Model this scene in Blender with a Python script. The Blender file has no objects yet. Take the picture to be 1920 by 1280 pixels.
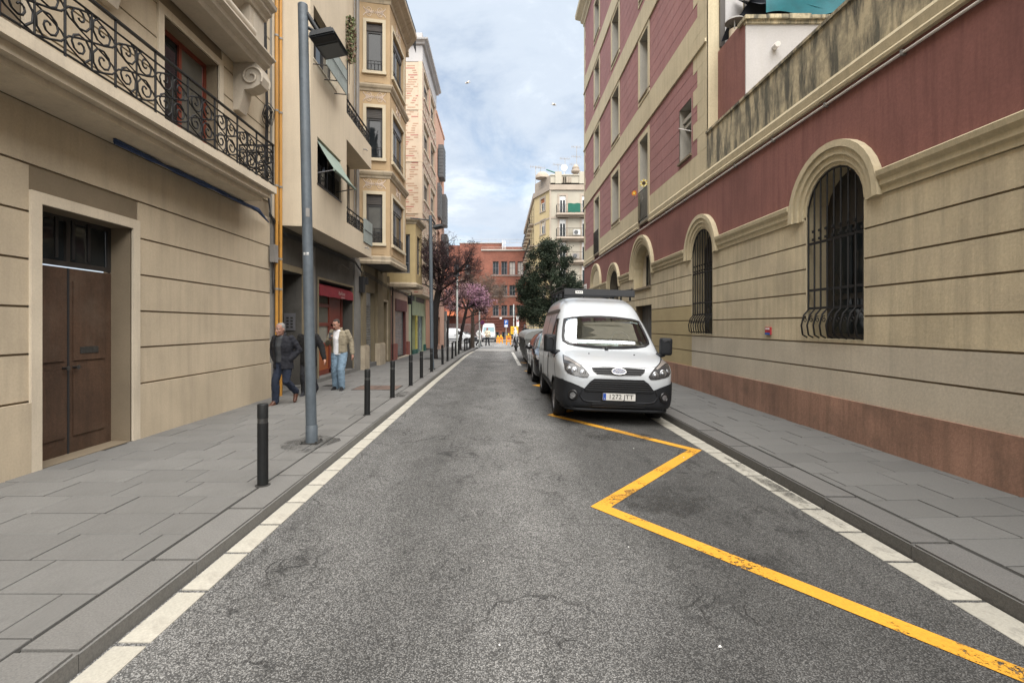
import bpy, bmesh, math, random
from mathutils import Vector, Matrix, noise
from mathutils.bvhtree import BVHTree
R = math.radians
PI = math.pi
rng = random.Random(7)
scene = bpy.context.scene
COL = scene.collection

# ------------------------------------------------------------------ camera, sky, sun, exposure
EYE = 1.62
cam_data = bpy.data.cameras.new('camera')
cam = bpy.data.objects.new('camera', cam_data)
COL.objects.link(cam)
cam.location = (0, 0, EYE)
cam.rotation_euler = (R(90), 0, 0)
cam_data.sensor_width = 36.0
cam_data.lens = 924 / 1920 * 36.0
cam_data.shift_x = 24 / 1920
cam_data.shift_y = -30 / 1920
cam_data.clip_start = 0.05
cam_data.clip_end = 2000
scene.camera = cam

SUN_ELEV, SUN_AZ = 60, 170      # azimuth clockwise from +Y; the disc is spread wide by thin cloud
world = bpy.data.worlds.new('World')
scene.world = world
world.use_nodes = True
wt = world.node_tree
wt.nodes.clear()
def wn(t, **kw):
    n = wt.nodes.new(t)
    for k, v in kw.items(): setattr(n, k, v)
    return n
w_out = wn('ShaderNodeOutputWorld')
w_bg = wn('ShaderNodeBackground')
w_sky = wn('ShaderNodeTexSky', sky_type='NISHITA', sun_disc=False, sun_elevation=R(SUN_ELEV), sun_rotation=R(SUN_AZ), air_density=1.0, dust_density=1.2, ozone_density=1.0)
w_tc = wn('ShaderNodeTexCoord')
w_sep = wn('ShaderNodeSeparateXYZ')
wt.links.new(w_tc.outputs['Generated'], w_sep.inputs[0])
def wmath(op, a, b=None, clamp=False):
    n = wn('ShaderNodeMath', operation=op, use_clamp=clamp)
    for i, v in enumerate((a, b)):
        if v is None: continue
        if isinstance(v, (int, float)): n.inputs[i].default_value = v
        else: wt.links.new(v, n.inputs[i])
    return n.outputs[0]
zz = wmath('ADD', wmath('MAXIMUM', w_sep.outputs[2], 0.0), 0.22)
cx = wmath('DIVIDE', w_sep.outputs[0], zz)
cy = wmath('DIVIDE', w_sep.outputs[1], zz)
w_cmb = wn('ShaderNodeCombineXYZ')
wt.links.new(cx, w_cmb.inputs[0]); wt.links.new(cy, w_cmb.inputs[1])
w_cmb.inputs[2].default_value = 3.7
def wnoise(scale, detail, rough, dist=0.0, off=(0, 0, 0)):
    m = wn('ShaderNodeMapping'); m.inputs['Location'].default_value = off
    wt.links.new(w_cmb.outputs[0], m.inputs[0])
    n = wn('ShaderNodeTexNoise'); n.inputs['Scale'].default_value = scale
    n.inputs['Detail'].default_value = detail; n.inputs['Roughness'].default_value = rough
    n.inputs['Distortion'].default_value = dist
    wt.links.new(m.outputs[0], n.inputs['Vector'])
    return n.outputs['Fac']
def wramp(fac, stops):
    r = wn('ShaderNodeValToRGB')
    r.color_ramp.interpolation = 'EASE'
    while len(r.color_ramp.elements) < len(stops): r.color_ramp.elements.new(0.5)
    for e, (p, c) in zip(r.color_ramp.elements, stops):
        e.position = p; e.color = (c[0], c[1], c[2], 1)
    wt.links.new(fac, r.inputs[0])
    return r.outputs[0]
cover = wramp(wnoise(1.35, 8, 0.60, 0.35, (0.35, 0.2, 0)), [(0.22, (0, 0, 0)), (0.50, (1, 1, 1))])
shade = wramp(wnoise(2.5, 9, 0.62, 0.35, (4.1, 1.3, 2)), [(0.30, (3.0, 3.5, 4.2)), (0.50, (3.65, 4.1, 4.7)), (0.68, (4.9, 5.3, 5.75))])
w_mix = wn('ShaderNodeMix', data_type='RGBA')
wt.links.new(cover, w_mix.inputs['Factor'])
w_gain = wn('ShaderNodeMix', data_type='RGBA', blend_type='MULTIPLY')
w_gain.inputs['Factor'].default_value = 1.0
wt.links.new(w_sky.outputs[0], w_gain.inputs['A'])
w_gain.inputs['B'].default_value = (1.0, 0.98, 0.92, 1)
wt.links.new(w_gain.outputs['Result'], w_mix.inputs['A'])
wt.links.new(shade, w_mix.inputs['B'])
wt.links.new(w_mix.outputs['Result'], w_bg.inputs['Color'])
w_bg.inputs['Strength'].default_value = 0.06
wt.links.new(w_bg.outputs[0], w_out.inputs[0])

sun_d = bpy.data.lights.new('sun', 'SUN')
sun_d.energy = 3.1
sun_d.angle = R(88)
sun_d.color = (1.0, 0.95, 0.88)
sun = bpy.data.objects.new('sun', sun_d)
COL.objects.link(sun)
az = R(SUN_AZ)
sdir = Vector((math.sin(az) * math.cos(R(SUN_ELEV)), math.cos(az) * math.cos(R(SUN_ELEV)), math.sin(R(SUN_ELEV))))
sun.rotation_euler = (-sdir).to_track_quat('-Z', 'Y').to_euler()
sun.location = (0, -5, 40)

scene.view_settings.view_transform = 'Standard'
scene.view_settings.look = 'None'
scene.view_settings.gamma = 1
scene.view_settings.use_curve_mapping = False
scene.view_settings.exposure = 1.78
scene.cycles.max_bounces = 6
scene.cycles.diffuse_bounces = 4
scene.cycles.glossy_bounces = 3
scene.cycles.transparent_max_bounces = 16
scene.cycles.caustics_reflective = False
scene.cycles.caustics_refractive = False

# ------------------------------------------------------------------ materials
def lin(c):
    c = c / 255.0
    return c / 12.92 if c <= 0.04045 else ((c + 0.055) / 1.055) ** 2.4
def rgb(r, g, b, k=1.0): return (lin(r) * k, lin(g) * k, lin(b) * k)
_m = {}
def mat(name, col, rough=0.8, var=0.12, vscale=1.5, fine=0.06, fscale=40, streak=0.0, sscale=2.5, scol=None, bump=0.0, bscale=60, metal=0.0,
        coat=0.0, spec=0.5, rand=0.0, dirt=0.0, dcol=(0.05, 0.045, 0.04), dscale=0.8, dlo=0.5, dhi=0.72, slo=0.5, shi=0.75, spots=0.0, sz=0.22):
    """A weathered surface: slow tone changes, fine grain, optional streaks that run down it, optional stains, per-object tone."""
    m = bpy.data.materials.new(name); m.use_nodes = True
    nt = m.node_tree; N = nt.nodes; L = nt.links
    bs = N['Principled BSDF']
    bs.inputs['Roughness'].default_value = rough
    bs.inputs['Metallic'].default_value = metal
    bs.inputs['Coat Weight'].default_value = coat
    bs.inputs['Specular IOR Level'].default_value = spec
    tc = N.new('ShaderNodeTexCoord')
    def noise_n(scale, detail=5, rough_=0.6, vec=None, sx=(1, 1, 1)):
        mp = N.new('ShaderNodeMapping'); mp.inputs['Scale'].default_value = sx
        L.new(tc.outputs['Object'], mp.inputs[0])
        n = N.new('ShaderNodeTexNoise'); n.inputs['Scale'].default_value = scale
        n.inputs['Detail'].default_value = detail; n.inputs['Roughness'].default_value = rough_
        L.new(mp.outputs[0], n.inputs['Vector'])
        return n.outputs['Fac']
    def rng_(f, lo, hi, a, b):
        r = N.new('ShaderNodeMapRange'); r.inputs[1].default_value = lo; r.inputs[2].default_value = hi
        r.inputs[3].default_value = a; r.inputs[4].default_value = b
        L.new(f, r.inputs[0]); return r.outputs[0]
    def mul(a, b):
        n = N.new('ShaderNodeMath'); n.operation = 'MULTIPLY'
        for i, v in enumerate((a, b)):
            if isinstance(v, (int, float)): n.inputs[i].default_value = v
            else: L.new(v, n.inputs[i])
        return n.outputs[0]
    f = None
    if var: f = rng_(noise_n(vscale), 0.3, 0.7, 1 - var, 1 + var)
    if fine:
        g = rng_(noise_n(fscale, 3), 0.3, 0.7, 1 - fine, 1 + fine)
        f = g if f is None else mul(f, g)
    if rand:
        oi = N.new('ShaderNodeObjectInfo')
        g = rng_(oi.outputs['Random'], 0, 1, 1 - rand, 1 + rand)
        f = g if f is None else mul(f, g)
    base = None
    if f is not None:
        vm = N.new('ShaderNodeVectorMath'); vm.operation = 'SCALE'
        vm.inputs[0].default_value = col
        L.new(f, vm.inputs['Scale'])
        base = vm.outputs[0]
    def over(base, fac, c):
        mx = N.new('ShaderNodeMix'); mx.data_type = 'RGBA'
        L.new(fac, mx.inputs['Factor'])
        if base is None: mx.inputs['A'].default_value = (*col, 1)
        else: L.new(base, mx.inputs['A'])
        mx.inputs['B'].default_value = (*c, 1)
        return mx.outputs['Result']
    if streak:
        s = rng_(noise_n(sscale, 6, 0.65, sx=(3.0, 3.0, sz)), slo, shi, 0, streak)
        base = over(base, s, scol or dcol)
    if dirt:
        s = rng_(noise_n(dscale, 8, 0.68), dlo, dhi, 0, dirt)
        base = over(base, s, dcol)
    if spots:
        v = N.new('ShaderNodeTexVoronoi'); v.inputs['Scale'].default_value = 3.2; L.new(tc.outputs['Object'], v.inputs['Vector'])
        base = over(base, rng_(v.outputs['Distance'], 0.05, 0.085, spots, 0), dcol)
    if base is None: bs.inputs['Base Color'].default_value = (*col, 1)
    else: L.new(base, bs.inputs['Base Color'])
    if bump:
        bp = N.new('ShaderNodeBump'); bp.inputs['Strength'].default_value = bump; bp.inputs['Distance'].default_value = 0.01
        L.new(noise_n(bscale, 4), bp.inputs['Height'])
        L.new(bp.outputs[0], bs.inputs['Normal'])
    _m[name] = m
    return m
def flat(name, col, rough=0.5, metal=0.0, coat=0.0, spec=0.5, emit=None):
    return mat(name, col, rough, var=0, fine=0, metal=metal, coat=coat, spec=spec)

# walls
M_CREAM = mat('cream_stucco', (0.53, 0.455, 0.345), 0.9, 0.1, 0.8, 0.05, 50, slo=.46, streak=0.4, scol=(0.40, 0.34, 0.26), bump=0.15, dirt=0.15, dcol=(0.36, 0.31, 0.25))
M_BEIGE = mat('beige_stone_stucco', (0.47, 0.395, 0.29), 0.9, 0.13, 0.9, 0.06, 45, slo=.46, streak=0.4, scol=(0.30, 0.25, 0.19), bump=0.2)
M_TRIM_PALE = mat('pale_stone_trim', (0.56, 0.49, 0.385), 0.85, 0.1, 2, 0.06, 50, streak=0.3, scol=(0.25, 0.21, 0.17), bump=0.15)
M_BAROQUE = mat('grey_beige_cast_stone', (0.45, 0.40, 0.33), 0.85, 0.1, 2, 0.06, 40, streak=0.25, scol=(0.22, 0.19, 0.16), bump=0.15)
M_OCHRE = mat('ochre_stucco', (0.44, 0.32, 0.19), 0.9, 0.1, 1.2, 0.05, 45, streak=0.3, scol=(0.30, 0.21, 0.12), bump=0.15)
M_OCHRE2 = mat('yellow_ochre_stucco', (0.46, 0.36, 0.19), 0.9, 0.1, 1.2, 0.05, 45, streak=0.3, scol=(0.28, 0.22, 0.12), bump=0.15)
M_OCHRE_TRIM = mat('weathered_cornice', (0.44, 0.37, 0.27), 0.88, 0.15, 2, 0.08, 50, streak=0.55, scol=(0.13, 0.11, 0.09), bump=0.2)
M_PALE_SURR = mat('window_surround_paint', (0.56, 0.49, 0.36), 0.85, 0.06, 2, 0.04, 50)
M_SCROLL = mat('scroll_relief_paint', (0.62, 0.52, 0.44), 0.85, 0.06, 3, 0.04, 50)
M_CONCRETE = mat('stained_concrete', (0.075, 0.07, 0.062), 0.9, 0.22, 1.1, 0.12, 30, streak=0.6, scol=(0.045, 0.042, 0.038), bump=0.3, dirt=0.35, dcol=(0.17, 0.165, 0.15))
M_GREYSTONE = mat('grey_pilaster_stone', (0.19, 0.185, 0.175), 0.88, 0.2, 1.5, 0.1, 35, streak=0.4, scol=(0.10, 0.095, 0.09), bump=0.25)
M_COLUMN = mat('olive_stucco', (0.20, 0.165, 0.105), 0.9, 0.14, 1.6, 0.08, 35, streak=0.4, scol=(0.14, 0.115, 0.08), bump=0.2)
M_PLINTH = mat('worn_plinth_stone', (0.40, 0.34, 0.255), 0.85, 0.2, 2.5, 0.1, 35, streak=0.35, scol=(0.2, 0.16, 0.12), bump=0.3)
M_PINK = mat('pink_stucco', (0.52, 0.36, 0.27), 0.9, 0.1, 1.4, 0.05, 40, streak=0.3, scol=(0.3, 0.22, 0.17), bump=0.15)
M_MAROON = mat('maroon_paint', (0.15, 0.045, 0.04), 0.7, 0.15, 2, 0.06, 40)
M_REDBASE = mat('faded_red_base', (0.30, 0.115, 0.09), 0.85, 0.2, 3, 0.08, 30)
M_GREENP = mat('pale_green_paint', (0.46, 0.52, 0.34), 0.8, 0.12, 2, 0.06, 40, streak=0.35, scol=(0.25, 0.26, 0.18), bump=0.1)
M_YELLOWP = mat('yellow_paint', (0.62, 0.54, 0.13), 0.7, 0.12, 2.5, 0.06, 30)
M_TEAL = mat('dark_teal_paint', (0.03, 0.12, 0.095), 0.7, 0.15, 2, 0.06, 30)
M_SHUT_TEAL = mat('grafittied_shutter', (0.30, 0.38, 0.38), 0.6, 0.15, 2, 0.1, 25, dirt=0.75, dcol=(0.10, 0.10, 0.12), dscale=3.5, dlo=0.5, dhi=0.56)
M_SHUT_GREY = mat('grey_roller_shutter', (0.26, 0.26, 0.25), 0.55, 0.15, 2, 0.1, 25, dirt=0.55, dcol=(0.11, 0.11, 0.11), dscale=4.0, dlo=0.5, dhi=0.58, metal=0.2)
M_SALMON = mat('salmon_render', (0.48, 0.285, 0.205), 0.88, 0.07, 1, 0.04, 30, streak=0.15, scol=(0.3, 0.18, 0.13))
M_CREAMBRICK = mat('cream_glazed_brick', (0.455, 0.36, 0.265), 0.6, 0.07, 1.5, 0.05, 30, streak=0.15, scol=(0.4, 0.3, 0.22))
M_BRICKRED = mat('red_glazed_brick', (0.33, 0.115, 0.09), 0.6, 0.15, 3, 0.05, 30)
M_BRICKTAN = mat('tan_glazed_brick', (0.33, 0.20, 0.13), 0.6, 0.15, 3, 0.05, 30)
M_WHITE_WALL = mat('white_painted_render', (0.42, 0.41, 0.41), 0.85, 0.08, 1.2, 0.05, 30, streak=0.35, scol=(0.38, 0.36, 0.33), bump=0.3, bscale=25)
M_RED = mat('dusky_red_stucco', (0.30, 0.146, 0.141), 0.92, 0.14, 0.9, 0.12, 28, streak=0.5, scol=(0.38, 0.23, 0.225), sscale=6.5, slo=.44, shi=.72, bump=0.35, bscale=70)
M_RED2 = mat('dusky_red_stucco_lower', (0.215, 0.093, 0.080), 0.92, 0.16, 0.8, 0.10, 28, streak=0.55, scol=(0.115, 0.045, 0.042), sscale=4.0, slo=.46, bump=0.3, bscale=70)
M_SAND = mat('sand_stucco', (0.53, 0.46, 0.315), 0.92, 0.14, 0.8, 0.07, 35, slo=.46, streak=0.5, scol=(0.30, 0.26, 0.18), bump=0.3, bscale=60, dirt=0.35, dcol=(0.33, 0.30, 0.22))
M_SAND_OLD = mat('sand_stucco_mouldy', (0.50, 0.43, 0.29), 0.95, 0.14, 0.8, 0.1, 30, streak=0.95, sscale=1.9, sz=0.6, slo=.44, shi=.60, scol=(0.075, 0.073, 0.06), bump=0.4, bscale=40, dirt=0.8, dcol=(0.15, 0.14, 0.105), dscale=3.2, dlo=.44, dhi=.66)
M_SAND_BLK = mat('sand_stucco_block', (0.54, 0.465, 0.325), 0.92, 0.17, 1.1, 0.09, 30, slo=.45, streak=0.6, scol=(0.27, 0.235, 0.17), bump=0.35, bscale=55, dirt=0.4, dcol=(0.34, 0.29, 0.23), dscale=0.9, rand=0.05)
M_SAND_OLIVE = mat('olive_repaired_stucco', (0.41, 0.335, 0.19), 0.92, 0.1, 1.2, 0.07, 30, bump=0.3, bscale=55)
M_SAND_GREY = mat('grey_repaired_stucco', (0.50, 0.45, 0.365), 0.92, 0.1, 1.2, 0.09, 30, streak=0.35, scol=(0.32, 0.29, 0.24), bump=0.3, bscale=55)
M_TERRA = mat('terracotta_plinth', (0.31, 0.18, 0.13), 0.9, 0.25, 1.1, 0.14, 30, slo=.44, streak=0.65, scol=(0.13, 0.085, 0.06), bump=0.35, dirt=0.55, dcol=(0.09, 0.07, 0.055), dscale=1.8)
M_GROOVE = mat('brown_groove_mortar', (0.20, 0.16, 0.11), 0.95, 0.1, 2, 0.05, 40)  # dark brown mortar of the recessed joints, also used on sills
M_GROOVE_R = mat('red_groove_mortar', (0.085, 0.03, 0.03), 0.95, 0.1, 2, 0.05, 40)
M_REVEAL = mat('grey_window_reveal', (0.40, 0.38, 0.335), 0.9, 0.1, 1.5, 0.06, 35, streak=0.2, scol=(0.25, 0.24, 0.21))
M_GBRICK = None
M_DARKIN = mat('dark_interior', (0.022, 0.022, 0.024), 0.95, 0.1, 2, 0, 1)
# metals, glass, cloth
M_IRON = mat('black_iron', (0.011, 0.011, 0.012), 0.6, 0.1, 4, 0.05, 40, metal=0.3)
M_POLE = mat('blue_grey_pole_paint', (0.085, 0.105, 0.125), 0.5, 0.14, 2.0, 0.12, 18, streak=0.25, scol=(0.15, 0.17, 0.18), bump=0.06)
M_POLE_LT = mat('galvanised_pole', (0.26, 0.27, 0.26), 0.55, 0.12, 3, 0.06, 30, metal=0.3)
M_BOLLARD = mat('black_bollard_iron', (0.011, 0.012, 0.0125), 0.6, 0.15, 4, 0.12, 35, spec=0.3)
M_STEEL_BAND = mat('steel_band', (0.075, 0.075, 0.074), 0.45, 0.2, 14, 0.2, 30, metal=0.6)
M_LAMP = mat('lamp_dark_metal', (0.018, 0.021, 0.025), 0.5, 0.1, 4, 0.05, 30)
M_LAMPGLASS = flat('lamp_grey_glass', (0.10, 0.105, 0.105), 0.25)
def glass_mat(name, base, rough=0.04, spec=0.32):
    m = mat(name, base, rough, var=0.35, vscale=0.7, fine=0, spec=spec, coat=0.0)
    return m
M_GLASS = glass_mat('window_glass', (0.018, 0.022, 0.025))
M_GLASS_B = glass_mat('window_glass_curtained', (0.12, 0.115, 0.10), 0.08)
M_GLASS_BLUE = glass_mat('far_window_glass', (0.025, 0.03, 0.034), 0.25, 0.25)
M_FRAME_DK = mat('dark_aluminium_frame', (0.028, 0.025, 0.024), 0.5, 0.08, 4, 0.04, 30)
M_FRAME_GREY = mat('grey_aluminium_frame', (0.13, 0.13, 0.14), 0.45, 0.08, 4, 0.04, 30)
M_FRAME_WHT = mat('white_window_frame', (0.68, 0.68, 0.66), 0.5, 0.06, 4, 0.04, 30)
M_SHUT_BOX = mat('brown_shutter_slats', (0.055, 0.047, 0.042), 0.6, 0.1, 3, 0.05, 30)
M_LOUVRE = mat('grey_louvre_metal', (0.11, 0.115, 0.12), 0.55, 0.1, 3, 0.05, 30)
M_GREENAWN = mat('sage_green_canvas', (0.21, 0.265, 0.23), 0.9, 0.12, 3, 0.06, 60, bump=0.1)
M_REDAWN = mat('red_canvas', (0.19, 0.014, 0.024), 0.8, 0.15, 2.5, 0.06, 60, bump=0.1)
M_MESH_PANEL = mat('reed_screen_panel', (0.24, 0.275, 0.265), 0.6, 0.12, 3, 0.08, 60)
M_WOODRED = mat('red_brown_wood', (0.15, 0.028, 0.014), 0.55, 0.15, 3, 0.1, 30)
M_WOODOR = mat('orange_varnished_wood', (0.30, 0.085, 0.02), 0.5, 0.18, 3, 0.1, 30)
M_DOORBROWN = mat('weathered_brown_door', (0.075, 0.042, 0.026), 0.65, 0.25, 2.2, 0.2, 40, streak=0.6, slo=.42, scol=(0.03, 0.018, 0.012), sscale=5, bump=0.2, dirt=0.5, dcol=(0.13, 0.10, 0.075), dscale=1.4)
M_PIPE = mat('yellow_gas_pipe', (0.44, 0.215, 0.035), 0.55, 0.12, 3, 0.06, 30, streak=0.35, scol=(0.2, 0.11, 0.05))
M_PIPE_GREY = mat('grey_pipe', (0.22, 0.21, 0.20), 0.6, 0.15, 3, 0.06, 30)
M_CABLE = flat('black_cable', (0.012, 0.012, 0.013), 0.7)
M_CABLE_B = flat('blue_cable', (0.03, 0.06, 0.15), 0.7)
M_WHITE_CONDUIT = mat('white_conduit', (0.60, 0.58, 0.56), 0.6, 0.1, 3, 0.05, 30)
M_TEALTARP = mat('teal_tarpaulin', (0.006, 0.115, 0.145), 0.6, 0.25, 2.5, 0.06, 30, bump=0.2, bscale=12)
M_NAVY = mat('navy_tarpaulin', (0.008, 0.012, 0.022), 0.8, 0.2, 2, 0.06, 30)
M_RUST = mat('rusty_cover', (0.125, 0.085, 0.068), 0.8, 0.25, 5, 0.15, 30, bump=0.3, bscale=60)
M_WHITE = flat('white_sign_paint', (0.75, 0.75, 0.74), 0.5)
M_SIGNRED = flat('sign_red', (0.40, 0.03, 0.04), 0.5)
M_SIGNBLUE = flat('sign_blue', (0.02, 0.10, 0.38), 0.5)
M_SIGNYEL = flat('sign_yellow', (0.75, 0.52, 0.02), 0.5)
M_ORANGE = mat('orange_barrier_plastic', (0.55, 0.22, 0.012), 0.5, 0.1, 4, 0.05, 20)

# ------------------------------------------------------------------ geometry helpers
class MB:
    """Collects boxes, tubes and sheets, then links them as one mesh object."""
    def __init__(s): s.v = []; s.f = []; s.sm = []
    def add(s, vs, fs, smooth=False):
        o = len(s.v); s.v.extend([tuple(p) for p in vs])
        for f in fs: s.f.append(tuple(i + o for i in f)); s.sm.append(smooth)
    def box(s, a, b):
        x0, y0, z0 = a; x1, y1, z1 = b
        s.add([(x0,y0,z0),(x1,y0,z0),(x1,y1,z0),(x0,y1,z0),(x0,y0,z1),(x1,y0,z1),(x1,y1,z1),(x0,y1,z1)],
              [(0,3,2,1),(4,5,6,7),(0,1,5,4),(1,2,6,5),(2,3,7,6),(3,0,4,7)])
    def cbox(s, c, d, rot=None):
        hx, hy, hz = d[0]/2, d[1]/2, d[2]/2
        P = [Vector(p) for p in ((-hx,-hy,-hz),(hx,-hy,-hz),(hx,hy,-hz),(-hx,hy,-hz),(-hx,-hy,hz),(hx,-hy,hz),(hx,hy,hz),(-hx,hy,hz))]
        if rot is not None: P = [rot @ p for p in P]
        s.add([p + Vector(c) for p in P], [(0,3,2,1),(4,5,6,7),(0,1,5,4),(1,2,6,5),(2,3,7,6),(3,0,4,7)])
    def fbox(s, F, u0, u1, z0, z1, d0, d1):
        P = [F.P(u, z, d) for z in (z0, z1) for u, d in ((u0,d0),(u1,d0),(u1,d1),(u0,d1))]
        s.add(P, [(0,3,2,1),(4,5,6,7),(0,1,5,4),(1,2,6,5),(2,3,7,6),(3,0,4,7)])
    def quad(s, a, b, c, d): s.add([a, b, c, d], [(0, 1, 2, 3)])
    def poly(s, pts): s.add(pts, [tuple(range(len(pts)))])
    def tube(s, path, r, n=6, closed=False, caps=True, smooth=True):
        path = [Vector(p) for p in path]
        m = len(path)
        if m < 2: return
        rs = r if isinstance(r, (list, tuple)) else [r] * m
        vs = []; prev = None
        for i in range(m):
            if closed: t = path[(i+1) % m] - path[i-1]
            else: t = path[min(i+1, m-1)] - path[max(i-1, 0)]
            if t.length < 1e-9: t = Vector((0,0,1))
            t.normalize()
            if prev is None:
                a = Vector((0,0,1)) if abs(t.z) < 0.9 else Vector((1,0,0))
                x = t.cross(a).normalized()
            else:
                x = prev - t * prev.dot(t)
                x = x.normalized() if x.length > 1e-6 else t.orthogonal().normalized()
            prev = x
            y = t.cross(x)
            for k in range(n):
                an = 2*PI*k/n
                vs.append(path[i] + (x*math.cos(an) + y*math.sin(an)) * rs[i])
        fs = []
        seg = m if closed else m-1
        for i in range(seg):
            j = (i+1) % m
            for k in range(n):
                k2 = (k+1) % n
                fs.append((i*n+k, i*n+k2, j*n+k2, j*n+k))
        s.add(vs, fs, smooth)
        if caps and not closed:
            s.add(vs[:n], [tuple(reversed(range(n)))]); s.add(vs[-n:], [tuple(range(n))])
    def lathe(s, c, prof, n=16, axis='z', smooth=True, caps=True):
        """prof: list of (radius, height) along the axis from c."""
        vs = []
        for r, h in prof:
            for k in range(n):
                a = 2*PI*k/n; p, q = r*math.cos(a), r*math.sin(a)
                v = (p,q,h) if axis=='z' else ((h,p,q) if axis=='x' else (p,h,q))
                vs.append((c[0]+v[0], c[1]+v[1], c[2]+v[2]))
        fs = []
        for i in range(len(prof)-1):
            for k in range(n):
                k2 = (k+1)%n
                fs.append((i*n+k, i*n+k2, (i+1)*n+k2, (i+1)*n+k))
        s.add(vs, fs, smooth)
        if caps:
            s.add(vs[:n], [tuple(reversed(range(n)))]); s.add(vs[-n:], [tuple(range(n))])
    def extrude_poly(s, pts2, fn0, fn1):
        """prism between two images of the 2D outline pts2."""
        a = [fn0(p) for p in pts2]; b = [fn1(p) for p in pts2]; n = len(a)
        s.add(a + b, [tuple(range(n)), tuple(reversed(range(n, 2*n)))] + [(i, n+i, n+(i+1)%n, (i+1)%n) for i in range(n)])
    def sweep(s, path, prof, closed=False):
        """prof points (out, z) carried along a horizontal path with mitred corners; out is to the right of travel."""
        m = len(path); P = [Vector((p[0], p[1], 0)) for p in path]; rings = []
        for i in range(m):
            def nrm(a, b):
                t = (b - a).normalized(); return Vector((t.y, -t.x, 0))
            ns = []
            if i > 0: ns.append(nrm(P[i-1], P[i]))
            if i < m-1: ns.append(nrm(P[i], P[i+1]))
            nn = ns[0] if len(ns) == 1 else (ns[0]+ns[1]).normalized()
            k = 1.0 if len(ns) == 1 else 1/max(0.3, nn.dot(ns[0]))
            rings.append([(P[i].x + nn.x*o*k, P[i].y + nn.y*o*k, z) for o, z in prof])
        n = len(prof); vs = [p for r_ in rings for p in r_]; fs = []
        for i in range(m-1):
            for k in range(n):
                k2 = (k+1) % n
                fs.append((i*n+k, (i+1)*n+k, (i+1)*n+k2, i*n+k2))
        fs.append(tuple(range(n))); fs.append(tuple(reversed(range((m-1)*n, m*n))))
        s.add(vs, fs)
    def mesh(s, name, mats, recalc=True):
        me = bpy.data.meshes.new(name)
        me.from_pydata(s.v, [], s.f)
        me.polygons.foreach_set('use_smooth', s.sm)
        if recalc:
            bm = bmesh.new(); bm.from_mesh(me)
            bmesh.ops.recalc_face_normals(bm, faces=bm.faces)
            bm.to_mesh(me); bm.free()
        for m in (mats if isinstance(mats, (list, tuple)) else [mats]): me.materials.append(m)
        me.update()
        return me
    def build(s, name, m, parent=None, recalc=True):
        return link(name, s.mesh(name, m, recalc), parent)

def link(name, me, parent=None):
    o = bpy.data.objects.new(name, me); COL.objects.link(o)
    if parent is not None: adopt(o, parent)
    return o
def wm(o):
    """world matrix from the parent chain, without waiting for the depsgraph."""
    return (wm(o.parent) @ o.matrix_parent_inverse if o.parent is not None else Matrix.Identity(4)) @ o.matrix_basis
def adopt(o, parent):
    inv = wm(parent).inverted()
    o.parent = parent
    o.matrix_parent_inverse = inv
def tag(o, label=None, cat=None, group=None, kind=None):
    if label: o['label'] = label
    if cat: o['category'] = cat
    if group: o['group'] = group
    if kind: o['kind'] = kind
    return o
def thing(name, label, cat, loc=(0,0,0), group=None, rot=None):
    o = bpy.data.objects.new(name, None); COL.objects.link(o)
    o.location = loc; o.empty_display_size = 0.1
    if rot is not None: o.rotation_euler = rot
    return tag(o, label, cat, group)
_kid_cache = {}
def copy_tree(root, loc=None, rotz=None, label=None):
    """a copy of a thing with copies of its parts and sub-parts."""
    def tree(o):
        if o.name not in _kid_cache: _kid_cache[o.name] = [c for c in bpy.data.objects if c.parent == o]
        return _kid_cache[o.name]
    def cp(o, parent):
        c = o.copy(); COL.objects.link(c)
        if parent is not None:
            inv = o.matrix_parent_inverse.copy(); c.parent = parent; c.matrix_parent_inverse = inv
        for ch in list(tree(o)): cp(ch, c)
        return c
    r = cp(root, None)
    if loc is not None: r.location = loc
    if rotz is not None: r.rotation_euler = (0, 0, rotz)
    if label: r['label'] = label
    return r
def text_mesh(body, size, depth=0.002, align='CENTER', shear=0.0, space=1.0):
    cu = bpy.data.curves.new('lettering', 'FONT'); cu.body = body; cu.size = size; cu.extrude = depth
    cu.align_x = align; cu.align_y = 'CENTER'; cu.shear = shear; cu.space_character = space
    o = bpy.data.objects.new('lettering', cu); COL.objects.link(o)
    dg = bpy.context.evaluated_depsgraph_get()
    me = bpy.data.meshes.new_from_object(o.evaluated_get(dg))
    bpy.data.objects.remove(o)
    return me
def put_text(name, body, size, m, basis, origin, parent, **kw):
    """flat lettering: basis = (right, up) world vectors."""
    me = text_mesh(body, size, **kw)
    rt, up = Vector(basis[0]).normalized(), Vector(basis[1]).normalized(); nn = rt.cross(up)
    M = Matrix(((rt.x,up.x,nn.x,origin[0]),(rt.y,up.y,nn.y,origin[1]),(rt.z,up.z,nn.z,origin[2]),(0,0,0,1)))
    me.transform(M); me.materials.clear(); me.materials.append(m)
    return link(name, me, parent)

class Frame:
    """a facade plane: u runs along it, z up, d outwards."""
    def __init__(s, o, d, n):
        s.o = Vector((o[0], o[1], 0)); s.d = Vector((d[0], d[1], 0)).normalized(); s.n = Vector((n[0], n[1], 0)).normalized()
    def P(s, u, z, d=0.0):
        p = s.o + s.d*u + s.n*d; return Vector((p.x, p.y, z))
def seg_frame(a, b, side):
    d = Vector((b[0]-a[0], b[1]-a[1], 0)); L = d.length; d.normalize()
    n = Vector((d.y, -d.x, 0)) * side
    return Frame(a, d, n), L

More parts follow.
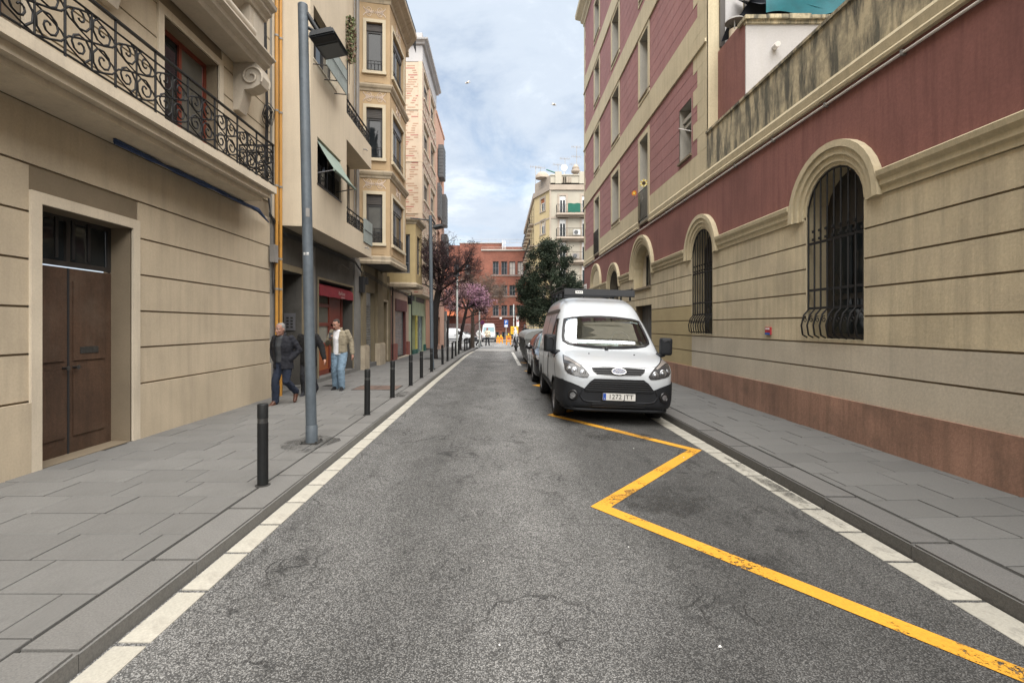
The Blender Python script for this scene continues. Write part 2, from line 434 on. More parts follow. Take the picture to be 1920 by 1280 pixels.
def wall(F, u0, u1, z0, z1, holes, m, name='wall', parent=None, d=0.0, reveal=0.25, mb=None, arches=()):
    """Front sheet at d with rectangular holes (u0,u1,z0,z1) and their reveals. arches: (u0,u1,z0,zs,rise) with a curved head."""
    own = mb is None
    mb = mb or MB()
    allh = [h[:4] for h in holes] + [(a[0], a[1], a[2], a[3]+a[4]) for a in arches]
    us = sorted({u0, u1} | {min(max(h[i], u0), u1) for h in allh for i in (0, 1)})
    zs = sorted({z0, z1} | {min(max(h[i], z0), z1) for h in allh for i in (2, 3)})
    for i in range(len(us)-1):
        for j in range(len(zs)-1):
            cu, cz = (us[i]+us[i+1])/2, (zs[j]+zs[j+1])/2
            if any(h[0] < cu < h[1] and h[2] < cz < h[3] for h in allh): continue
            mb.quad(F.P(us[i],zs[j],d), F.P(us[i+1],zs[j],d), F.P(us[i+1],zs[j+1],d), F.P(us[i],zs[j+1],d))
    for h in holes:
        a, b, c, e = h[:4]; rv = h[4] if len(h) > 4 else reveal
        if rv <= 0: continue
        for (p, q, r_, t) in ((a,a,c,e),(b,b,c,e)):
            mb.quad(F.P(p,c,d), F.P(p,c,d-rv), F.P(p,e,d-rv), F.P(p,e,d))
        for z in (c, e): mb.quad(F.P(a,z,d), F.P(b,z,d), F.P(b,z,d-rv), F.P(a,z,d-rv))
    for (a, b, c, e, rise) in arches:
        n = 12; pts = [arch_pt(a, b, e, rise, k/n) for k in range(n+1)]
        top = e+rise
        for k in range(n):
            p, q = pts[k], pts[k+1]
            mb.quad(F.P(p[0],p[1],d), F.P(q[0],q[1],d), F.P(q[0],top,d), F.P(p[0],top,d))
            mb.quad(F.P(p[0],p[1],d), F.P(q[0],q[1],d), F.P(q[0],q[1],d-reveal), F.P(p[0],p[1],d-reveal))
        for u in (a, b): mb.quad(F.P(u,c,d), F.P(u,c,d-reveal), F.P(u,e,d-reveal), F.P(u,e,d))
        mb.quad(F.P(a,c,d), F.P(b,c,d), F.P(b,c,d-reveal), F.P(a,c,d-reveal))
    if own: return mb.build(name, m, parent)
def arch_pt(a, b, zs, rise, t):
    an = PI*(1-t); return ((a+b)/2 + (b-a)/2*math.cos(an), zs + rise*math.sin(an))

def window(F, parent, u0, u1, z0, z1, d=-0.2, cols=2, fr=0.055, mf=None, mg=None, shutter=0.0, ms=None, rail=False, name='window', rows=(), glass_bits=True, thick=0.05):
    """a frame (part) with panes and an optional roller-shutter box (sub-parts), set back by d."""
    mf = mf or M_FRAME_DK; mg = mg or M_GLASS
    zt = z1 - shutter
    mb = MB()
    mb.fbox(F, u0, u1, z0, z0+fr, d-thick, d); mb.fbox(F, u0, u1, zt-fr, zt, d-thick, d)
    mb.fbox(F, u0, u0+fr, z0+fr, zt-fr, d-thick, d); mb.fbox(F, u1-fr, u1, z0+fr, zt-fr, d-thick, d)
    cw = (u1-u0-2*fr)/cols
    for k in range(1, cols): mb.fbox(F, u0+fr+cw*k-fr*0.45, u0+fr+cw*k+fr*0.45, z0+fr, zt-fr, d-thick, d+0.004)
    for r_ in rows: mb.fbox(F, u0+fr, u1-fr, r_-fr*0.3, r_+fr*0.3, d-thick, d-0.006)
    w = mb.build(name, mf, parent)
    for k in range(cols):
        g = MB(); e = 0.004
        a, b = u0+fr+cw*k+e, u0+fr+cw*(k+1)-e
        t0, t1 = rng.uniform(-.006,.006), rng.uniform(-.004,.004)
        g.quad(F.P(a,z0+fr,d-0.03+t0), F.P(b,z0+fr,d-0.03-t0), F.P(b,zt-fr,d-0.03+t1), F.P(a,zt-fr,d-0.03+t1+t0))
        g.build('pane', M_GLASS_B if mg is M_GLASS and rng.random() < .28 else mg, w, recalc=False)
    if shutter:
        s_ = MB(); k = max(2, int(shutter/0.05))
        for i in range(k):
            za = zt + shutter*i/k
            s_.fbox(F, u0, u1, za+0.003, za+shutter/k-0.003, d-0.04, d+0.03)
        s_.build('shutter', ms or M_SHUT_BOX, w)
    return w
def surround(F, u0, u1, z0, z1, w, d, m, parent, sill=None, name='surround', head=None):
    mb = MB(); hd = head or w
    mb.fbox(F, u0-w, u0, z0, z1, 0, d); mb.fbox(F, u1, u1+w, z0, z1, 0, d)
    mb.fbox(F, u0-w, u1+w, z1, z1+hd, 0, d)
    if sill: mb.fbox(F, u0-w-0.02, u1+w+0.02, z0-sill, z0, 0, d+0.05)
    return mb.build(name, m, parent)
def roller(F, u0, u1, z0, z1, d, m, parent, slat=0.085, name='roller_shutter', lift=0.0):
    """roller shutter: each slat a part of its own mesh below one shutter."""
    mb = MB(); n = int((z1-z0)/slat)
    mb.fbox(F, u0, u0+0.04, z0, z1, d-0.03, d+0.02); mb.fbox(F, u1-0.04, u1, z0, z1, d-0.03, d+0.02)
    sh = mb.build(name, M_FRAME_GREY, parent)
    for i in range(n):
        s_ = MB(); a = z0 + (z1-z0)*i/n; b = z0 + (z1-z0)*(i+1)/n
        ym = (a+b)/2
        for (p, q, dd, ee) in ((a+0.004, ym, 0, 0.014), (ym, b-0.004, 0.014, 0)):
            s_.quad(F.P(u0+0.04,p,d-0.015+dd), F.P(u1-0.04,p,d-0.015+dd), F.P(u1-0.04,q,d-0.015+ee), F.P(u0+0.04,q,d-0.015+ee))
        s_.build('slat', m, sh, recalc=False)
    return sh
def spiral(c, ex, ey, r0, r1, turns, start=0.0, n=14):
    """flat spiral in the plane of ex, ey."""
    c = Vector(c); out = []
    for i in range(n+1):
        t = i/n; a = start + 2*PI*turns*t; r_ = r0 + (r1-r0)*t
        out.append(c + Vector(ex)*math.cos(a)*r_ + Vector(ey)*math.sin(a)*r_)
    return out
def scroll_railing(F, parent, u0, u1, z0, z1, d, name='railing', panel=0.42, dense=True, r=0.011):
    """wrought-iron railing: rails, verticals and paired spirals."""
    mb = MB(); H = z1-z0
    for z in (z0+0.05, z1-0.14 if dense else z1-0.1): mb.tube([F.P(u0,z,d), F.P(u1,z,d)], r*0.9, 4)
    mb.fbox(F, u0-0.01, u1+0.01, z1-0.02, z1, d-0.022, d+0.022)
    n = max(1, round((u1-u0)/panel)); w = (u1-u0)/n
    for i in range(n+1): mb.tube([F.P(u0+w*i,z0,d), F.P(u0+w*i,z1,d)], r, 4)
    for i in range(n):
        c = u0+w*(i+0.5); ex = F.d; ey = Vector((0,0,1)); hh = H-0.2
        for sx in (1, -1):
            for sy, zc in ((1, z0+0.07+hh*0.25), (-1, z0+0.07+hh*0.75)):
                cc = F.P(c+sx*w*0.23, zc, d)
                mb.tube(spiral(cc, ex*sx, ey*sy, 0.02, w*0.24, 1.6, 0.6), r*0.75, 4, caps=False)
        mb.tube([F.P(c, z0+0.05, d), F.P(c, z1-0.14, d)], r*0.8, 4)
        mb.tube([F.P(c+w*0.5*math.sin(2*PI*t/12), z0+0.05+hh*t/12, d) for t in range(13)], r*0.7, 4, caps=False)
        mb.tube([F.P(c-w*0.5*math.sin(2*PI*t/12), z0+0.05+hh*t/12, d) for t in range(13)], r*0.7, 4, caps=False)
    return mb.build(name, M_IRON, parent)
def bar_railing(F, parent, u0, u1, z0, z1, d, step=0.11, name='railing', r=0.008, m=None, sides=0.0):
    mb = MB()
    for z in (z0+0.05, z1): mb.tube([F.P(u0,z,d), F.P(u1,z,d)], r*1.5, 4)
    n = max(2, int((u1-u0)/step))
    for i in range(n+1): mb.tube([F.P(u0+(u1-u0)*i/n,z0,d), F.P(u0+(u1-u0)*i/n,z1,d)], r, 4)
    if sides:
        for u in (u0, u1):
            for z in (z0+0.05, z1): mb.tube([F.P(u,z,d), F.P(u,z,d-sides)], r*1.5, 4)
            k = max(2, int(sides/step))
            for i in range(k): mb.tube([F.P(u,z0,d-sides*i/k), F.P(u,z1,d-sides*i/k)], r, 4)
    return mb.build(name, m or M_IRON, parent)
def grid_faces(mb, pts, nu, nv, smooth=True):
    mb.add(pts, [(i*nv+j, (i+1)*nv+j, (i+1)*nv+j+1, i*nv+j+1) for i in range(nu-1) for j in range(nv-1)], smooth)

# ------------------------------------------------------------------ levels of the street
def zg(y):
    if y < 14: return 0.0
    if y < 34: return -(y-14)*0.006
    return -0.12-(min(y, 140)-34)*0.0165
def zroad(x, y):
    t = max(0.0, min(x, 3.2)-0.6)
    k = 1.0 if y < 28 else max(0.0, 1-(y-28)/6)
    return zg(y) - 0.027*t*k
KL, KR = -1.96, 2.97       # faces of the kerbs
FL, FR = -4.85, 4.70       # facades
def zpl(y): return zg(y)+0.10                      # left pavement
def zpr(x, y): return zg(y)+0.055+0.02*(x-KR)      # right pavement

# ------------------------------------------------------------------ ground
def asphalt():
    m = bpy.data.materials.new('worn_asphalt'); m.use_nodes = True
    nt = m.node_tree; N = nt.nodes; L = nt.links; bs = N['Principled BSDF']
    tc = N.new('ShaderNodeTexCoord')
    def mp(s):
        n = N.new('ShaderNodeMapping'); n.inputs['Scale'].default_value = s
        L.new(tc.outputs['Object'], n.inputs[0]); return n.outputs[0]
    def ns(scale, det=4, ro=0.6, s=(1,1,1), dist=0):
        n = N.new('ShaderNodeTexNoise'); n.inputs['Scale'].default_value = scale; n.inputs['Detail'].default_value = det
        n.inputs['Roughness'].default_value = ro; n.inputs['Distortion'].default_value = dist
        L.new(mp(s), n.inputs['Vector']); return n.outputs['Fac']
    def rg(f, lo, hi, a, b, smooth=False):
        r = N.new('ShaderNodeMapRange'); r.inputs[1].default_value = lo; r.inputs[2].default_value = hi
        r.inputs[3].default_value = a; r.inputs[4].default_value = b
        if smooth: r.interpolation_type = 'SMOOTHSTEP'
        L.new(f, r.inputs[0]); return r.outputs[0]
    def mt(op, a, b):
        n = N.new('ShaderNodeMath'); n.operation = op
        for i, v in enumerate((a, b)):
            if isinstance(v, (int, float)): n.inputs[i].default_value = v
            else: L.new(v, n.inputs[i])
        return n.outputs[0]
    def mix(f, a, b):
        x = N.new('ShaderNodeMix'); x.data_type = 'RGBA'
        if isinstance(f, (int, float)): x.inputs['Factor'].default_value = f
        else: L.new(f, x.inputs['Factor'])
        for k, v in (('A', a), ('B', b)):
            if isinstance(v, tuple): x.inputs[k].default_value = (*v, 1)
            else: L.new(v, x.inputs[k])
        return x.outputs['Result']
    # aggregate: stones of different grey in dark binder
    def vor(scale, feat='F1', rnd=1.0, out='Distance'):
        v = N.new('ShaderNodeTexVoronoi'); v.inputs['Scale'].default_value = scale; v.feature = feat
        v.inputs['Randomness'].default_value = rnd
        L.new(mp((1,1,1)), v.inputs['Vector']); return v.outputs[out]
    sepc = N.new('ShaderNodeSeparateColor'); L.new(vor(125, out='Color'), sepc.inputs[0])
    stone = mix(rg(sepc.outputs[0], 0.05, 0.95, 0, 1), (0.105, 0.1045, 0.102), (0.305, 0.303, 0.296))
    gap = rg(vor(125), 0.40, 0.64, 0, 1, True)
    base = mix(gap, stone, (0.068, 0.068, 0.067))
    fine = rg(ns(38, 6, 0.8), 0.3, 0.7, 0.6, 1.4)
    blot = rg(ns(1.3, 8, 0.7, (1.0, 0.55, 1)), 0.33, 0.62, 0.74, 1.10)
    big = rg(ns(0.42, 3, 0.5, (1.0, 0.35, 1)), 0.3, 0.7, 0.84, 1.12)
    # scabbed dark patches where the binder shows
    dk = rg(mt('MULTIPLY', rg(ns(3.2, 8, 0.75, (1.2, 0.6, 1), 0.4), 0.52, 0.66, 0, 1), rg(ns(0.7, 3, 0.5), 0.42, 0.6, 0, 1)), 0, 1, 1.0, 0.5)
    sx = N.new('ShaderNodeSeparateXYZ'); L.new(tc.outputs['Object'], sx.inputs[0])
    xw = mt('ADD', sx.outputs[0], mt('MULTIPLY', mt('SUBTRACT', ns(1.1, 6, 0.65, (1, 0.4, 1)), 0.5), 0.9))
    bay = mt('MULTIPLY', rg(xw, 0.55, 1.25, 0, 1, True), rg(sx.outputs[1], 26, 30, 1, 0))
    bayk = rg(bay, 0, 1, 1.0, 0.56)
    lane = rg(mt('ABSOLUTE', mt('SUBTRACT', xw, 0.15), 0), 0.0, 0.6, 1.16, 1.0, True)
    track = rg(mt('ABSOLUTE', mt('SUBTRACT', xw, -0.75), 0), 0.0, 0.45, 0.84, 1.0, True)
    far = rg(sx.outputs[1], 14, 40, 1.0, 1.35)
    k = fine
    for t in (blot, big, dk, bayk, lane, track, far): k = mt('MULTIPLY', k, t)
    vm = N.new('ShaderNodeVectorMath'); vm.operation = 'SCALE'; L.new(base, vm.inputs[0]); L.new(k, vm.inputs['Scale'])
    col = vm.outputs[0]
    # cracks: cell borders of a distorted pattern, only in some areas
    dn = N.new('ShaderNodeTexNoise'); dn.inputs['Scale'].default_value = 2.2; dn.inputs['Detail'].default_value = 6
    L.new(mp((1,1,1)), dn.inputs['Vector'])
    add = N.new('ShaderNodeVectorMath'); add.operation = 'MULTIPLY_ADD'
    L.new(dn.outputs['Color'], add.inputs[0]); add.inputs[1].default_value = (0.7, 0.7, 0); L.new(mp((1, 0.6, 1)), add.inputs[2])
    vc = N.new('ShaderNodeTexVoronoi'); vc.feature = 'DISTANCE_TO_EDGE'; vc.inputs['Scale'].default_value = 0.85
    L.new(add.outputs[0], vc.inputs['Vector'])
    cr = rg(vc.outputs['Distance'], 0.003, 0.010, 0.7, 0)
    cr = mt('MULTIPLY', cr, rg(ns(0.55, 3, 0.5), 0.47, 0.58, 0, 1))
    vc2 = N.new('ShaderNodeTexVoronoi'); vc2.feature = 'DISTANCE_TO_EDGE'; vc2.inputs['Scale'].default_value = 5.0
    L.new(add.outputs[0], vc2.inputs['Vector'])
    cr2 = mt('MULTIPLY', rg(vc2.outputs['Distance'], 0.008, 0.045, 0.8, 0), rg(ns(1.1, 6, 0.7), 0.50, 0.62, 0, 1))
    crk = mt('MAXIMUM', cr, cr2)
    col = mix(mt('MULTIPLY', crk, 0.85), col, (0.018, 0.018, 0.018))
    # pale specks: gum and scraps of mortar
    v3 = N.new('ShaderNodeTexVoronoi'); v3.inputs['Scale'].default_value = 2.6; L.new(mp((1,1,1)), v3.inputs['Vector'])
    sc = N.new('ShaderNodeSeparateColor'); L.new(v3.outputs['Color'], sc.inputs[0])
    sp = mt('MULTIPLY', rg(v3.outputs['Distance'], 0.018, 0.034, 1, 0), rg(sc.outputs[0], 0.55, 0.6, 0, 1))
    col = mix(mt('MULTIPLY', sp, 0.45), col, (0.42, 0.41, 0.38))
    # pale scuffs in the bay
    sf = mt('MULTIPLY', rg(ns(2.4, 7, 0.7, (0.7, 1.6, 1)), 0.62, 0.74, 0, 0.5), bay)
    col = mix(sf, col, (0.26, 0.26, 0.25))
    L.new(col, bs.inputs['Base Color'])
    bs.inputs['Roughness'].default_value = 0.85
    bs.inputs['Specular IOR Level'].default_value = 0.35
    b1 = N.new('ShaderNodeBump'); b1.inputs['Strength'].default_value = 0.9; b1.inputs['Distance'].default_value = 0.006; b1.invert = True
    h = mt('ADD', vor(125), mt('MULTIPLY', crk, 1.5))
    h = mt('ADD', h, mt('MULTIPLY', ns(22, 5, 0.7), -1.4))
    L.new(h, b1.inputs['Height']); L.new(b1.outputs[0], bs.inputs['Normal'])
    return m
M_ASPHALT = asphalt()
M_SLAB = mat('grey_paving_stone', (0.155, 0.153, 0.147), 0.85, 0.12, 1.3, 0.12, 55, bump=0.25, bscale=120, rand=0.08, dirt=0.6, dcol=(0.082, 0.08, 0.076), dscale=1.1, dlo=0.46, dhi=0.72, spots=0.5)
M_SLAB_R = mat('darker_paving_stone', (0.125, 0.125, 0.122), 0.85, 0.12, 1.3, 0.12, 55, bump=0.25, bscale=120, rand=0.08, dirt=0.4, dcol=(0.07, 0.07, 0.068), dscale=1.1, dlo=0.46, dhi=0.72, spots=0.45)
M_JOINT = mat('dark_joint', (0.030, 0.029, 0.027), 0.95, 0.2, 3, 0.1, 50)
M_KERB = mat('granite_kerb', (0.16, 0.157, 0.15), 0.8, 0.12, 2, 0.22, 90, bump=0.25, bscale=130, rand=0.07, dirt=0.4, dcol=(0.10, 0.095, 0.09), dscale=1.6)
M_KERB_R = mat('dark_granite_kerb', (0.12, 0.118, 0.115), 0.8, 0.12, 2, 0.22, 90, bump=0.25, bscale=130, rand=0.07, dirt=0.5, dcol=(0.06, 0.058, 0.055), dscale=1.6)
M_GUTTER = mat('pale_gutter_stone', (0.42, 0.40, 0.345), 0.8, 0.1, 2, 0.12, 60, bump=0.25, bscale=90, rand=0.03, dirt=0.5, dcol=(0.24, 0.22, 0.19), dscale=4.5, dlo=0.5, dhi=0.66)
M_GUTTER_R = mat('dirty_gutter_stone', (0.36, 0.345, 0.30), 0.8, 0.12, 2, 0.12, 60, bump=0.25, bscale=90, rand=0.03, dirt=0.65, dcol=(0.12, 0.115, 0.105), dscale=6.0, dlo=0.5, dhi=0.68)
M_TABLE = mat('pale_crossing_paving', (0.34, 0.335, 0.32), 0.85, 0.12, 1, 0.1, 30, dirt=0.3, dcol=(0.2, 0.195, 0.19))

def paint(name, col, wear_lo, wear_hi):
    m = mat(name, col, 0.75, 0.1, 2, 0.12, 60, bump=0.3, bscale=110)
    nt = m.node_tree; N = nt.nodes; L = nt.links; bs = N['Principled BSDF']; out = N['Material Output']
    tc = N.new('ShaderNodeTexCoord')
    def ns(s, d, r):
        n = N.new('ShaderNodeTexNoise'); n.inputs['Scale'].default_value = s; n.inputs['Detail'].default_value = d; n.inputs['Roughness'].default_value = r
        L.new(tc.outputs['Object'], n.inputs['Vector']); return n.outputs['Fac']
    a = N.new('ShaderNodeMath'); a.operation = 'MULTIPLY_ADD'; L.new(ns(2.2, 4, 0.6), a.inputs[0]); a.inputs[1].default_value = 0.75
    L.new(ns(34, 7, 0.8), a.inputs[2])
    r = N.new('ShaderNodeMapRange'); r.inputs[1].default_value = wear_lo; r.inputs[2].default_value = wear_hi; L.new(a.outputs[0], r.inputs[0])
    tr = N.new('ShaderNodeBsdfTransparent'); mx = N.new('ShaderNodeMixShader')
    L.new(r.outputs[0], mx.inputs[0]); L.new(bs.outputs[0], mx.inputs[1]); L.new(tr.outputs[0], mx.inputs[2])
    L.new(mx.outputs[0], out.inputs['Surface'])
    return m
M_YELLOW = paint('worn_yellow_road_paint', (0.60, 0.295, 0.022), 0.955, 1.03)
M_WHITEP = paint('worn_white_road_paint', (0.52, 0.51, 0.48), 0.90, 1.02)

def build_ground():
    xs = [-300,-120,-60,-30,-12,-6,KL,0,0.6,1.2,1.8,2.4,2.75,3.2,4.7,8,14,30,60,120,300]
    ys = [-60,-20,-8,0,4,8,12,14,17,20,23,26,28,29,30,31,32,33,34,36,40,46,52,60,70,80,100,140,220,400]
    mb = MB()
    pts = [(x, y, zroad(x, y)) for x in xs for y in ys]
    grid_faces(mb, pts, len(xs), len(ys), smooth=False)
    tag(mb.build('road', M_ASPHALT), 'worn grey asphalt street running away between the buildings', kind='structure')

    # ---- left pavement: bed, slabs
    def bed(name, x0, x1, ya, yb, zf, m, label):
        mb = MB(); ys_ = []
        y = ya
        while y < yb: ys_.append(y); y += 2.0
        ys_.append(yb)
        top = [[(x, y, zf(x, y)-0.010) for y in ys_] for x in (x0, x1)]
        grid_faces(mb, top[0]+top[1], 2, len(ys_), smooth=False)
        for row in top:
            grid_faces(mb, row+[(p[0], p[1], p[2]-0.35) for p in row], 2, len(ys_), smooth=False)
        for i in (0, -1):
            a, b = top[0][i], top[1][i]
            mb.quad(a, b, (b[0], b[1], b[2]-0.35), (a[0], a[1], a[2]-0.35))
        o = mb.build(name, m); return tag(o, label, kind='structure')
    def slab_mesh(name, m, L_, W, H):
        bm = bmesh.new(); bmesh.ops.create_cube(bm, size=1)
        bmesh.ops.scale(bm, vec=(L_, W, H), verts=bm.verts)
        bmesh.ops.translate(bm, vec=(0, 0, -H/2), verts=bm.verts)
        bmesh.ops.bevel(bm, geom=[e for e in bm.edges if all(v.co.z > -0.001 for v in e.verts)], offset=0.004, segments=1, affect='EDGES')
        me = bpy.data.meshes.new(name); bm.to_mesh(me); bm.free(); me.materials.append(m); return me
    def pave(x0, x1, ya, yb, zf, m, parent, L_=0.6, W=0.4, slope=0.0, single_until=99, seed=3):
        r = random.Random(seed); me = slab_mesh('paving_slab', m, 1.0, W-0.012, 0.03)
        far = MB(); y = ya; row = 0
        while y < yb - 0.05:
            off = (0.0, L_*0.5, L_*0.25, L_*0.7)[row % 4] if row % 3 else r.uniform(0, L_)
            x = x0 - off
            while x < x1 - 0.02:
                a, b = max(x, x0), min(x+L_, x1); x += L_
                if b - a < 0.05: continue
                dz = r.uniform(-0.003, 0.002)
                cx_, cy_ = (a+b)/2, y+W/2
                if y < single_until:
                    o = bpy.data.objects.new('paving_slab', me); COL.objects.link(o)
                    o.location = (cx_, cy_, zf(cx_, cy_)+dz); o.scale = (b-a-0.012, 1, 1)
                    o.rotation_euler = (-math.atan2(zf(cx_, cy_-.2)-zf(cx_, cy_+.2), .4)+r.uniform(-.002,.002), -math.atan(slope)+r.uniform(-.002,.002), 0)
                    o.parent = parent
                else:
                    z = zf(cx_, cy_)+dz
                    far.box((a+.004, y+.004, z-.03), (b-.004, y+W-.004, z))
            y += W; row += 1
        if far.v: tag(far.build('distant_slabs', m, parent), kind='stuff')
    pl = bed('left_pavement', FL-1.2, KL-0.29, -14, 39.5, lambda x, y: zpl(y), M_JOINT, 'grey stone pavement with bollards on the left of the street')
    pave(FL-0.0, KL-0.31, 0.0, 39.6, lambda x, y: zpl(y), M_SLAB, pl, single_until=22.2)
    pr = bed('right_pavement', KR+0.29, FR+1.0, -14, 27.5, lambda x, y: zpr(x, y), M_JOINT, 'narrow dark grey pavement under the red and cream wall')
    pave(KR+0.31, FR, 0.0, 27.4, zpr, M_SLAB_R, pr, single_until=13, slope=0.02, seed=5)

    # ---- kerbs and gutters
    def stones(name, piece, label, xa, xb, ztop, h, length, ya, yb, m, gap=0.006, rnd=0.003, single=99, bend=None):
        root = MB(); zc = ztop(ya)
        root.box((min(xa,xb)+0.01, ya, -0.9), (max(xa,xb)-0.01, yb, -0.85))
        root = tag(root.build(name, M_JOINT), label, kind='structure')
        bm = bmesh.new(); bmesh.ops.create_cube(bm, size=1); bmesh.ops.scale(bm, vec=(abs(xb-xa), length-gap, h), verts=bm.verts)
        bmesh.ops.translate(bm, vec=(0, 0, -h/2), verts=bm.verts)
        bmesh.ops.bevel(bm, geom=[e for e in bm.edges if all(v.co.z > -0.001 for v in e.verts)], offset=min(0.014, h*0.3), segments=2, affect='EDGES')
        me = bpy.data.meshes.new(piece); bm.to_mesh(me); bm.free(); me.materials.append(m)
        y = ya
        while y < yb - 0.01:
            yc = y+length/2; o = bpy.data.objects.new(piece, me); COL.objects.link(o)
            bx = bend(yc) if bend else 0
            o.location = ((xa+xb)/2 + bx + rng.uniform(-rnd, rnd), yc, ztop(yc)+rng.uniform(-rnd, rnd))
            sl = math.atan2(ztop(yc+0.3)-ztop(yc-0.3), 0.6)
            o.rotation_euler = (sl, rng.uniform(-.004,.004), -math.atan2(bend(yc+0.3)-bend(yc-0.3), 0.6) if bend else 0)
            o.parent = root
            y += length
        return root
    bl = lambda y: 0.0 if y < 26 else 0.0035*(y-26)**2 if y < 34 else 0.224
    stones('left_kerb', 'kerb_stone', 'granite kerb along the left pavement', KL-0.30, KL, lambda y: zpl(y)+0.002, 0.3, 0.9, -4.9, 38.6, M_KERB, bend=bl)
    stones('left_gutter', 'gutter_stone', 'pale stone gutter strip below the left kerb', KL+0.002, KL+0.195, lambda y: zroad(KL, y)+0.006, 0.05, 0.5, -5, 33, M_GUTTER, gap=0.004, rnd=0.0015, bend=bl)
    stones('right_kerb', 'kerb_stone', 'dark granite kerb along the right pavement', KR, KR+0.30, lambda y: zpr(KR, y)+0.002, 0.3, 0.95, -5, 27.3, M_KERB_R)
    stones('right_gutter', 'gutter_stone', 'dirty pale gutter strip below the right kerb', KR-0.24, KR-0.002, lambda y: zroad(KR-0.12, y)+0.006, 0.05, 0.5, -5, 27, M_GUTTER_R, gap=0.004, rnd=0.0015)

    # ---- crossing table and square on the far right
    mb = MB(); ys_ = [34.0, 36, 38.5]
    grid_faces(mb, [(x, y, zg(y)+0.035) for x in (KL+0.28, 30) for y in ys_], 2, 3, smooth=False)
    mb.quad((KL+0.28, 33.4, zg(33.4)+0.004), (30, 33.4, zg(33.4)+0.004), (30, 34, zg(34)+0.035), (KL+0.28, 34, zg(34)+0.035))
    tag(mb.build('crossing', M_TABLE), 'pale raised pedestrian crossing at the end of the street', kind='structure')
    mb = MB(); ys_ = [27.5, 30, 34, 40, 48, 58]
    grid_faces(mb, [(x, y, zg(y)+0.09) for x in (KR, 40) for y in ys_], 2, 6, smooth=False)
    mb.quad((KR, 27.5, zg(27.5)+0.09), (KR, 27.5, -0.5), (KR, 58, -1.5), (KR, 58, zg(58)+0.09))
    tag(mb.build('square', M_TABLE), 'pale paved square beyond the red building', kind='structure')
    mb = MB(); ys_ = [74, 80, 88]
    grid_faces(mb, [(x, y, zg(y)+0.09) for x in (-60, 40) for y in ys_], 2, 3, smooth=False)
    tag(mb.build('far_pavement', M_TABLE), 'pale pavement in front of the red brick building', kind='structure')

    # ---- markings
    V = [(1.02, 0.4), (2.66, 2.15), (0.91, 4.42), (2.63, 6.62), (0.96, 8.95), (2.66, 11.2), (0.98, 13.4), (2.70, 15.6), (0.98, 17.9), (2.70, 20.2), (0.98, 22.4)]
    W = 0.145
    mb = MB(); L_, R_ = [], []
    for i, p in enumerate(V):
        def dr(a, b):
            v = Vector((b[0]-a[0], b[1]-a[1])); return v.normalized()
        if i == 0: t = dr(V[0], V[1]); n = Vector((-t.y, t.x)); k = 1
        elif i == len(V)-1: t = dr(V[-2], V[-1]); n = Vector((-t.y, t.x)); k = 1
        else:
            t1, t2 = dr(V[i-1], p), dr(p, V[i+1]); n1, n2 = Vector((-t1.y, t1.x)), Vector((-t2.y, t2.x))
            n = (n1+n2).normalized(); k = 1/max(0.35, n.dot(n1))
        L_.append((p[0]+n.x*W/2*k, p[1]+n.y*W/2*k)); R_.append((p[0]-n.x*W/2*k, p[1]-n.y*W/2*k))
    for i in range(len(V)-1):
        for s in range(4):
            q = []
            for (A, t) in ((L_, s/4), (L_, (s+1)/4), (R_, (s+1)/4), (R_, s/4)):
                x = A[i][0]*(1-t)+A[i+1][0]*t; y = A[i][1]*(1-t)+A[i+1][1]*t
                q.append((x, y, zroad(x, y)+0.005))
            mb.quad(*q)
    tag(mb.build('zigzag_marking', M_YELLOW), 'worn yellow zigzag line painted on the parking bay', kind='structure')
    mb = MB(); ys_ = [20.5, 23, 26, 28, 30, 32]
    grid_faces(mb, [(x, y, zroad(x, y)+0.005) for x in (0.78, 0.93) for y in ys_], 2, 6, smooth=False)
    tag(mb.build('white_bay_line', M_WHITEP), 'faded white line beside the waste containers', kind='structure')

    # ---- covers and scraps
    t = thing('manhole_cover', 'rusty rectangular metal cover set in the left pavement', 'cover', (-2.95, 12.0, zpl(12)))
    mb = MB(); z = zpl(12)
    mb.box((-3.50, 11.62, z-0.02), (-2.42, 12.45, z+0.004)); mb.build('rim', M_JOINT, t)
    mb = MB(); mb.box((-3.47, 11.65, z-0.01), (-2.97, 12.42, z+0.007)); mb.build('plate', M_RUST, t)
    mb = MB(); mb.box((-2.95, 11.65, z-0.01), (-2.45, 12.42, z+0.007)); mb.build('plate', M_RUST, t)
    t = thing('inspection_cover', 'small dark cover in the paving near the walking men', 'cover', (-4.1, 12.4, zpl(12.4)))
    mb = MB(); z = zpl(12.4); mb.box((-4.42, 12.25, z-0.02), (-3.95, 12.6, z+0.006)); mb.build('plate', M_JOINT, t)
    dirty = paint('grime', (0.035, 0.034, 0.032), 0.62, 0.95)
    r = random.Random(17)
    for (nm, lab, x, y, a, c, zf) in (('stain', 'dark grime on the paving round the near lamp post foot', -2.44, 6.38, 0.34, 0.5, zpl), ('stain', 'dark damp patch on the left kerb edge past the second bollard', -2.13, 10.9, 0.14, 0.45, zpl), ('stain', 'dark oil drips in the parking bay ahead of the van', 1.75, 7.35, 0.55, 0.4, lambda q: zroad(1.75, q)+0.002), ('stain', 'dark oil patch inside the zigzag angle', 1.5, 4.6, 0.45, 0.4, lambda q: zroad(1.5, q)+0.003), ('stain', 'dark grime along the right gutter near the street end of the zigzag', 2.86, 5.1, 0.09, 1.2, lambda q: zroad(2.86, q)+0.010)):
        mb = MB(); n = 22
        pts = [(x+a*math.cos(2*PI*k/n)*r.uniform(.7,1.1), y+c*math.sin(2*PI*k/n)*r.uniform(.7,1.1)) for k in range(n)]
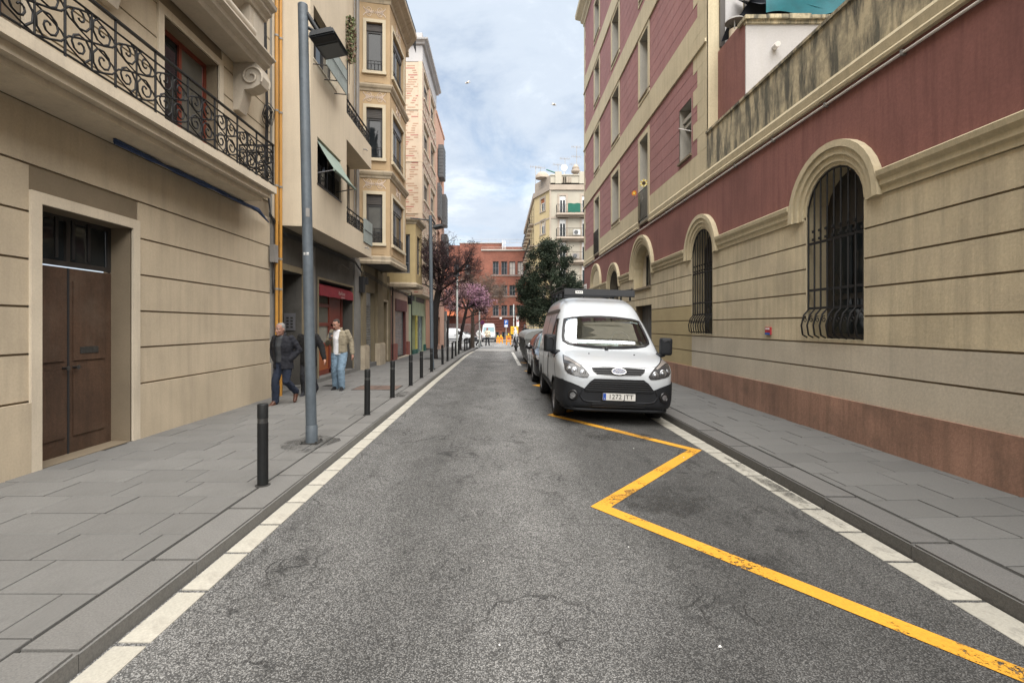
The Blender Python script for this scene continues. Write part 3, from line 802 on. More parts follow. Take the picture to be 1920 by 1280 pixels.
        mb.poly([(p[0], p[1], (zf(p[1]) if nm != 'x' else 0)+0.005-0.027*(max(0.6, p[0])-max(0.6, x))*(1 if x > 0 else 0)) for p in pts])
        tag(mb.build(nm, dirty), lab, kind='structure')
    r = random.Random(11); mb = MB()
    for (x, y) in [(0.95, 3.62), (-0.11, 3.38), (0.0, 2.49), (1.12, 2.5), (0.82, 4.55), (2.32, 6.2), (2.4, 5.4), (1.8, 6.6), (2.78, 4.3), (2.75, 5.1), (-1.75, 5.4)]:
        k = r.uniform(0.004, 0.009)
        pts = [(x+math.cos(a)*k*r.uniform(.5,1.3), y+math.sin(a)*k*r.uniform(.5,1.3), zroad(x, y)+r.uniform(0.004, 0.012)) for a in (0, 1.2, 2.4, 3.6, 5)]
        mb.poly(pts)
    tag(mb.build('litter', M_WHITE), 'scraps of pale litter on the asphalt', 'litter', kind='stuff')
build_ground()

# ------------------------------------------------------------------ left side of the street
SILL = 0.08
def cable(name_parent, path, r=0.012, m=None, name='cable', sag=0.0):
    mb = MB(); P = [Vector(p) for p in path]
    out = []
    for i in range(len(P)-1):
        for k in range(6):
            t = k/6; q = P[i].lerp(P[i+1], t); q.z -= sag*4*t*(1-t); out.append(q)
    out.append(P[-1]); mb.tube(out, r, 5)
    return mb.build(name, m or M_CABLE, name_parent)

# ---- A: beige stone building with iron balcony
def building_beige():
    F = Frame((FL, 0), (0, 1), (1, 0))
    Y0, Y1 = -14.0, 10.42
    b = thing('stone_house', 'beige rusticated stone house with iron balcony on the near left', 'house', (FL-2, 4, 0))
    H = [(5.2, 6.5, 0.1, 2.9, 0.35), (-1.0, 0.6, 0.1, 2.9, 0.35), (7.1, 8.5, 4.22, 6.1, 0.3), (3.6, 5.0, 4.22, 6.1, 0.3), (7.1, 8.5, 7.6, 10.2, 0.3), (3.6, 5.0, 7.6, 10.2, 0.3)]
    wall(F, Y0, Y1, -0.1, 19.0, H, M_GROOVE, 'wall', b, d=-0.02)
    mb = MB(); mb.box((FL-6, Y0, -0.1), (FL-0.40, Y0+0.2, 19)); mb.box((FL-6, Y0, 18.8), (FL-0.02, Y1, 19.0)); mb.box((FL-6, Y1-0.2, 3), (FL-0.3, Y1, 19)); mb.build('side_wall', M_BEIGE, b)
    # stone courses between the horizontal joints
    zs = [-0.1, 0.835, 1.325, 1.815, 2.305, 2.795, 3.285, 3.90]
    z = 4.22
    while z < 18.5: zs.append(z); z += 0.49
    for i in range(len(zs)-1):
        za, zb = zs[i]+0.012, zs[i+1]-0.012
        if zs[i] == 3.90: continue
        cuts = [(h[0]-0.12, h[1]+0.12) for h in H if h[2]-0.1 < zb and h[3]+0.14 > za]
        cuts.sort(); u = Y0
        for a, c in cuts + [(Y1, Y1)]:
            if a - u > 0.05:
                n = max(1, int((a-u)/5.0))
                for k in range(n):
                    mb = MB(); mb.fbox(F, u+(a-u)*k/n, u+(a-u)*(k+1)/n, za, zb, -0.018, 0.0 if i else 0.03)
                    mb.build('stone_course', M_BEIGE, b)
            u = c
    for h in H:
        surround(F, h[0], h[1], h[2], h[3], 0.12, 0.03, M_TRIM_PALE, b)
        if h[2] < 1:
            mb = MB(); mb.fbox(F, h[0], h[1], 0.1, 2.3, -0.33, -0.27); d = mb.build('door', M_DOORBROWN, b)
            u = (h[0]+h[1])/2
            for (q, z, n) in ((u-0.07, 1.12, 'knob'), (u+0.07, 1.12, 'knob')): mb = MB(); mb.tube([F.P(q, z, -0.27), F.P(q, z, -0.22), F.P(q, z, -0.2)], [0.012, 0.016, 0.028], 10); mb.build(n, M_STEEL_BAND, d)
            mb = MB(); mb.fbox(F, u-0.012, u+0.012, 0.1, 2.3, -0.27, -0.262); mb.build('meeting_strip', M_DARKIN, d)
            mb = MB(); mb.fbox(F, u+0.15, u+0.42, 1.28, 1.36, -0.255, -0.248); mb.build('letter_plate', M_STEEL_BAND, d)
            for q in (0.33, 0.5, 0.67): mb = MB(); mb.fbox(F, h[0]+(h[1]-h[0])*q-0.02, h[0]+(h[1]-h[0])*q+0.02, 2.4, 2.86, -0.22, -0.2); mb.build('grille_bar', M_IRON, d)
            for u in (h[0]+0.12, (h[0]+h[1])/2+0.06):
                for (a, c) in ((0.3, 1.1), (1.2, 2.15)):
                    mb = MB(); mb.fbox(F, u, u+(h[1]-h[0])/2-0.18, a, c, -0.275, -0.255); mb.build('door_panel', M_DOORBROWN, d)
            window(F, b, h[0], h[1], 2.32, 2.9, -0.27, 2)
        else: window(F, b, h[0], h[1], h[2], h[3], -0.2, 2, mf=M_WOODRED, fr=0.07)
    mb = MB(); mb.fbox(F, 10.42, 10.74, -0.1, 9.5, -0.3, 0.035); mb.build('stone_jamb', M_GREYSTONE, b)
    # iron balcony
    zf = 4.20
    mb = MB()
    for (o, a, c) in ((0.68, 4.08, zf), (0.60, 3.98, 4.078), (0.50, 3.90, 3.978)):
        mb.fbox(F, 2.8, 9.24-(0.68-o), a, c, 0.0, o)
    mb.build('balcony_slab', M_TRIM_PALE, b)
    scroll_railing(F, b, 2.9, 9.2, zf+0.01, 4.99, 0.63, panel=0.62, r=0.016)
    S = Frame((FL, 9.2), (1, 0), (0, 1))
    scroll_railing(S, b, 0.0, 0.62, zf+0.01, 4.99, 0.0, panel=0.62, r=0.016)
    # carved stone balcony above: moulded base, bombe middle, pedestal, moulded cap
    mb = MB()
    base = [(0.02, 6.40), (0.40, 6.40), (0.44, 6.46), (0.52, 6.50), (0.54, 6.56), (0.62, 6.60), (0.62, 6.63), (0.55, 6.66), (0.02, 6.66)]
    for prof, m_ in ((base, 0),):
        pts0 = [(p[0], p[1]) for p in prof]
        mb.extrude_poly(pts0, lambda p: F.P(2.6, p[1], p[0]), lambda p: F.P(8.72+0.62, p[1], p[0]))
    mb.build('balcony_base', M_BAROQUE, b)
    mb = MB()
    mb.fbox(F, 8.75, 9.28, 6.66, 7.34, 0.02, 0.42); mb.fbox(F, 8.84, 9.19, 6.78, 7.22, 0.42, 0.45)
    mb.fbox(F, 5.7, 6.2, 6.66, 7.34, 0.02, 0.42); mb.build('pedestal', M_BAROQUE, b)
    mb = MB(); n = 22; prof = []
    for k in range(n+1):
        t = k/n; prof.append((0.36 + 0.20*math.sin(2*PI*t*0.95+0.2)*(1-0.3*t), 6.66+0.68*t))
    for (ua, ub) in ((6.2, 8.75), (2.6, 5.7)):
        pts = [F.P(u, z, d) for u in (ua, ub) for d, z in prof]
        grid_faces(mb, pts, 2, n+1)
        mb.fbox(F, ua, ub, 6.66, 7.34, 0.0, 0.10)
        for u in (ua+0.002, ub-0.002): mb.poly([F.P(u, z, d) for d, z in prof] + [F.P(u, 7.34, 0.1), F.P(u, 6.66, 0.1)])
    mb.build('curved_parapet', M_BAROQUE, b)
    mb = MB()
    cap = [(0.0, 7.34), (0.46, 7.34), (0.48, 7.40), (0.56, 7.44), (0.56, 7.50), (0.64, 7.54), (0.66, 7.60), (0.0, 7.60)]
    mb.extrude_poly(cap, lambda p: F.P(2.6, p[1], p[0]), lambda p: F.P(9.32, p[1], p[0])); mb.build('balcony_cap', M_BAROQUE, b)
    # scroll corbels under it
    for u in (9.12, 6.0, 3.3):
        mb = MB(); out = []
        for k in range(25):
            a = -0.5 + 2*PI*1.35*k/24; rr = 0.21*(1-k/24*0.78); out.append((0.33+rr*math.cos(a), 6.15+rr*math.sin(a)))
        body = [(0.0, 5.55), (0.10, 5.55), (0.16, 5.75), (0.2, 5.92), (0.36, 5.94), (0.50, 6.02), (0.54, 6.15), (0.50, 6.32), (0.42, 6.398), (0.0, 6.398)]
        mb.extrude_poly(body, lambda p: F.P(u-0.14, p[1], p[0]), lambda p: F.P(u+0.14, p[1], p[0]))
        for s in (-0.15, 0.15): mb.tube([F.P(u+s, z, d) for d, z in out], 0.022, 5)
        mb.build('scroll_corbel', M_BAROQUE, b)
    mb = MB(); rr = MB()
    mb.fbox(F, Y0, Y1, 18.5, 18.7, 0, 0.4); mb.build('cornice', M_BAROQUE, b)

# pipes, cables
def pipes_and_cables():
    for i, (y, x) in enumerate(((10.52, FL+0.10), (10.64, FL+0.13))):
        t = thing('gas_pipe', ('yellow gas pipe on the grey stone jamb, nearer of the pair', 'yellow gas pipe beside the dark doorway, farther of the pair')[i], 'pipe', (x, y, 0.1), 'yellow gas pipes between the two houses')
        mb = MB(); mb.tube([(x, y, 0.1), (x, y, 9.6)], 0.036, 8); mb.build('pipe', M_PIPE, t)
        for z in (0.9, 2.4, 3.05, 4.6, 6.2, 7.8): 
            mb = MB(); mb.lathe((x, y, z), [(0.047, -0.02), (0.047, 0.02)], 8); mb.box((FL, y-0.012, z-0.012), (x, y+0.012, z+0.012)); mb.build('bracket', M_PIPE_GREY, t)
    t = thing('cable_coil', 'loose coil of black cable hanging by the yellow pipes', 'cable', (FL+0.1, 10.2, 6.0))
    mb = MB(); r = random.Random(2)
    for k in range(7):
        rr = 0.17+r.uniform(-.05,.05); c = (FL+0.07+0.015*k, 10.1+r.uniform(-.03,.03), 5.95+r.uniform(-.04,.04))
        mb.tube([(c[0]+0.02*math.sin(3*a), c[1]+rr*math.cos(a)*0.8, c[2]+rr*math.sin(a)) for a in [2*PI*i/18 for i in range(18)]], 0.008, 4, closed=True)
    mb.build('loop', M_CABLE, t)
    mb = MB()
    for k in range(4): mb.tube([(FL+0.06, 10.0+0.03*k, 9.4), (FL+0.08, 10.02+0.03*k, 7.2), (FL+0.07, 10.1+0.03*k, 6.1), (FL+0.07, 10.05+0.04*k, 4.6), (FL+0.07, 10.3, 3.95)], 0.01, 4)
    mb.build('strand', M_CABLE, t)
    t = thing('blue_cable', 'bunch of blue cable under the iron balcony slab', 'cable', (FL+0.1, 9.0, 4.0))
    mb = MB(); rr = random.Random(4)
    for k in range(5): mb.tube([(FL+0.15+0.03*rr.random(), 6.0+i*0.6, 3.86+0.03*math.sin(i*1.7+k)) for i in range(7)]+[(FL+0.08, 10.2, 3.75)], 0.013, 5)
    mb.build('strand', M_CABLE_B, t)
    t = thing('facade_cables', 'black cable bundle slung under the cream overhang', 'cable', (FL+0.1, 11, 3.7))
    mb = MB(); rr = random.Random(6)
    for k in range(6):
        o = rr.uniform(-.04,.04)
        mb.tube([(FL+0.05, 10.3, 3.95+o), (FL+0.1, 10.6, 3.75+o), (FL+0.16, 10.8, 3.62+o), (FL+0.12, 11.3, 3.66+o*1.5), (FL+0.10, 12.6, 3.70+o), (FL+0.10, 14.5, 3.72+o), (FL+0.12, 16.2, 3.70+o), (FL+0.14, 16.9, 3.45+o), (FL+0.12, 17.1, 2.95+o)], 0.012, 5)
    mb.build('strand', M_CABLE, t)
    mb = MB(); mb.box((FL+0.02, 16.85, 2.75), (FL+0.2, 17.12, 3.3)); mb.box((FL+0.02, 17.2, 3.05), (FL+0.25, 17.35, 3.3)); mb.build('junction_box', M_CABLE, t)
    t = thing('meter_box', 'small pale box on the grey jamb near the yellow pipes', 'utility box', (FL+0.05, 10.45, 3.1))
    mb = MB(); mb.box((FL+0.035, 10.33, 2.95), (FL+0.14, 10.5, 3.32)); mb.build('casing', M_PIPE_GREY, t)
    mb = MB(); mb.tube([(FL+0.08, 10.36, 2.95), (FL+0.08, 10.36, 2.4), (FL+0.07, 10.42, 2.3), (FL+0.07, 10.5, 2.6)], 0.012, 5); mb.build('lead', M_CABLE, t)
    t = thing('facade_wires', 'thin black wires strung along the shop fronts under the ochre bay', 'cable', (FL+0.2, 20, 3.6))
    mb = MB()
    for k in range(3): mb.tube([(FL+0.14, 17.1, 3.5-0.05*k), (FL+0.2, 18.4, 3.42-0.06*k), (FL+0.2, 20.1, 3.30-0.05*k), (FL+0.16, 21.6, 3.25-0.05*k), (FL+0.16, 24, 3.22-.03*k), (FL+0.16, 26.4, 3.1-.03*k)], 0.012, 4)
    mb.tube([(FL+0.16, 21.72, 3.6), (FL+0.16, 21.72, 0.1)], 0.03, 5); mb.tube([(FL+0.16, 26.42, 3.4), (FL+0.16, 26.42, 0.0)], 0.03, 5)
    mb.box((FL, 26.1, 2.75), (FL+0.2, 26.4, 3.2)); mb.build('strand', M_CABLE, t)

# ---- B: cream building with overhanging upper floors
def building_cream():
    b = thing('cream_house', 'cream rendered house whose plain upper floors overhang a dark shop front', 'house', (FL-2, 13.5, 0))
    F = Frame((FL, 0), (0, 1), (1, 0))
    d1 = (10.98, 12.10, 0.1, 2.87, 1.1); d2 = (13.2, 16.3, 0.1, 2.86, 0.75)
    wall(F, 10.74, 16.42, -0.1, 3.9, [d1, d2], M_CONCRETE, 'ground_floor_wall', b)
    mb = MB(); mb.fbox(F, 10.9, 12.2, -0.1, 0.16, -1.1, 0.03); mb.fbox(F, 13.12, 16.4, -0.1, 0.2, -0.75, 0.05); mb.build('door_step', M_SLAB, b)
    surround(F, 10.98, 12.10, 0.16, 2.87, 0.09, 0.03, M_COLUMN, b, name='door_trim', head=0.14)
    surround(F, 13.2, 16.3, 0.2, 2.86, 0.05, 0.025, M_COLUMN, b, name='door_trim', head=0.06)
    mb = MB(); mb.fbox(F, 10.98, 12.10, 0.16, 2.87, -1.1, -1.04); mb.build('entrance_door', M_DARKIN, b)
    # wooden shop door: frame, glazed leaf, panelled leaf
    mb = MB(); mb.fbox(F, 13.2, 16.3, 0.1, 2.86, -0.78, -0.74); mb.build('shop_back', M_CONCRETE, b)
    F0 = F; F = Frame((FL+0.44, 0.42), (0, 1), (1, 0))
    dr = MB()
    for u in (13.22, 14.28, 15.42): dr.fbox(F, u, u+0.12, 0.2, 2.8, -0.735, -0.66)
    dr.fbox(F, 13.34, 15.42, 2.68, 2.8, -0.735, -0.66); dr.fbox(F, 13.34, 15.42, 0.2, 0.34, -0.735, -0.66)
    for z in (1.02, 1.60, 2.15): dr.fbox(F, 13.34, 14.28, z, z+0.1, -0.735, -0.67)
    dr = dr.build('shop_door', M_WOODRED, b)
    for (za, zb) in ((1.12, 1.60), (1.70, 2.15), (2.25, 2.68)):
        mb = MB(); mb.fbox(F, 13.345, 14.275, za, zb, -0.72, -0.70); mb.build('pane', M_GLASS_B, dr)
    mb = MB(); mb.fbox(F, 13.345, 14.275, 0.34, 1.02, -0.73, -0.69); mb.build('door_panel', M_WOODOR, dr)
    for (za, zb) in ((0.40, 0.98), (1.06, 1.6), (1.66, 2.6)):
        mb = MB(); mb.fbox(F, 14.45, 15.36, za, zb, -0.725, -0.685); mb.build('door_panel', M_WOODOR if zb < 1 else M_WOODRED, dr)
    F = F0
    mb = MB(); mb.fbox(F, 16.42, 17.08, -0.1, 3.88, -0.1, 0.05); mb.build('end_pilaster', M_GREYSTONE, b)
    mb = MB(); mb.fbox(F, 12.45, 12.95, 0.1, 3.85, 0, 0.02); mb.build('wall_pier', M_GREYSTONE, b)
    # overhang: near wall, front, soffit, loggias
    X1 = 0.70; Z0, ZT = 3.82, 16.0
    pth = [(FL+0.06, 10.72), (FL+X1, 10.83), (FL+X1, 16.0), (FL, 16.0)]
    Fs, Ls = seg_frame(pth[0], pth[1], 1)
    wall(Fs, 0, Ls, Z0, ZT, [], M_CREAM, 'near_wall', b)
    mb = MB(); mb.box((FL-4, 10.45, 3.9), (FL+0.06, 10.72, ZT)); mb.build('party_wall', M_CREAM, b)
    Ff = Frame((FL+X1, 0), (0, 1), (1, 0))
    W = [(11.25, 12.92, 4.87, 5.93, 0.22), (11.02, 12.58, 7.60, 8.79, 0.22), (11.1, 12.7, 10.5, 11.65, 0.22), (11.1, 12.7, 13.4, 14.5, 0.22)]
    wall(Ff, 10.83, 13.40, Z0, ZT, W, M_CREAM, 'front_wall', b)
    for k, (za, zb) in enumerate(((Z0, 4.42), (6.68, 7.40))):   # loggia parapets
        mb = MB(); mb.fbox(Ff, 13.40, 16.0, za, zb, -0.12, 0.0); mb.fbox(Ff, 13.40, 16.0, za, za+0.14, -X1, -0.12); mb.fbox(Ff, 15.9, 16.0, za+0.14, zb, -X1+0.0, -0.12); mb.build('balcony_parapet', M_CREAM, b)
    mb = MB(); mb.fbox(Ff, 13.30, 13.398, Z0+0.01, ZT-0.01, -X1+0.02, -0.02); mb.build('loggia_side', M_CREAM, b)
    mb = MB(); mb.add([(FL+0.06, 10.72, Z0), (FL+X1, 10.83, Z0), (FL+X1, 13.4, Z0), (FL+0.0, 13.4, Z0)], [(0,1,2,3)])
    mb.build('soffit', M_CREAM, b)
    mb = MB(); mb.sweep([(FL+0.05, 10.71), (FL+X1+0.012, 10.822), (FL+X1+0.012, 16.01)], [(-0.0, Z0-0.03), (0.018, Z0-0.03), (0.018, Z0+0.03), (0.0, Z0+0.03)])
    mb.build('drip_moulding', M_CREAM, b)
    Lw = [(14.0, 15.0, 4.5, 6.3, 0.2), (14.0, 15.0, 7.4, 9.3, 0.2), (14.0, 15.0, 10.3, 12.2, 0.2), (14.0, 15.0, 13.2, 15, 0.2)]
    wall(F, 13.3, 17.0, 3.9, ZT, Lw, M_CREAM, 'recessed_wall', b)
    for h in Lw: window(F, b, *h[:4], d=-0.15, cols=2)
    for i, h in enumerate(W):
        w = window(Ff, b, *h[:4], d=-0.16, cols=3, fr=0.05, shutter=0.0)
        if i == 0: bar_railing(Ff, b, h[0]+0.03, h[1]-0.03, h[2]+0.02, h[2]+0.5, -0.05, step=0.10)
        mb = MB(); mb.fbox(Ff, h[0]-0.03, h[1]+0.03, h[2]-0.035, h[2], -0.22, 0.012); mb.build('sill', M_FRAME_DK if i == 0 else M_TRIM_PALE, b)
    # iron loggia rails
    scroll_railing(Ff, b, 13.45, 15.9, 4.42, 4.88, -0.05, panel=0.34, r=0.010)
    scroll_railing(Ff, b, 13.45, 15.9, 7.40, 7.86, -0.05, panel=0.34, r=0.010)
    mb = MB(); mb.box((FL-4, 10.45, ZT), (FL+X1+0.1, 17.0, ZT+0.3)); mb.build('roof', M_TRIM_PALE, b)
    mb = MB()
    for y in (14.9, 14.9): pass
    mb.tube([(FL+X1, 15.05, 7.0), (FL+X1+0.10, 15.05, 6.99), (FL+X1+0.12, 15.05, 6.95)], 0.018, 6); mb.tube([(FL+X1, 15.2, 4.02), (FL+X1+0.10, 15.2, 4.01), (FL+X1+0.12, 15.2, 3.97)], 0.018, 6)
    mb.build('drain_spout', M_PIPE_GREY, b)
    # drainpipes and cables down the back wall of the loggias
    mb = MB()
    for y, r in ((16.62, 0.045), (16.78, 0.03), (16.3, 0.02)): mb.tube([(FL+0.06, y, 3.9), (FL+0.06, y, 15.5)], r, 6)
    mb.build('downpipe', M_PIPE_GREY, b)
    mb = MB(); mb.tube([(FL+0.05, 15.6, 4.4), (FL+0.06, 15.62, 6.0), (FL+0.05, 15.55, 8.0), (FL+0.05, 15.6, 11.0)], 0.02, 5); mb.tube([(FL+0.06, 15.75, 4.4), (FL+0.04, 15.8, 6.4), (FL+0.06, 15.7, 9.0)], 0.012, 5)
    mb.build('wall_cable', M_CABLE, b)

def add_ons_cream():
    Ff = Frame((FL+0.70, 0), (0, 1), (1, 0))
    # sage awning over the small window
    t = thing('window_awning', 'sage green canvas awning half out over the small first floor window', 'awning', Ff.P(12.05, 5.9, 0))
    mb = MB(); n = 8; pts = []
    for i in range(n+1):
        u = 11.28+(12.9-11.28)*i/n
        for j in range(6):
            q = j/5; pts.append(Ff.P(u, 5.93-0.74*q-0.03*math.sin(PI*q), -0.06+0.44*q))
    grid_faces(mb, pts, n+1, 6); mb.build('canvas', M_GREENAWN, t)
    mb = MB(); mb.tube([Ff.P(11.26, 5.18, 0.38), Ff.P(12.92, 5.18, 0.38)], 0.03, 8); mb.build('front_bar', M_GREENAWN, t)
    for u in (11.3, 12.88):
        mb = MB(); mb.tube([Ff.P(u, 5.10, -0.1), Ff.P(u, 5.18, 0.36)], 0.014, 6); mb.build('arm', M_FRAME_GREY, t)
    # reed screens on the balconies
    t = thing('balcony_screen', 'grey green reed screen tied to the upper window balcony by the lamp', 'screen', Ff.P(11.7, 7.4, 0.25))
    for y in (11.0, 11.7, 12.4):
        mb = MB(); mb.tube([Ff.P(y, 7.45, 0.0), Ff.P(y, 7.42, 0.30)], 0.014, 5); mb.build('bracket', M_FRAME_DK, t)
    for k in range(12):
        mb = MB(); a = 10.98+1.46*k/12; mb.fbox(Ff, a+0.004, a+1.46/12-0.004, 7.43, 8.06, 0.29, 0.31); mb.build('slat', M_MESH_PANEL, t)
    mb = MB(); mb.tube([Ff.P(10.98, 8.05, 0.30), Ff.P(12.44, 8.05, 0.30)], 0.015, 5); mb.tube([Ff.P(10.98, 7.75, 0.325), Ff.P(12.44, 7.75, 0.325)], 0.008, 4); mb.build('rail', M_FRAME_DK, t)
    t = thing('balcony_screen', 'pale reed screen tied to the far end of the lower loggia rail', 'screen', Ff.P(15.6, 4.3, 0.05))
    for k in range(8):
        mb = MB(); a = 15.02+0.98*k/8; mb.fbox(Ff, a+0.004, a+0.98/8-0.004, 4.18, 4.90, 0.015, 0.035); mb.build('slat', M_MESH_PANEL, t)
    mb = MB(); mb.tube([Ff.P(15.02, 4.55, 0.045), Ff.P(16.0, 4.55, 0.045)], 0.008, 4); mb.build('tie', M_FRAME_DK, t)
    # trailing plant high up
    t = thing('trailing_plant', 'withered trailing plant hanging high on the cream wall edge', 'plant', Ff.P(13.45, 9.8, 0.05))
    r = random.Random(5)
    mats_ = [mat('dry_leaf', (0.20, 0.13, 0.085), 0.9, rand=0.2), mat('grey_green_leaf', (0.13, 0.15, 0.07), 0.9, rand=0.2)]
    for kk in range(2):
        mb = MB()
        for k in range(420):
            z = 8.75+1.25*r.random()**0.8; w = 0.16*(0.4+0.6*math.sin(PI*(z-8.7)/1.4))
            c = Ff.P(13.42+r.uniform(-w, w*1.6), z, 0.06+r.uniform(-0.05, 0.14)); s = r.uniform(0.025, 0.06)
            ax = Vector((r.uniform(-1,1), r.uniform(-1,1), r.uniform(-1,1))).normalized(); bx = ax.orthogonal().normalized()
            mb.add([c-ax*s, c+bx*s*.6, c+ax*s, c-bx*s*.6], [(0,1,2,3)])
        o = mb.build('leaves', mats_[kk], t); o['kind'] = 'stuff'
    mb = MB(); mb.tube([Ff.P(13.42, 9.9, 0.04), Ff.P(13.45, 9.0, 0.07), Ff.P(13.47, 8.2, 0.05)], 0.008, 4); mb.build('stem', M_RUST, t)
    # red awning with lettering
    F = Frame((FL, 0), (0, 1), (1, 0))
    t = thing('shop_awning', 'red canvas awning with worn white lettering over the wooden shop door', 'awning', F.P(14.8, 2.8, 0))
    mb = MB(); n = 10; pts = []
    prof = [(-0.34, 2.83), (-0.2, 2.81), (-0.08, 2.76), (-0.02, 2.71), (0.015, 2.66), (0.03, 2.43)]
    for i in range(n+1):
        u = 13.3+3.0*i/n
        for d, z in prof: pts.append(F.P(u, z+0.008*math.sin(i*2.1), d))
    grid_faces(mb, pts, n+1, len(prof))
    for u in (13.3, 16.3): mb.poly([F.P(u, z, d) for d, z in prof] + [F.P(u, 2.43, 0.01), F.P(u, 2.6, -0.3)])
    mb.build('canvas', M_REDAWN, t)
    fade = flat('worn_white_lettering', (0.45, 0.33, 0.31), 0.8)
    put_text('lettering', 'Rui\u00b7Roma', 0.155, fade, ((0, 1, 0), (0, 0, 1)), F.P(15.1, 2.585, 0.030), t, shear=0.25, depth=0.001)
    put_text('lettering', 'restaurant', 0.085, fade, ((0, 1, 0), (0, 0, 1)), F.P(15.2, 2.475, 0.034), t, depth=0.001)
    t = thing('intercom', 'grey intercom panel beside the dark doorway', 'intercom', (FL-0.1, 12.0, 1.6))
    G = Frame((FL, 12.095), (-1, 0), (0, -1))
    mb = MB(); mb.fbox(G, 0.15, 0.42, 1.50, 1.92, 0, 0.03); mb.build('plate', M_FRAME_GREY, t)
    for k in range(4):
        for j in range(2):
            mb = MB(); mb.fbox(G, 0.2+0.1*j, 0.26+0.1*j, 1.56+0.075*k, 1.60+0.075*k, 0.03, 0.037); mb.build('button', M_FRAME_DK, t)
    t = thing('wall_bracket', 'small broken bracket on the stained wall above the red awning', 'bracket', F.P(15.2, 3.3, 0.02))
    mb = MB(); mb.tube([F.P(14.7, 3.42, 0), F.P(14.8, 3.44, 0.15), F.P(15.3, 3.36, 0.18)], 0.012, 5); mb.build('arm', M_GREYSTONE, t)

# ---- C: ochre house with bay windows
def scroll_relief(F, parent, uc, zc, w, d, m):
    """pair of painted acanthus scrolls in low relief."""
    mb = MB(); ex, ey = F.d, Vector((0,0,1))
    for sx in (1, -1):
        c = F.P(uc+sx*w*0.25, zc, d)
        mb.tube(spiral(c+ey*w*0.10, ex*sx, ey, 0.012, w*0.13, 1.3, 2.2), 0.012, 4, caps=False)
        mb.tube(spiral(c-ey*w*0.10, ex*sx, -ey, 0.012, w*0.13, 1.3, 2.2), 0.012, 4, caps=False)
        for s in (1, -1):
            mb.tube([c+ex*sx*w*(-0.22+0.44*t)+ey*s*w*(0.02+0.26*(t-0.35)**2*1.3) for t in [i/8 for i in range(9)]], 0.012, 4, caps=False)
            mb.tube([c+ex*sx*w*(0.02+0.2*t)+ey*s*w*(0.20*t*t) for t in [i/6 for i in range(7)]], 0.012, 4, caps=False)
        mb.tube([c-ex*sx*w*0.25, c+ex*sx*w*0.12], 0.012, 4)
    return mb.build('scroll_ornament', m, parent)

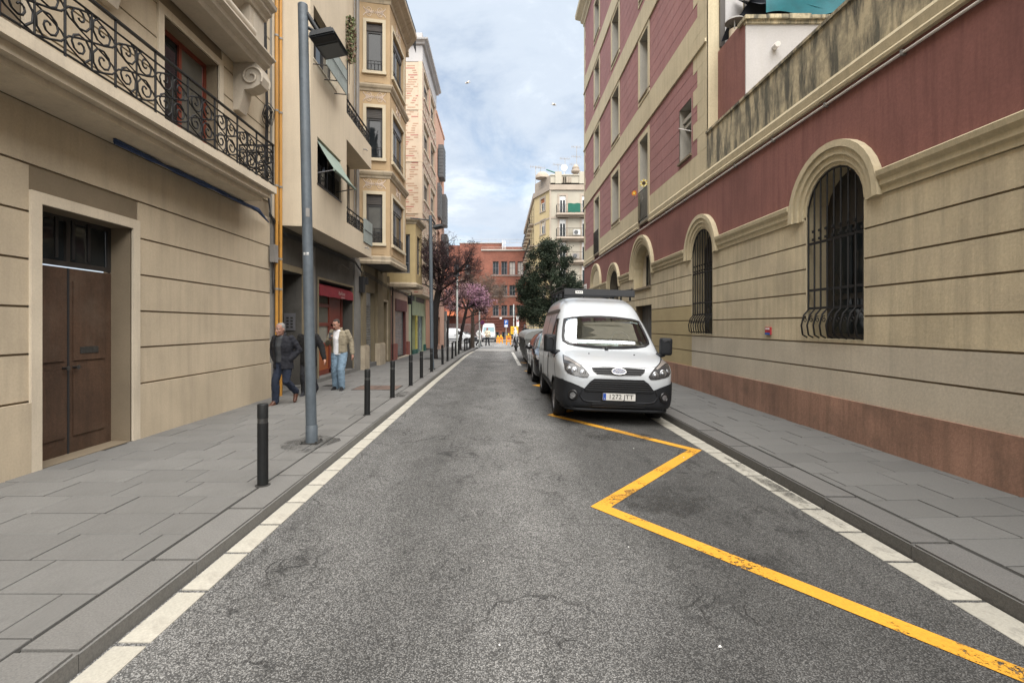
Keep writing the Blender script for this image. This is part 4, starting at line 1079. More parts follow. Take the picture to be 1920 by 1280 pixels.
def building_ochre():
    b = thing('ochre_house', 'ochre house with tall bay windows and scroll ornaments', 'house', (FL-2, 19, 0))
    F = Frame((FL, 0), (0, 1), (1, 0))
    XB = -3.80
    pa, pb, pc, pd = (FL, 17.02), (XB-0.02, 17.22), (XB+0.03, 19.85), (FL, 20.1)
    Z = [3.95, 6.89, 9.90, 12.85]
    H = (17.75, 19.15, 0.12, 2.85, 0.5); H2 = (20.35, 21.25, 0.12, 2.62, 0.25)
    wall(F, 17.08, 21.6, -0.1, 13.4, [H, H2], M_COLUMN, 'back_wall', b, d=0.0)
    for (fa, fb, near) in ((pa, pb, True), (pb, pc, False), (pc, pd, True)):
        Fk, L = seg_frame(fa, fb, 1)
        for i in range(3):
            za, zb = Z[i], Z[i+1]
            if near: u0, u1 = L*0.24, L*0.76
            else: u0, u1 = 0.35, L-0.42
            w0, w1 = za+0.53, zb-0.72
            wall(Fk, 0, L, za, zb, [(u0, u1, w0, w1, 0.16)], M_OCHRE, 'bay_wall', b)
            surround(Fk, u0, u1, w0, w1, 0.11, 0.03, M_PALE_SURR, b, sill=0.10)
            window(Fk, b, u0, u1, w0, w1, -0.10, cols=1 if near else 2, fr=0.065, mf=M_FRAME_DK if near else M_FRAME_GREY, shutter=0.34 if i < 2 else 0.26, mg=M_GLASS, ms=M_SHUT_BOX if near else M_FRAME_GREY)
            if i or not near: bar_railing(Fk, b, u0+0.03, u1-0.03, w0+0.02, w0+0.38, -0.03, step=0.12, r=0.007)
            else: scroll_railing(Fk, b, u0+0.02, u1-0.02, w0+0.02, w0+0.52, -0.03, panel=0.26, r=0.008)
            scroll_relief(Fk, b, (u0+u1)/2, zb-0.36, min(0.80, L*0.8), 0.004, M_SCROLL)
            # sunk panel below the window, drawn by a thin raised frame
            mb = MB(); a, c, e, f = u0-0.05, u1+0.05, za+0.14, w0-0.16
            for q in ((a, c, e, e+0.02), (a, c, f-0.02, f), (a, a+0.02, e+0.02, f-0.02), (c-0.02, c, e+0.02, f-0.02)): mb.fbox(Fk, q[0], q[1], q[2], q[3], 0, 0.012)
            mb.build('panel_moulding', M_OCHRE, b)
        if near: 
            mb = MB(); mb.fbox(Fk, 0.0, 0.05, Z[0], Z[3], 0, 0.02); mb.fbox(Fk, L-0.1, L-0.002, Z[0], Z[3], 0, 0.015); mb.build('corner_strip', M_OCHRE, b)
    prof = lambda z: [(0.0, z-0.16), (0.03, z-0.16), (0.05, z-0.09), (0.09, z-0.05), (0.12, z+0.02), (0.12, z+0.07), (0.05, z+0.10), (0.0, z+0.10)]
    for z in (Z[1], Z[2]):
        mb = MB(); mb.sweep([pa, pb, pc, pd], prof(z)); mb.build('band_cornice', M_OCHRE_TRIM, b)
    mb = MB(); mb.sweep([pa, pb, pc, pd], [(-0.05, 3.76), (0.03, 3.76), (0.06, 3.84), (0.04, 3.90), (0.05, 4.0), (0.0, 4.04), (-0.05, 4.04)]); mb.build('base_moulding', M_OCHRE_TRIM, b)
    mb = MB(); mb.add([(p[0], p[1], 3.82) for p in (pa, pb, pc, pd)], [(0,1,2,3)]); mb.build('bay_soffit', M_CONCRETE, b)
    mb = MB(); mb.sweep([(FL-0.3, 17.0), pb, pc, (FL, 21.6)], [(-0.1, 12.80), (0.03, 12.80), (0.06, 12.9), (0.22, 13.02), (0.26, 13.10), (0.42, 13.2), (0.44, 13.30), (-0.1, 13.34)]); mb.build('crown_cornice', M_OCHRE_TRIM, b)
    mb = MB()
    Fk, L = seg_frame(pb, pc, 1)
    mb.fbox(Fk, 0.1, L+1.4, 13.34, 14.35, -0.25, -0.15); mb.build('roof_parapet', M_OCHRE_TRIM, b)
    bar_railing(Fk, b, 0.1, L+1.4, 13.36, 14.3, 0.15, step=0.09)
    mb = MB(); mb.box((FL-4, 17.0, 13.35), (FL+0.9, 21.6, 13.5)); mb.box((FL-4, 16.98, 3.9), (FL-0.02, 17.05, 13.35)); mb.box((FL-4, 21.5, 6), (FL-0.02, 21.6, 13.35)); mb.build('roof', M_OCHRE_TRIM, b)
    # ground floor: pilasters, plinths, gate, narrow door
    for (ua, ub, pl) in ((17.10, 17.62, True), (19.3, 20.1, True), (20.12, 20.26, False), (21.32, 21.6, False)):
        mb = MB(); mb.fbox(F, ua, ub, 0.0, 3.75, -0.01, 0.10); mb.build('pilaster', M_COLUMN, b)
        if pl:
            mb = MB(); mb.fbox(F, ua-0.04, ub+0.06, -0.05, 0.88, 0.0, 0.2); mb.fbox(F, ua-0.04, ub+0.06, 0.88, 0.92, 0.0, 0.17); mb.build('plinth', M_PLINTH, b)
    mb = MB(); mb.fbox(F, 17.6, 19.3, -0.05, 0.22, -0.5, 0.06); mb.build('door_step', M_SLAB, b)
    # lattice shutter
    mb = MB(); mb.fbox(F, 17.75, 19.15, 0.1, 2.85, -0.5, -0.47); mb.build('shop_back', M_DARKIN, b)
    g = MB()
    for k in range(11): g.tube([F.P(17.78+0.95*k/10, 0.22, -0.06), F.P(17.78+0.95*k/10, 2.83, -0.06)], 0.010, 4)
    g = g.build('lattice_gate', M_SHUT_GREY, b)
    for k in range(22):
        mb = MB(); z = 0.25+k*0.095; mb.fbox(F, 17.76, 18.75, z, z+0.028, -0.075, -0.045); mb.build('slat', M_SHUT_GREY, g)
    for k in range(5):
        mb = MB(); z = 2.36+k*0.096; mb.fbox(F, 17.76, 18.75, z, z+0.09, -0.07, -0.05); mb.build('slat', M_SHUT_GREY, g)
    surround(F, 20.35, 21.25, 0.12, 2.62, 0.08, 0.05, M_PLINTH, b, name='door_trim')
    mb = MB(); mb.fbox(F, 20.35, 21.25, 0.1, 2.62, -0.25, -0.2); d = mb.build('side_door', M_COLUMN, b)
    for z0, z1 in ((0.3, 1.2), (1.35, 2.45)):
        mb = MB(); mb.fbox(F, 20.5, 21.1, z0, z1, -0.2, -0.185); mb.build('door_panel', M_COLUMN, d)

# ---- D: low pink shop with small yellow bay
def building_pink():
    b = thing('pink_shop', 'low pink shop house with grey roller shutter and small ochre bay', 'shop', (FL-2, 24, 0))
    F = Frame((FL, 0), (0, 1), (1, 0))
    H = (23.0, 25.7, 0.1, 2.85, 0.22)
    wall(F, 21.6, 26.4, -0.2, 6.3, [H], M_PINK, 'wall', b)
    mb = MB(); mb.fbox(F, 21.75, 22.0, 0, 2.95, 0, 0.05); mb.build('door_jamb', M_MAROON, b)
    for k in range(2):
        mb = MB(); mb.fbox(F, 23.0+1.35*k+0.01, 24.35+1.35*k-0.01, 2.32, 2.87, -0.15, 0.04); mb.build('fascia_panel', M_MAROON, b)
    roller(F, 23.02, 25.35, 0.12, 2.32, -0.12, M_SHUT_GREY, b, slat=0.075)
    mb = MB(); mb.fbox(F, 25.36, 25.7, 0.1, 2.32, -0.2, 0.0); mb.build('shutter_jamb', M_MAROON, b)
    mb = MB()
    mb.fbox(F, 22.1, 22.98, -0.15, 0.78, 0, 0.12); mb.fbox(F, 25.72, 26.2, -0.15, 0.78, 0, 0.12); mb.build('base_block', M_REDBASE, b)
    mb = MB(); mb.fbox(F, 22.9, 25.8, -0.15, 0.10, -0.2, 0.14); mb.build('door_step', M_TRIM_PALE, b)
    mb = MB(); mb.sweep([(FL, 21.6), (FL, 26.4)], [(-0.01, 3.28), (0.1, 3.28), (0.12, 3.36), (0.16, 3.45), (-0.01, 3.45)]); mb.build('string_course', M_OCHRE_TRIM, b)
    pa, pb, pc, pd = (FL, 21.35), (-3.66, 21.55), (-3.62, 23.1), (FL, 23.3)
    for k, (fa, fb) in enumerate(((pa, pb), (pb, pc), (pc, pd))):
        Fk, L = seg_frame(fa, fb, 1)
        u0, u1 = (L*0.22, L*0.80) if k != 1 else (L*0.25, L*0.75)
        wall(Fk, 0, L, 3.4, 6.1, [(u0, u1, 3.9, 5.6, 0.14)], M_OCHRE2, 'bay_wall', b)
        window(Fk, b, u0, u1, 3.9, 5.6, -0.08, cols=1, fr=0.06, mf=M_FRAME_GREY, rows=(4.35,), mg=M_GLASS)
    mb = MB(); mb.sweep([pa, pb, pc, pd], [(-0.1, 3.30), (0.04, 3.30), (0.06, 3.42), (0.0, 3.5), (-0.1, 3.5)]); mb.build('base_moulding', M_OCHRE_TRIM, b)
    mb = MB(); mb.add([(p[0], p[1], 3.34) for p in (pa, pb, pc, pd)], [(0,1,2,3)]); mb.build('bay_soffit', M_OCHRE_TRIM, b)
    mb = MB(); mb.sweep([pa, pb, pc, pd], [(-0.4, 6.05), (0.03, 6.05), (0.06, 6.12), (0.16, 6.2), (0.18, 6.28), (-0.4, 6.34)]); mb.build('crown_cornice', M_OCHRE_TRIM, b)
    mb = MB(); mb.box((FL-4, 21.6, 6.28), (FL+0.05, 26.4, 6.38)); mb.add([(p[0], p[1], 6.3) for p in (pa, pb, pc, pd)], [(0,1,2,3)]); mb.build('roof', M_OCHRE_TRIM, b)

# ---- E: tall cream brick block
def building_brick_cream():
    b = thing('brick_apartment_block', 'tall cream glazed brick block with scattered red bricks and white top', 'apartment block', (-6, 29, 0))
    X = -4.16
    S = Frame((X, 26.7), (-1, 0), (0, -1))          # wall that faces the camera
    F = Frame((X, 0), (0, 1), (1, 0))
    G = Frame((FL, 0), (0, 1), (1, 0))
    wall(S, 0, 6, 3.3, 15.9, [], M_CREAMBRICK, 'side_wall', b)
    Wd = []
    for z0 in (5.1, 7.72+0.85, 10.52+0.85, 13.33+0.85):
        Wd += [(27.25, 29.1, z0, z0+1.42, 0.2), (30.0, 31.7, z0, z0+1.42, 0.2)]
    wall(F, 26.7, 32.5, 3.3, 15.9, Wd, M_CREAMBRICK, 'front_wall', b)
    for h in Wd:
        window(F, b, *h[:4], d=-0.12, cols=2, fr=0.06, mf=M_FRAME_GREY, mg=M_GLASS, shutter=0.35 if rng.random() < .6 else 0.12, ms=M_TRIM_PALE)
        mb = MB(); mb.fbox(F, h[0]-0.05, h[1]+0.05, h[2]-0.08, h[2], 0, 0.06); mb.build('sill', M_TRIM_PALE, b)
        mb = MB(); mb.fbox(F, h[0]-0.05, h[1]+0.05, h[3], h[3]+0.06, 0, 0.04); mb.build('lintel', M_TRIM_PALE, b)
        mb = MB(); mb.fbox(F, h[1]+0.06, h[1]+0.5, h[2]-0.05, h[3]+0.05, 0.0, 0.02); mb.build('salmon_panel', M_SALMON, b)
    # coloured bricks laid at random through the courses, proud of the pale ones
    r = random.Random(9)
    reds, tans = MB(), MB(); n_ind = 0
    for (Fk, L) in ((S, 1.75), (F, 5.8)):
        z = 3.4
        while z < 15.8:
            u = r.uniform(0, 0.5); n = 0
            while u < L-0.3:
                if r.random() < 0.8:
                    w = r.choice((0.22, 0.22, 0.44, 0.5)); 
                    uu = u if Fk is S else 26.7+u
                    hit = Fk is F and any(h[0]-0.3 < uu+w/2 < h[1]+0.6 and h[2]-0.15 < z < h[3]+0.1 for h in Wd)
                    if not hit: (reds if r.random() < 0.22 else tans).fbox(Fk, uu, uu+min(w, L-u), z, z+0.055, -0.01, 0.006)
                    u += w+0.03
                u += r.uniform(0.12, 0.4)
            z += 0.125
    for mbx, mm in ((reds, M_BRICKRED), (tans, M_BRICKTAN)):
        o = mbx.build('coloured_bricks', mm, b, recalc=False); o['kind'] = 'stuff'
    jn = MB(); z = 3.4
    while z < 15.8:
        jn.fbox(S, 0, 1.8, z-0.012, z-0.006, 0, 0.0015); z += 0.125
    for z in (4.92, 7.72, 10.52, 13.33):
        mb = MB(); mb.fbox(S, 0.03, 6, z-0.05, z+0.05, 0, 0.035); mb.fbox(F, 26.7, 32.5, z-0.05, z+0.05, 0, 0.035); mb.build('floor_band', M_CREAMBRICK, b)
    mb = MB(); mb.fbox(S, 0.0, 0.22, 3.3, 15.9, 0, 0.03); mb.build('corner_strip', M_CREAMBRICK, b)
    mb = MB(); mb.fbox(S, 0, 6, 15.9, 16.85, -0.3, 0.02); mb.fbox(F, 26.72, 32.5, 15.9, 16.85, -0.3, 0.02); mb.build('attic_band', M_WHITE_WALL, b)
    mb = MB(); mb.sweep([(X-6, 26.68), (X+0.02, 26.68), (X+0.02, 32.6)], [(-0.3, 16.80), (0.12, 16.80), (0.16, 16.88), (0.30, 16.95), (0.32, 17.03), (-0.3, 17.08)]); mb.build('cornice', M_WHITE_WALL, b)
    mb = MB(); mb.box((X-6, 27.6, 17.05), (X-0.15, 32.2, 18.0)); mb.build('roof_parapet', M_WHITE_WALL, b)
    mb = MB(); mb.tube([S.P(1.6, 3.4, 0.05), S.P(1.6, 15.8, 0.05)], 0.05, 6); mb.tube([S.P(1.35, 3.4, 0.03), S.P(1.35, 14, 0.03)], 0.015, 4); mb.build('downpipe', M_SALMON, b)
    mb = MB(); mb.box((X-6, 26.72, 3.3), (X-0.02, 32.48, 3.36)); mb.build('soffit', M_CREAMBRICK, b)
    # ground floor: green and yellow shop front
    H = [(27.45, 28.4, 0.0, 2.2, 0.3), (28.95, 31.6, 0.0, 2.2, 0.3), (27.1, 28.3, 3.0, 3.32, 0.1), (28.6, 32.0, 3.0, 3.32, 0.1)]
    wall(G, 26.4, 32.5, -0.3, 3.34, H, M_GREENP, 'shop_wall', b)
    mb = MB(); mb.fbox(G, 28.42, 28.93, 0.25, 2.2, -0.05, 0.06); mb.build('shop_pillar', M_YELLOWP, b)
    mb = MB(); mb.fbox(G, 27.4, 28.42, 0.0, 0.25, -0.05, 0.08); mb.fbox(G, 28.42, 29.0, -0.2, 0.25, -0.05, 0.1); mb.fbox(G, 31.55, 32.1, -0.2, 0.4, 0, 0.1); mb.build('base_block', M_TEAL, b)
    mb = MB(); mb.fbox(G, 27.45, 28.4, 0.2, 2.2, -0.3, -0.26); mb.build('side_door', M_OCHRE2, b)
    for k in range(2): roller(G, 28.97+1.3*k, 30.27+1.3*k-0.03, 0.0, 2.2, -0.12, M_SHUT_TEAL, b, slat=0.12)
    for (a, c) in ((27.1, 28.3), (28.6, 32.0)):
        for k in range(5):
            mb = MB(); mb.fbox(G, a, c, 3.0+0.062*k, 3.045+0.062*k, -0.05, -0.01); mb.build('louvre', M_LOUVRE, b)
    mb = MB(); mb.tube([G.P(28.7, 1.9-0.12*k+0.0, 0.066) for k in range(3)], 0.01, 4)
    r = random.Random(3)
    for k in range(9):
        z = 1.8-0.12*k; mb.tube([G.P(28.6+r.uniform(-.06,.12), z, 0.063), G.P(28.72+r.uniform(-.1,.1), z-0.05, 0.063), G.P(28.62+r.uniform(-.06,.14), z-0.09, 0.063)], 0.008, 4)
    mb.build('scrawl', M_CABLE, b)

# ---- F: salmon block with projecting louvre boxes
def building_salmon():
    b = thing('salmon_apartment_block', 'salmon rendered block with dark projecting louvre boxes', 'apartment block', (-6, 35, 0))
    X = -4.16; F = Frame((X, 0), (0, 1), (1, 0))
    Wd = [(33.2, 34.6, z, z+1.9, 0.2) for z in (0.3, 3.5, 6.2, 8.9, 11.7)] + [(35.2, 36.6, z, z+1.9, 0.2) for z in (3.5, 6.2, 8.9, 11.7)]
    wall(F, 32.5, 37.2, -0.3, 15.6, Wd, M_SALMON, 'wall', b)
    for h in Wd: window(F, b, *h[:4], d=-0.12, cols=2, fr=0.06, mf=M_FRAME_DK)
    E = Frame((X, 37.2), (-1, 0), (0, 1))
    wall(E, 0, 8, -0.3, 15.6, [(1.5, 2.7, z, z+1.6, 0.2) for z in (3.5, 6.2, 8.9, 11.7)], M_SALMON, 'end_wall', b)
    mb = MB(); mb.box((X-8, 32.5, 15.6), (X+0.05, 37.25, 15.8)); mb.build('roof', M_SALMON, b)
    for (ya, yb, za, zb, o) in ((33.6, 34.8, 11.74, 13.95, 0.36), (33.1, 34.2, 8.9, 11.2, 0.18), (35.6, 36.8, 8.87, 11.1, 0.30), (35.5, 36.9, 5.9, 8.2, 0.38)):
        mb = MB(); mb.fbox(F, ya, yb, za, zb, 0.0, o); lb = mb.build('louvre_box', M_LOUVRE, b)
        for k in range(9):
            for Fk, a, c in ((Frame((X, ya), (1, 0), (0, -1)), 0.02, o-0.02), (F, ya+0.03, yb-0.03)):
                mb = MB(); z = za+0.06+(zb-za-0.1)*k/9
                if Fk is F: mb.fbox(Fk, a, c, z, z+0.16, o, o+0.02)
                else: mb.fbox(Fk, a, c, z, z+0.16, 0, 0.02)
                mb.build('slat', M_LOUVRE, lb)
    # grey concrete column of the corner arcade
    t = thing('concrete_column', 'plain grey concrete column at the far left corner', 'column', (-4.55, 39.2, zg(39)))
    mb = MB(); mb.box((-4.75, 38.9, zg(39)), (-4.25, 39.6, 2.0)); mb.build('shaft', M_SHUT_GREY, t)
    mb = MB(); mb.box((-4.80, 38.85, 2.0), (-4.2, 39.65, 2.75)); mb.build('head', M_SLAB, t)

building_beige(); pipes_and_cables(); building_cream(); add_ons_cream(); building_ochre(); building_pink(); building_brick_cream(); building_salmon()

# ------------------------------------------------------------------ right side: red and cream block
def rects_minus(u0, u1, z0, z1, holes):
    """split a rectangle into pieces that avoid the holes (columns of rectangles)."""
    us = sorted({u0, u1} | {min(max(h[i], u0), u1) for h in holes for i in (0, 1)})
    out = []
    for a, b in zip(us[:-1], us[1:]):
        if b-a < 1e-4: continue
        c = (a+b)/2; segs = [(z0, z1)]
        for h in holes:
            if not (h[0] < c < h[1]): continue
            nx = []
            for s, e in segs:
                if h[3] <= s or h[2] >= e: nx.append((s, e)); continue
                if h[2] > s: nx.append((s, h[2]))
                if h[3] < e: nx.append((h[3], e))
            segs = nx
        for s, e in segs: out.append((a, b, s, e))
    mrg = []
    for q in out:
        for p in mrg:
            if abs(p[1]-q[0]) < 1e-4 and abs(p[2]-q[2]) < 1e-4 and abs(p[3]-q[3]) < 1e-4: p[1] = q[1]; break
        else: mrg.append(list(q))
    return mrg

def archivolt(F, parent, yc, hw, zs, rise, leg, m, d0=0.0):
    """three stepped mouldings round an arched head, with short legs."""
    mb = MB()
    for (off, w, d) in ((0.05, 0.09, 0.03), (0.14, 0.10, 0.06), (0.24, 0.09, 0.09)):
        n = 18; inn, out = [], []
        for k in range(n+1):
            a = PI*(1-k/n)
            inn.append((yc+(hw+off)*math.cos(a), zs+(rise+off)*math.sin(a))); out.append((yc+(hw+off+w)*math.cos(a), zs+(rise+off+w)*math.sin(a)))
        inn = [(inn[0][0], leg)] + inn + [(inn[-1][0], leg)]; out = [(out[0][0], leg)] + out + [(out[-1][0], leg)]
        for k in range(len(inn)-1):
            a, b, c, e = inn[k], inn[k+1], out[k+1], out[k]
            mb.add([F.P(p[0], p[1], d) for p in (a, b, c, e)] + [F.P(p[0], p[1], d0-0.02) for p in (a, b, c, e)], [(0,1,2,3), (0,4,5,1), (3,2,6,7)])
        for p, q in ((inn[0], out[0]), (inn[-1], out[-1])):
            mb.quad(F.P(p[0], leg, d), F.P(q[0], leg, d), F.P(q[0], leg, d0-0.02), F.P(p[0], leg, d0-0.02))
    return mb.build('archivolt', m, parent)

def arch_fill(F, mb, a, b, z0, zs, rise, d):
    n = 14; mb.poly([F.P(a, z0, d)] + [F.P(*arch_pt(a, b, zs, rise, k/n), d) for k in range(n+1)] + [F.P(b, z0, d)])

def building_red_full():
    b = thing('red_and_cream_block', 'dusky red stucco block with cream bands, arched windows and low wall nearer', 'building', (FR+3, 18, 0))
    F = Frame((FR, 0), (0, 1), (-1, 0))
    YN, YM, YF = -14.0, 11.16, 27.3
    ZT = 19.0
    cols = [(23.15, 24.25), (19.35, 20.5), (15.55, 16.45)]
    op = [(a, c, z0, z1, 0.38) for (a, c) in cols for (z0, z1) in ((9.1, 11.08), (12.42, 14.22), (15.6, 17.35))]
    op += [(23.15, 24.25, 5.05, 7.72, 0.38), (15.55, 16.45, 4.98, 7.72, 0.38), (19.35, 20.5, 5.8, 7.76, 0.38)]
    small = (12.06, 12.86, 5.82, 7.2, 0.34)
    allop = op + [small]
    A = [(10.86, 12.03, 1.42, 3.27, 0.585), (15.28, 17.2, 2.86, 3.32, 0.93), (19.45, 20.95, 1.2, 3.14, 0.72), (6.35, 7.55, 1.42, 3.27, 0.585), (1.9, 3.1, 1.42, 3.27, 0.585), (-4, -2.8, 1.42, 3.27, 0.585)]
    gd = (15.2, 17.0, 0.05, 2.27, 0.3)
    # backing wall (seen only in the joints)
    wall(F, YN, YF, -0.2, 4.86, [gd], M_GROOVE, 'lower_wall', b, d=-0.022, reveal=0.5, arches=A)
    wall(F, YM, YF, 4.86, ZT, [h[:4] for h in allop], M_GROOVE_R, 'upper_wall', b, d=-0.022, reveal=0.0)
    for h in allop:   # painted reveals
        mb = MB(); rv = h[4]
        for p in (h[0], h[1]): mb.quad(F.P(p, h[2], 0), F.P(p, h[2], -rv), F.P(p, h[3], -rv), F.P(p, h[3], 0))
        for z in (h[2], h[3]): mb.quad(F.P(h[0], z, 0), F.P(h[1], z, 0), F.P(h[1], z, -rv), F.P(h[0], z, -rv))
        mb.build('reveal', M_REVEAL, b)
        window(F, b, h[0], h[1], h[2], h[3], d=-0.30, cols=1 if h is small else 2, fr=0.07, mf=M_FRAME_GREY, mg=M_GLASS)
    # terracotta plinth
    for (a, c) in ((YN, 15.2), (17.0, YF)):
        n = max(1, int((c-a)/8))
        for k in range(n):
            mb = MB(); mb.fbox(F, a+(c-a)*k/n, a+(c-a)*(k+1)/n, -0.15, 0.62, -0.02, 0.03+0.0004*k); mb.build('plinth', M_TERRA, b)
    # sand courses of the ground floor, cut round arches and door
    zz = [0.62, 1.0, 1.37, 1.74, 2.11, 2.48, 2.86, 3.24]
    for i in range(len(zz)-1):
        za, zb = zz[i]+(0.012 if i else 0.0), zz[i+1]-0.012
        holes = [(a[0], a[1], a[2], a[3]+a[4]) for a in A] + [gd]
        for (u0, u1, s, e) in rects_minus(YN, YF, za, zb, holes):
            cuts = [u0] + [v for v in (12.03, 15.2, 5.0, 0.0, -6.0) if u0+0.3 < v < u1-0.3] + [u1]
            cuts.sort()
            for p, q in zip(cuts[:-1], cuts[1:]):
                c = (p+q)/2
                m = M_SAND_OLIVE if (12.0 < c < 15.25 and zb < 2.2) else M_SAND_GREY if (c < 12.1 and zb < 1.5) else M_SAND_BLK
                mb = MB(); e_ = 0.0006*rng.random()
                mb.fbox(F, p, q, s, e, -0.02, e_); mb.build('stone_course', m, b)
    # spandrels beside the arch heads up to the cornice, then the moulded cornice broken by the archivolts
    def hood(a): return (a[0]-0.33, a[1]+0.33)
    mb = MB(); u = YN
    prof = [(-0.01, 3.235), (0.025, 3.235), (0.03, 3.30), (0.06, 3.33), (0.06, 3.39), (0.10, 3.44), (0.11, 3.50), (0.02, 3.545), (-0.01, 3.545)]
    for a in sorted(A): 
        p, q = hood(a)
        mb = MB(); mb.extrude_poly(prof, lambda t: F.P(u, t[1], t[0]), lambda t: F.P(p, t[1], t[0])); mb.build('cornice', M_SAND, b); u = q
    mb = MB(); mb.extrude_poly(prof, lambda t: F.P(u, t[1], t[0]), lambda t: F.P(YF, t[1], t[0])); mb.build('cornice', M_SAND, b)
    for a in A:
        archivolt(F, b, (a[0]+a[1])/2, (a[1]-a[0])/2, a[3], a[4], 3.22, M_SAND)
        mb = MB()  # plain jamb faces between opening and courses under the hood
        n = 12
        for k in range(n):
            p, q = arch_pt(a[0], a[1], a[3], a[4], k/n), arch_pt(a[0], a[1], a[3], a[4], (k+1)/n)
            s = 1.0
            def o(t): 
                cx_, cz_ = (a[0]+a[1])/2, a[3]; return (cx_+(t[0]-cx_)*1.12, cz_+(t[1]-cz_)*1.12)
            mb.quad(F.P(*p, 0.004), F.P(*q, 0.004), F.P(*o(q), 0.004), F.P(*o(p), 0.004))
            mb.quad(F.P(*p, 0.004), F.P(*q, 0.004), F.P(*q, -0.06), F.P(*p, -0.06))
        mb.build('arch_face', M_SAND, b)
        mb = MB()
        for u in (a[0]+0.003, a[1]-0.003): mb.quad(F.P(u, a[2], 0), F.P(u, a[3], 0), F.P(u, a[3], -0.5), F.P(u, a[2], -0.5))
        for k in range(n):
            p, q = arch_pt(a[0]+.003, a[1]-.003, a[3], a[4]-.003, k/n), arch_pt(a[0]+.003, a[1]-.003, a[3], a[4]-.003, (k+1)/n)
            mb.quad(F.P(*p, 0), F.P(*q, 0), F.P(*q, -0.5), F.P(*p, -0.5))
        mb.quad(F.P(a[0], a[2]+0.003, 0.0), F.P(a[1], a[2]+0.003, 0.0), F.P(a[1], a[2]+0.003, -0.5), F.P(a[0], a[2]+0.003, -0.5))
        mb.build('arch_reveal', M_SAND, b)
        yc = (a[0]+a[1])/2
        deep = a[0] == 15.28
        if deep:
            mb = MB(); arch_fill(F, mb, a[0], a[1], a[2], a[3], a[4], -0.30); mb.build('niche_back', M_SAND_GREY, b)
            window(F, b, 15.6, 16.62, 2.92, 3.95, -0.255, cols=2, fr=0.05, thick=0.03)
            mb = MB(); mb.fbox(F, a[0]-0.04, a[1]+0.04, a[2]-0.06, a[2], -0.02, 0.05); mb.build('sill', M_GROOVE, b)
        else:
            mb = MB(); arch_fill(F, mb, a[0], a[1], a[2], a[3], a[4], -0.32); w = mb.build('window', M_FRAME_DK, b)
            for k in range(2):
                for (s, e) in ((a[2]+0.08, 2.0), (2.08, 3.05)):
                    mb = MB(); mb.fbox(F, yc+(k-1)*0.5+0.04 if k == 0 else yc+0.03, yc-0.03 if k == 0 else yc+0.46, s, e, -0.318, -0.305); mb.build('pane', M_GLASS, w)
            # iron grille proud of the wall, bars curled out at the foot
            g = MB(); N = 8; hw = (a[1]-a[0])/2
            for k in range(N+1):
                u = a[0]+0.03+(2*hw-0.06)*k/N; t = (u-yc)/hw
                zt = a[3]+a[4]*math.sqrt(max(0.0, 1-t*t))-0.02
                g.tube([F.P(u, a[2]+0.02, 0.0), F.P(u, a[2]+0.06, 0.07), F.P(u, a[2]+0.2, 0.09), F.P(u, a[2]+0.36, 0.05), F.P(u, a[2]+0.44, -0.02), F.P(u, zt, -0.02)], 0.013, 5)
                if k < N:
                    zq = a[2]+0.42
                    g.tube(spiral(F.P(u+hw/N*1.0, zq-0.13, 0.07), F.d, Vector((0,0,1)), 0.01, 0.05, 1.3), 0.007, 4, caps=False)
                    for zq in (2.9, 3.02): g.cbox(F.P(u, zq, -0.005), (0.03, 0.035, 0.035))
            for z in (a[2]+0.44, 2.13, 2.83): g.fbox(F, a[0]+0.02, a[1]-0.02, z, z+0.035, -0.035, -0.012)
            n = 14; g.tube([F.P(*arch_pt(a[0]+.02, a[1]-.02, a[3], a[4]-.02, k/n), -0.02) for k in range(n+1)], 0.014, 5)
            g.build('iron_grille', M_IRON, b)
    # blind arch at the far end
    archivolt(F, b, 23.85, 0.86, 3.55, 0.72, 3.22, M_SAND)
    mb = MB(); arch_fill(F, mb, 22.99, 24.71, 3.24, 3.55, 0.72, 0.008); mb.build('blind_arch', M_SAND, b)
    # red zone above the cornice
    mb = MB(); holes = [(a[0]-0.02, a[1]+0.02, a[2], a[3]+a[4]) for a in A]
    for (u0, u1, s, e) in rects_minus(YN, YF, 3.54, 4.86, holes): mb.fbox(F, u0, u1, s, e, -0.02, -0.012)
    for a in A:    # corners beside the arch heads
        n = 12
        for k in range(n):
            p, q = arch_pt(a[0]-.02, a[1]+.02, a[3], a[4]+.02, k/n), arch_pt(a[0]-.02, a[1]+.02, a[3], a[4]+.02, (k+1)/n)
            t = max(a[3]+a[4]+0.02, 3.55)
            mb.quad(F.P(*p, -0.012), F.P(*q, -0.012), F.P(q[0], t, -0.012), F.P(p[0], t, -0.012))
    mb.build('red_frieze', M_RED2, b)
    # drip moulding, first sand band
    mb = MB(); prof = [(-0.02, 4.86), (0.05, 4.86), (0.06, 4.90), (0.03, 4.94), (0.05, 5.06), (0.015, 5.12), (-0.02, 5.12)]
    segs = []; u = YN
    for h in sorted([h for h in op if h[2] < 5.1]): segs.append((u, h[0]-0.16)); u = h[1]+0.16
    segs.append((u, YF))
    for a, c in segs: mb.extrude_poly(prof, lambda t: F.P(a, t[1], t[0]), lambda t: F.P(c, t[1], t[0]))
    mb.build('drip_moulding', M_SAND, b)
    def band(z0, z1, m, name='sand_band', y0=YM, d=0.0):
        for (u0, u1, s, e) in rects_minus(y0, YF, z0, z1, [(h[0], h[1], h[2], h[3]) for h in allop]):
            mb = MB(); mb.fbox(F, u0, u1, s, e, -0.02, d); mb.build(name, m, b)
    band(5.12, 5.66, M_SAND)
    # red courses of the upper floors with grooves, between surrounds
    W_ = 0.17
    QW = 0.75
    holes = [(h[0]-W_, h[1]+W_, h[2]-0.16, h[3]+W_) for h in op] + [small[:4]]
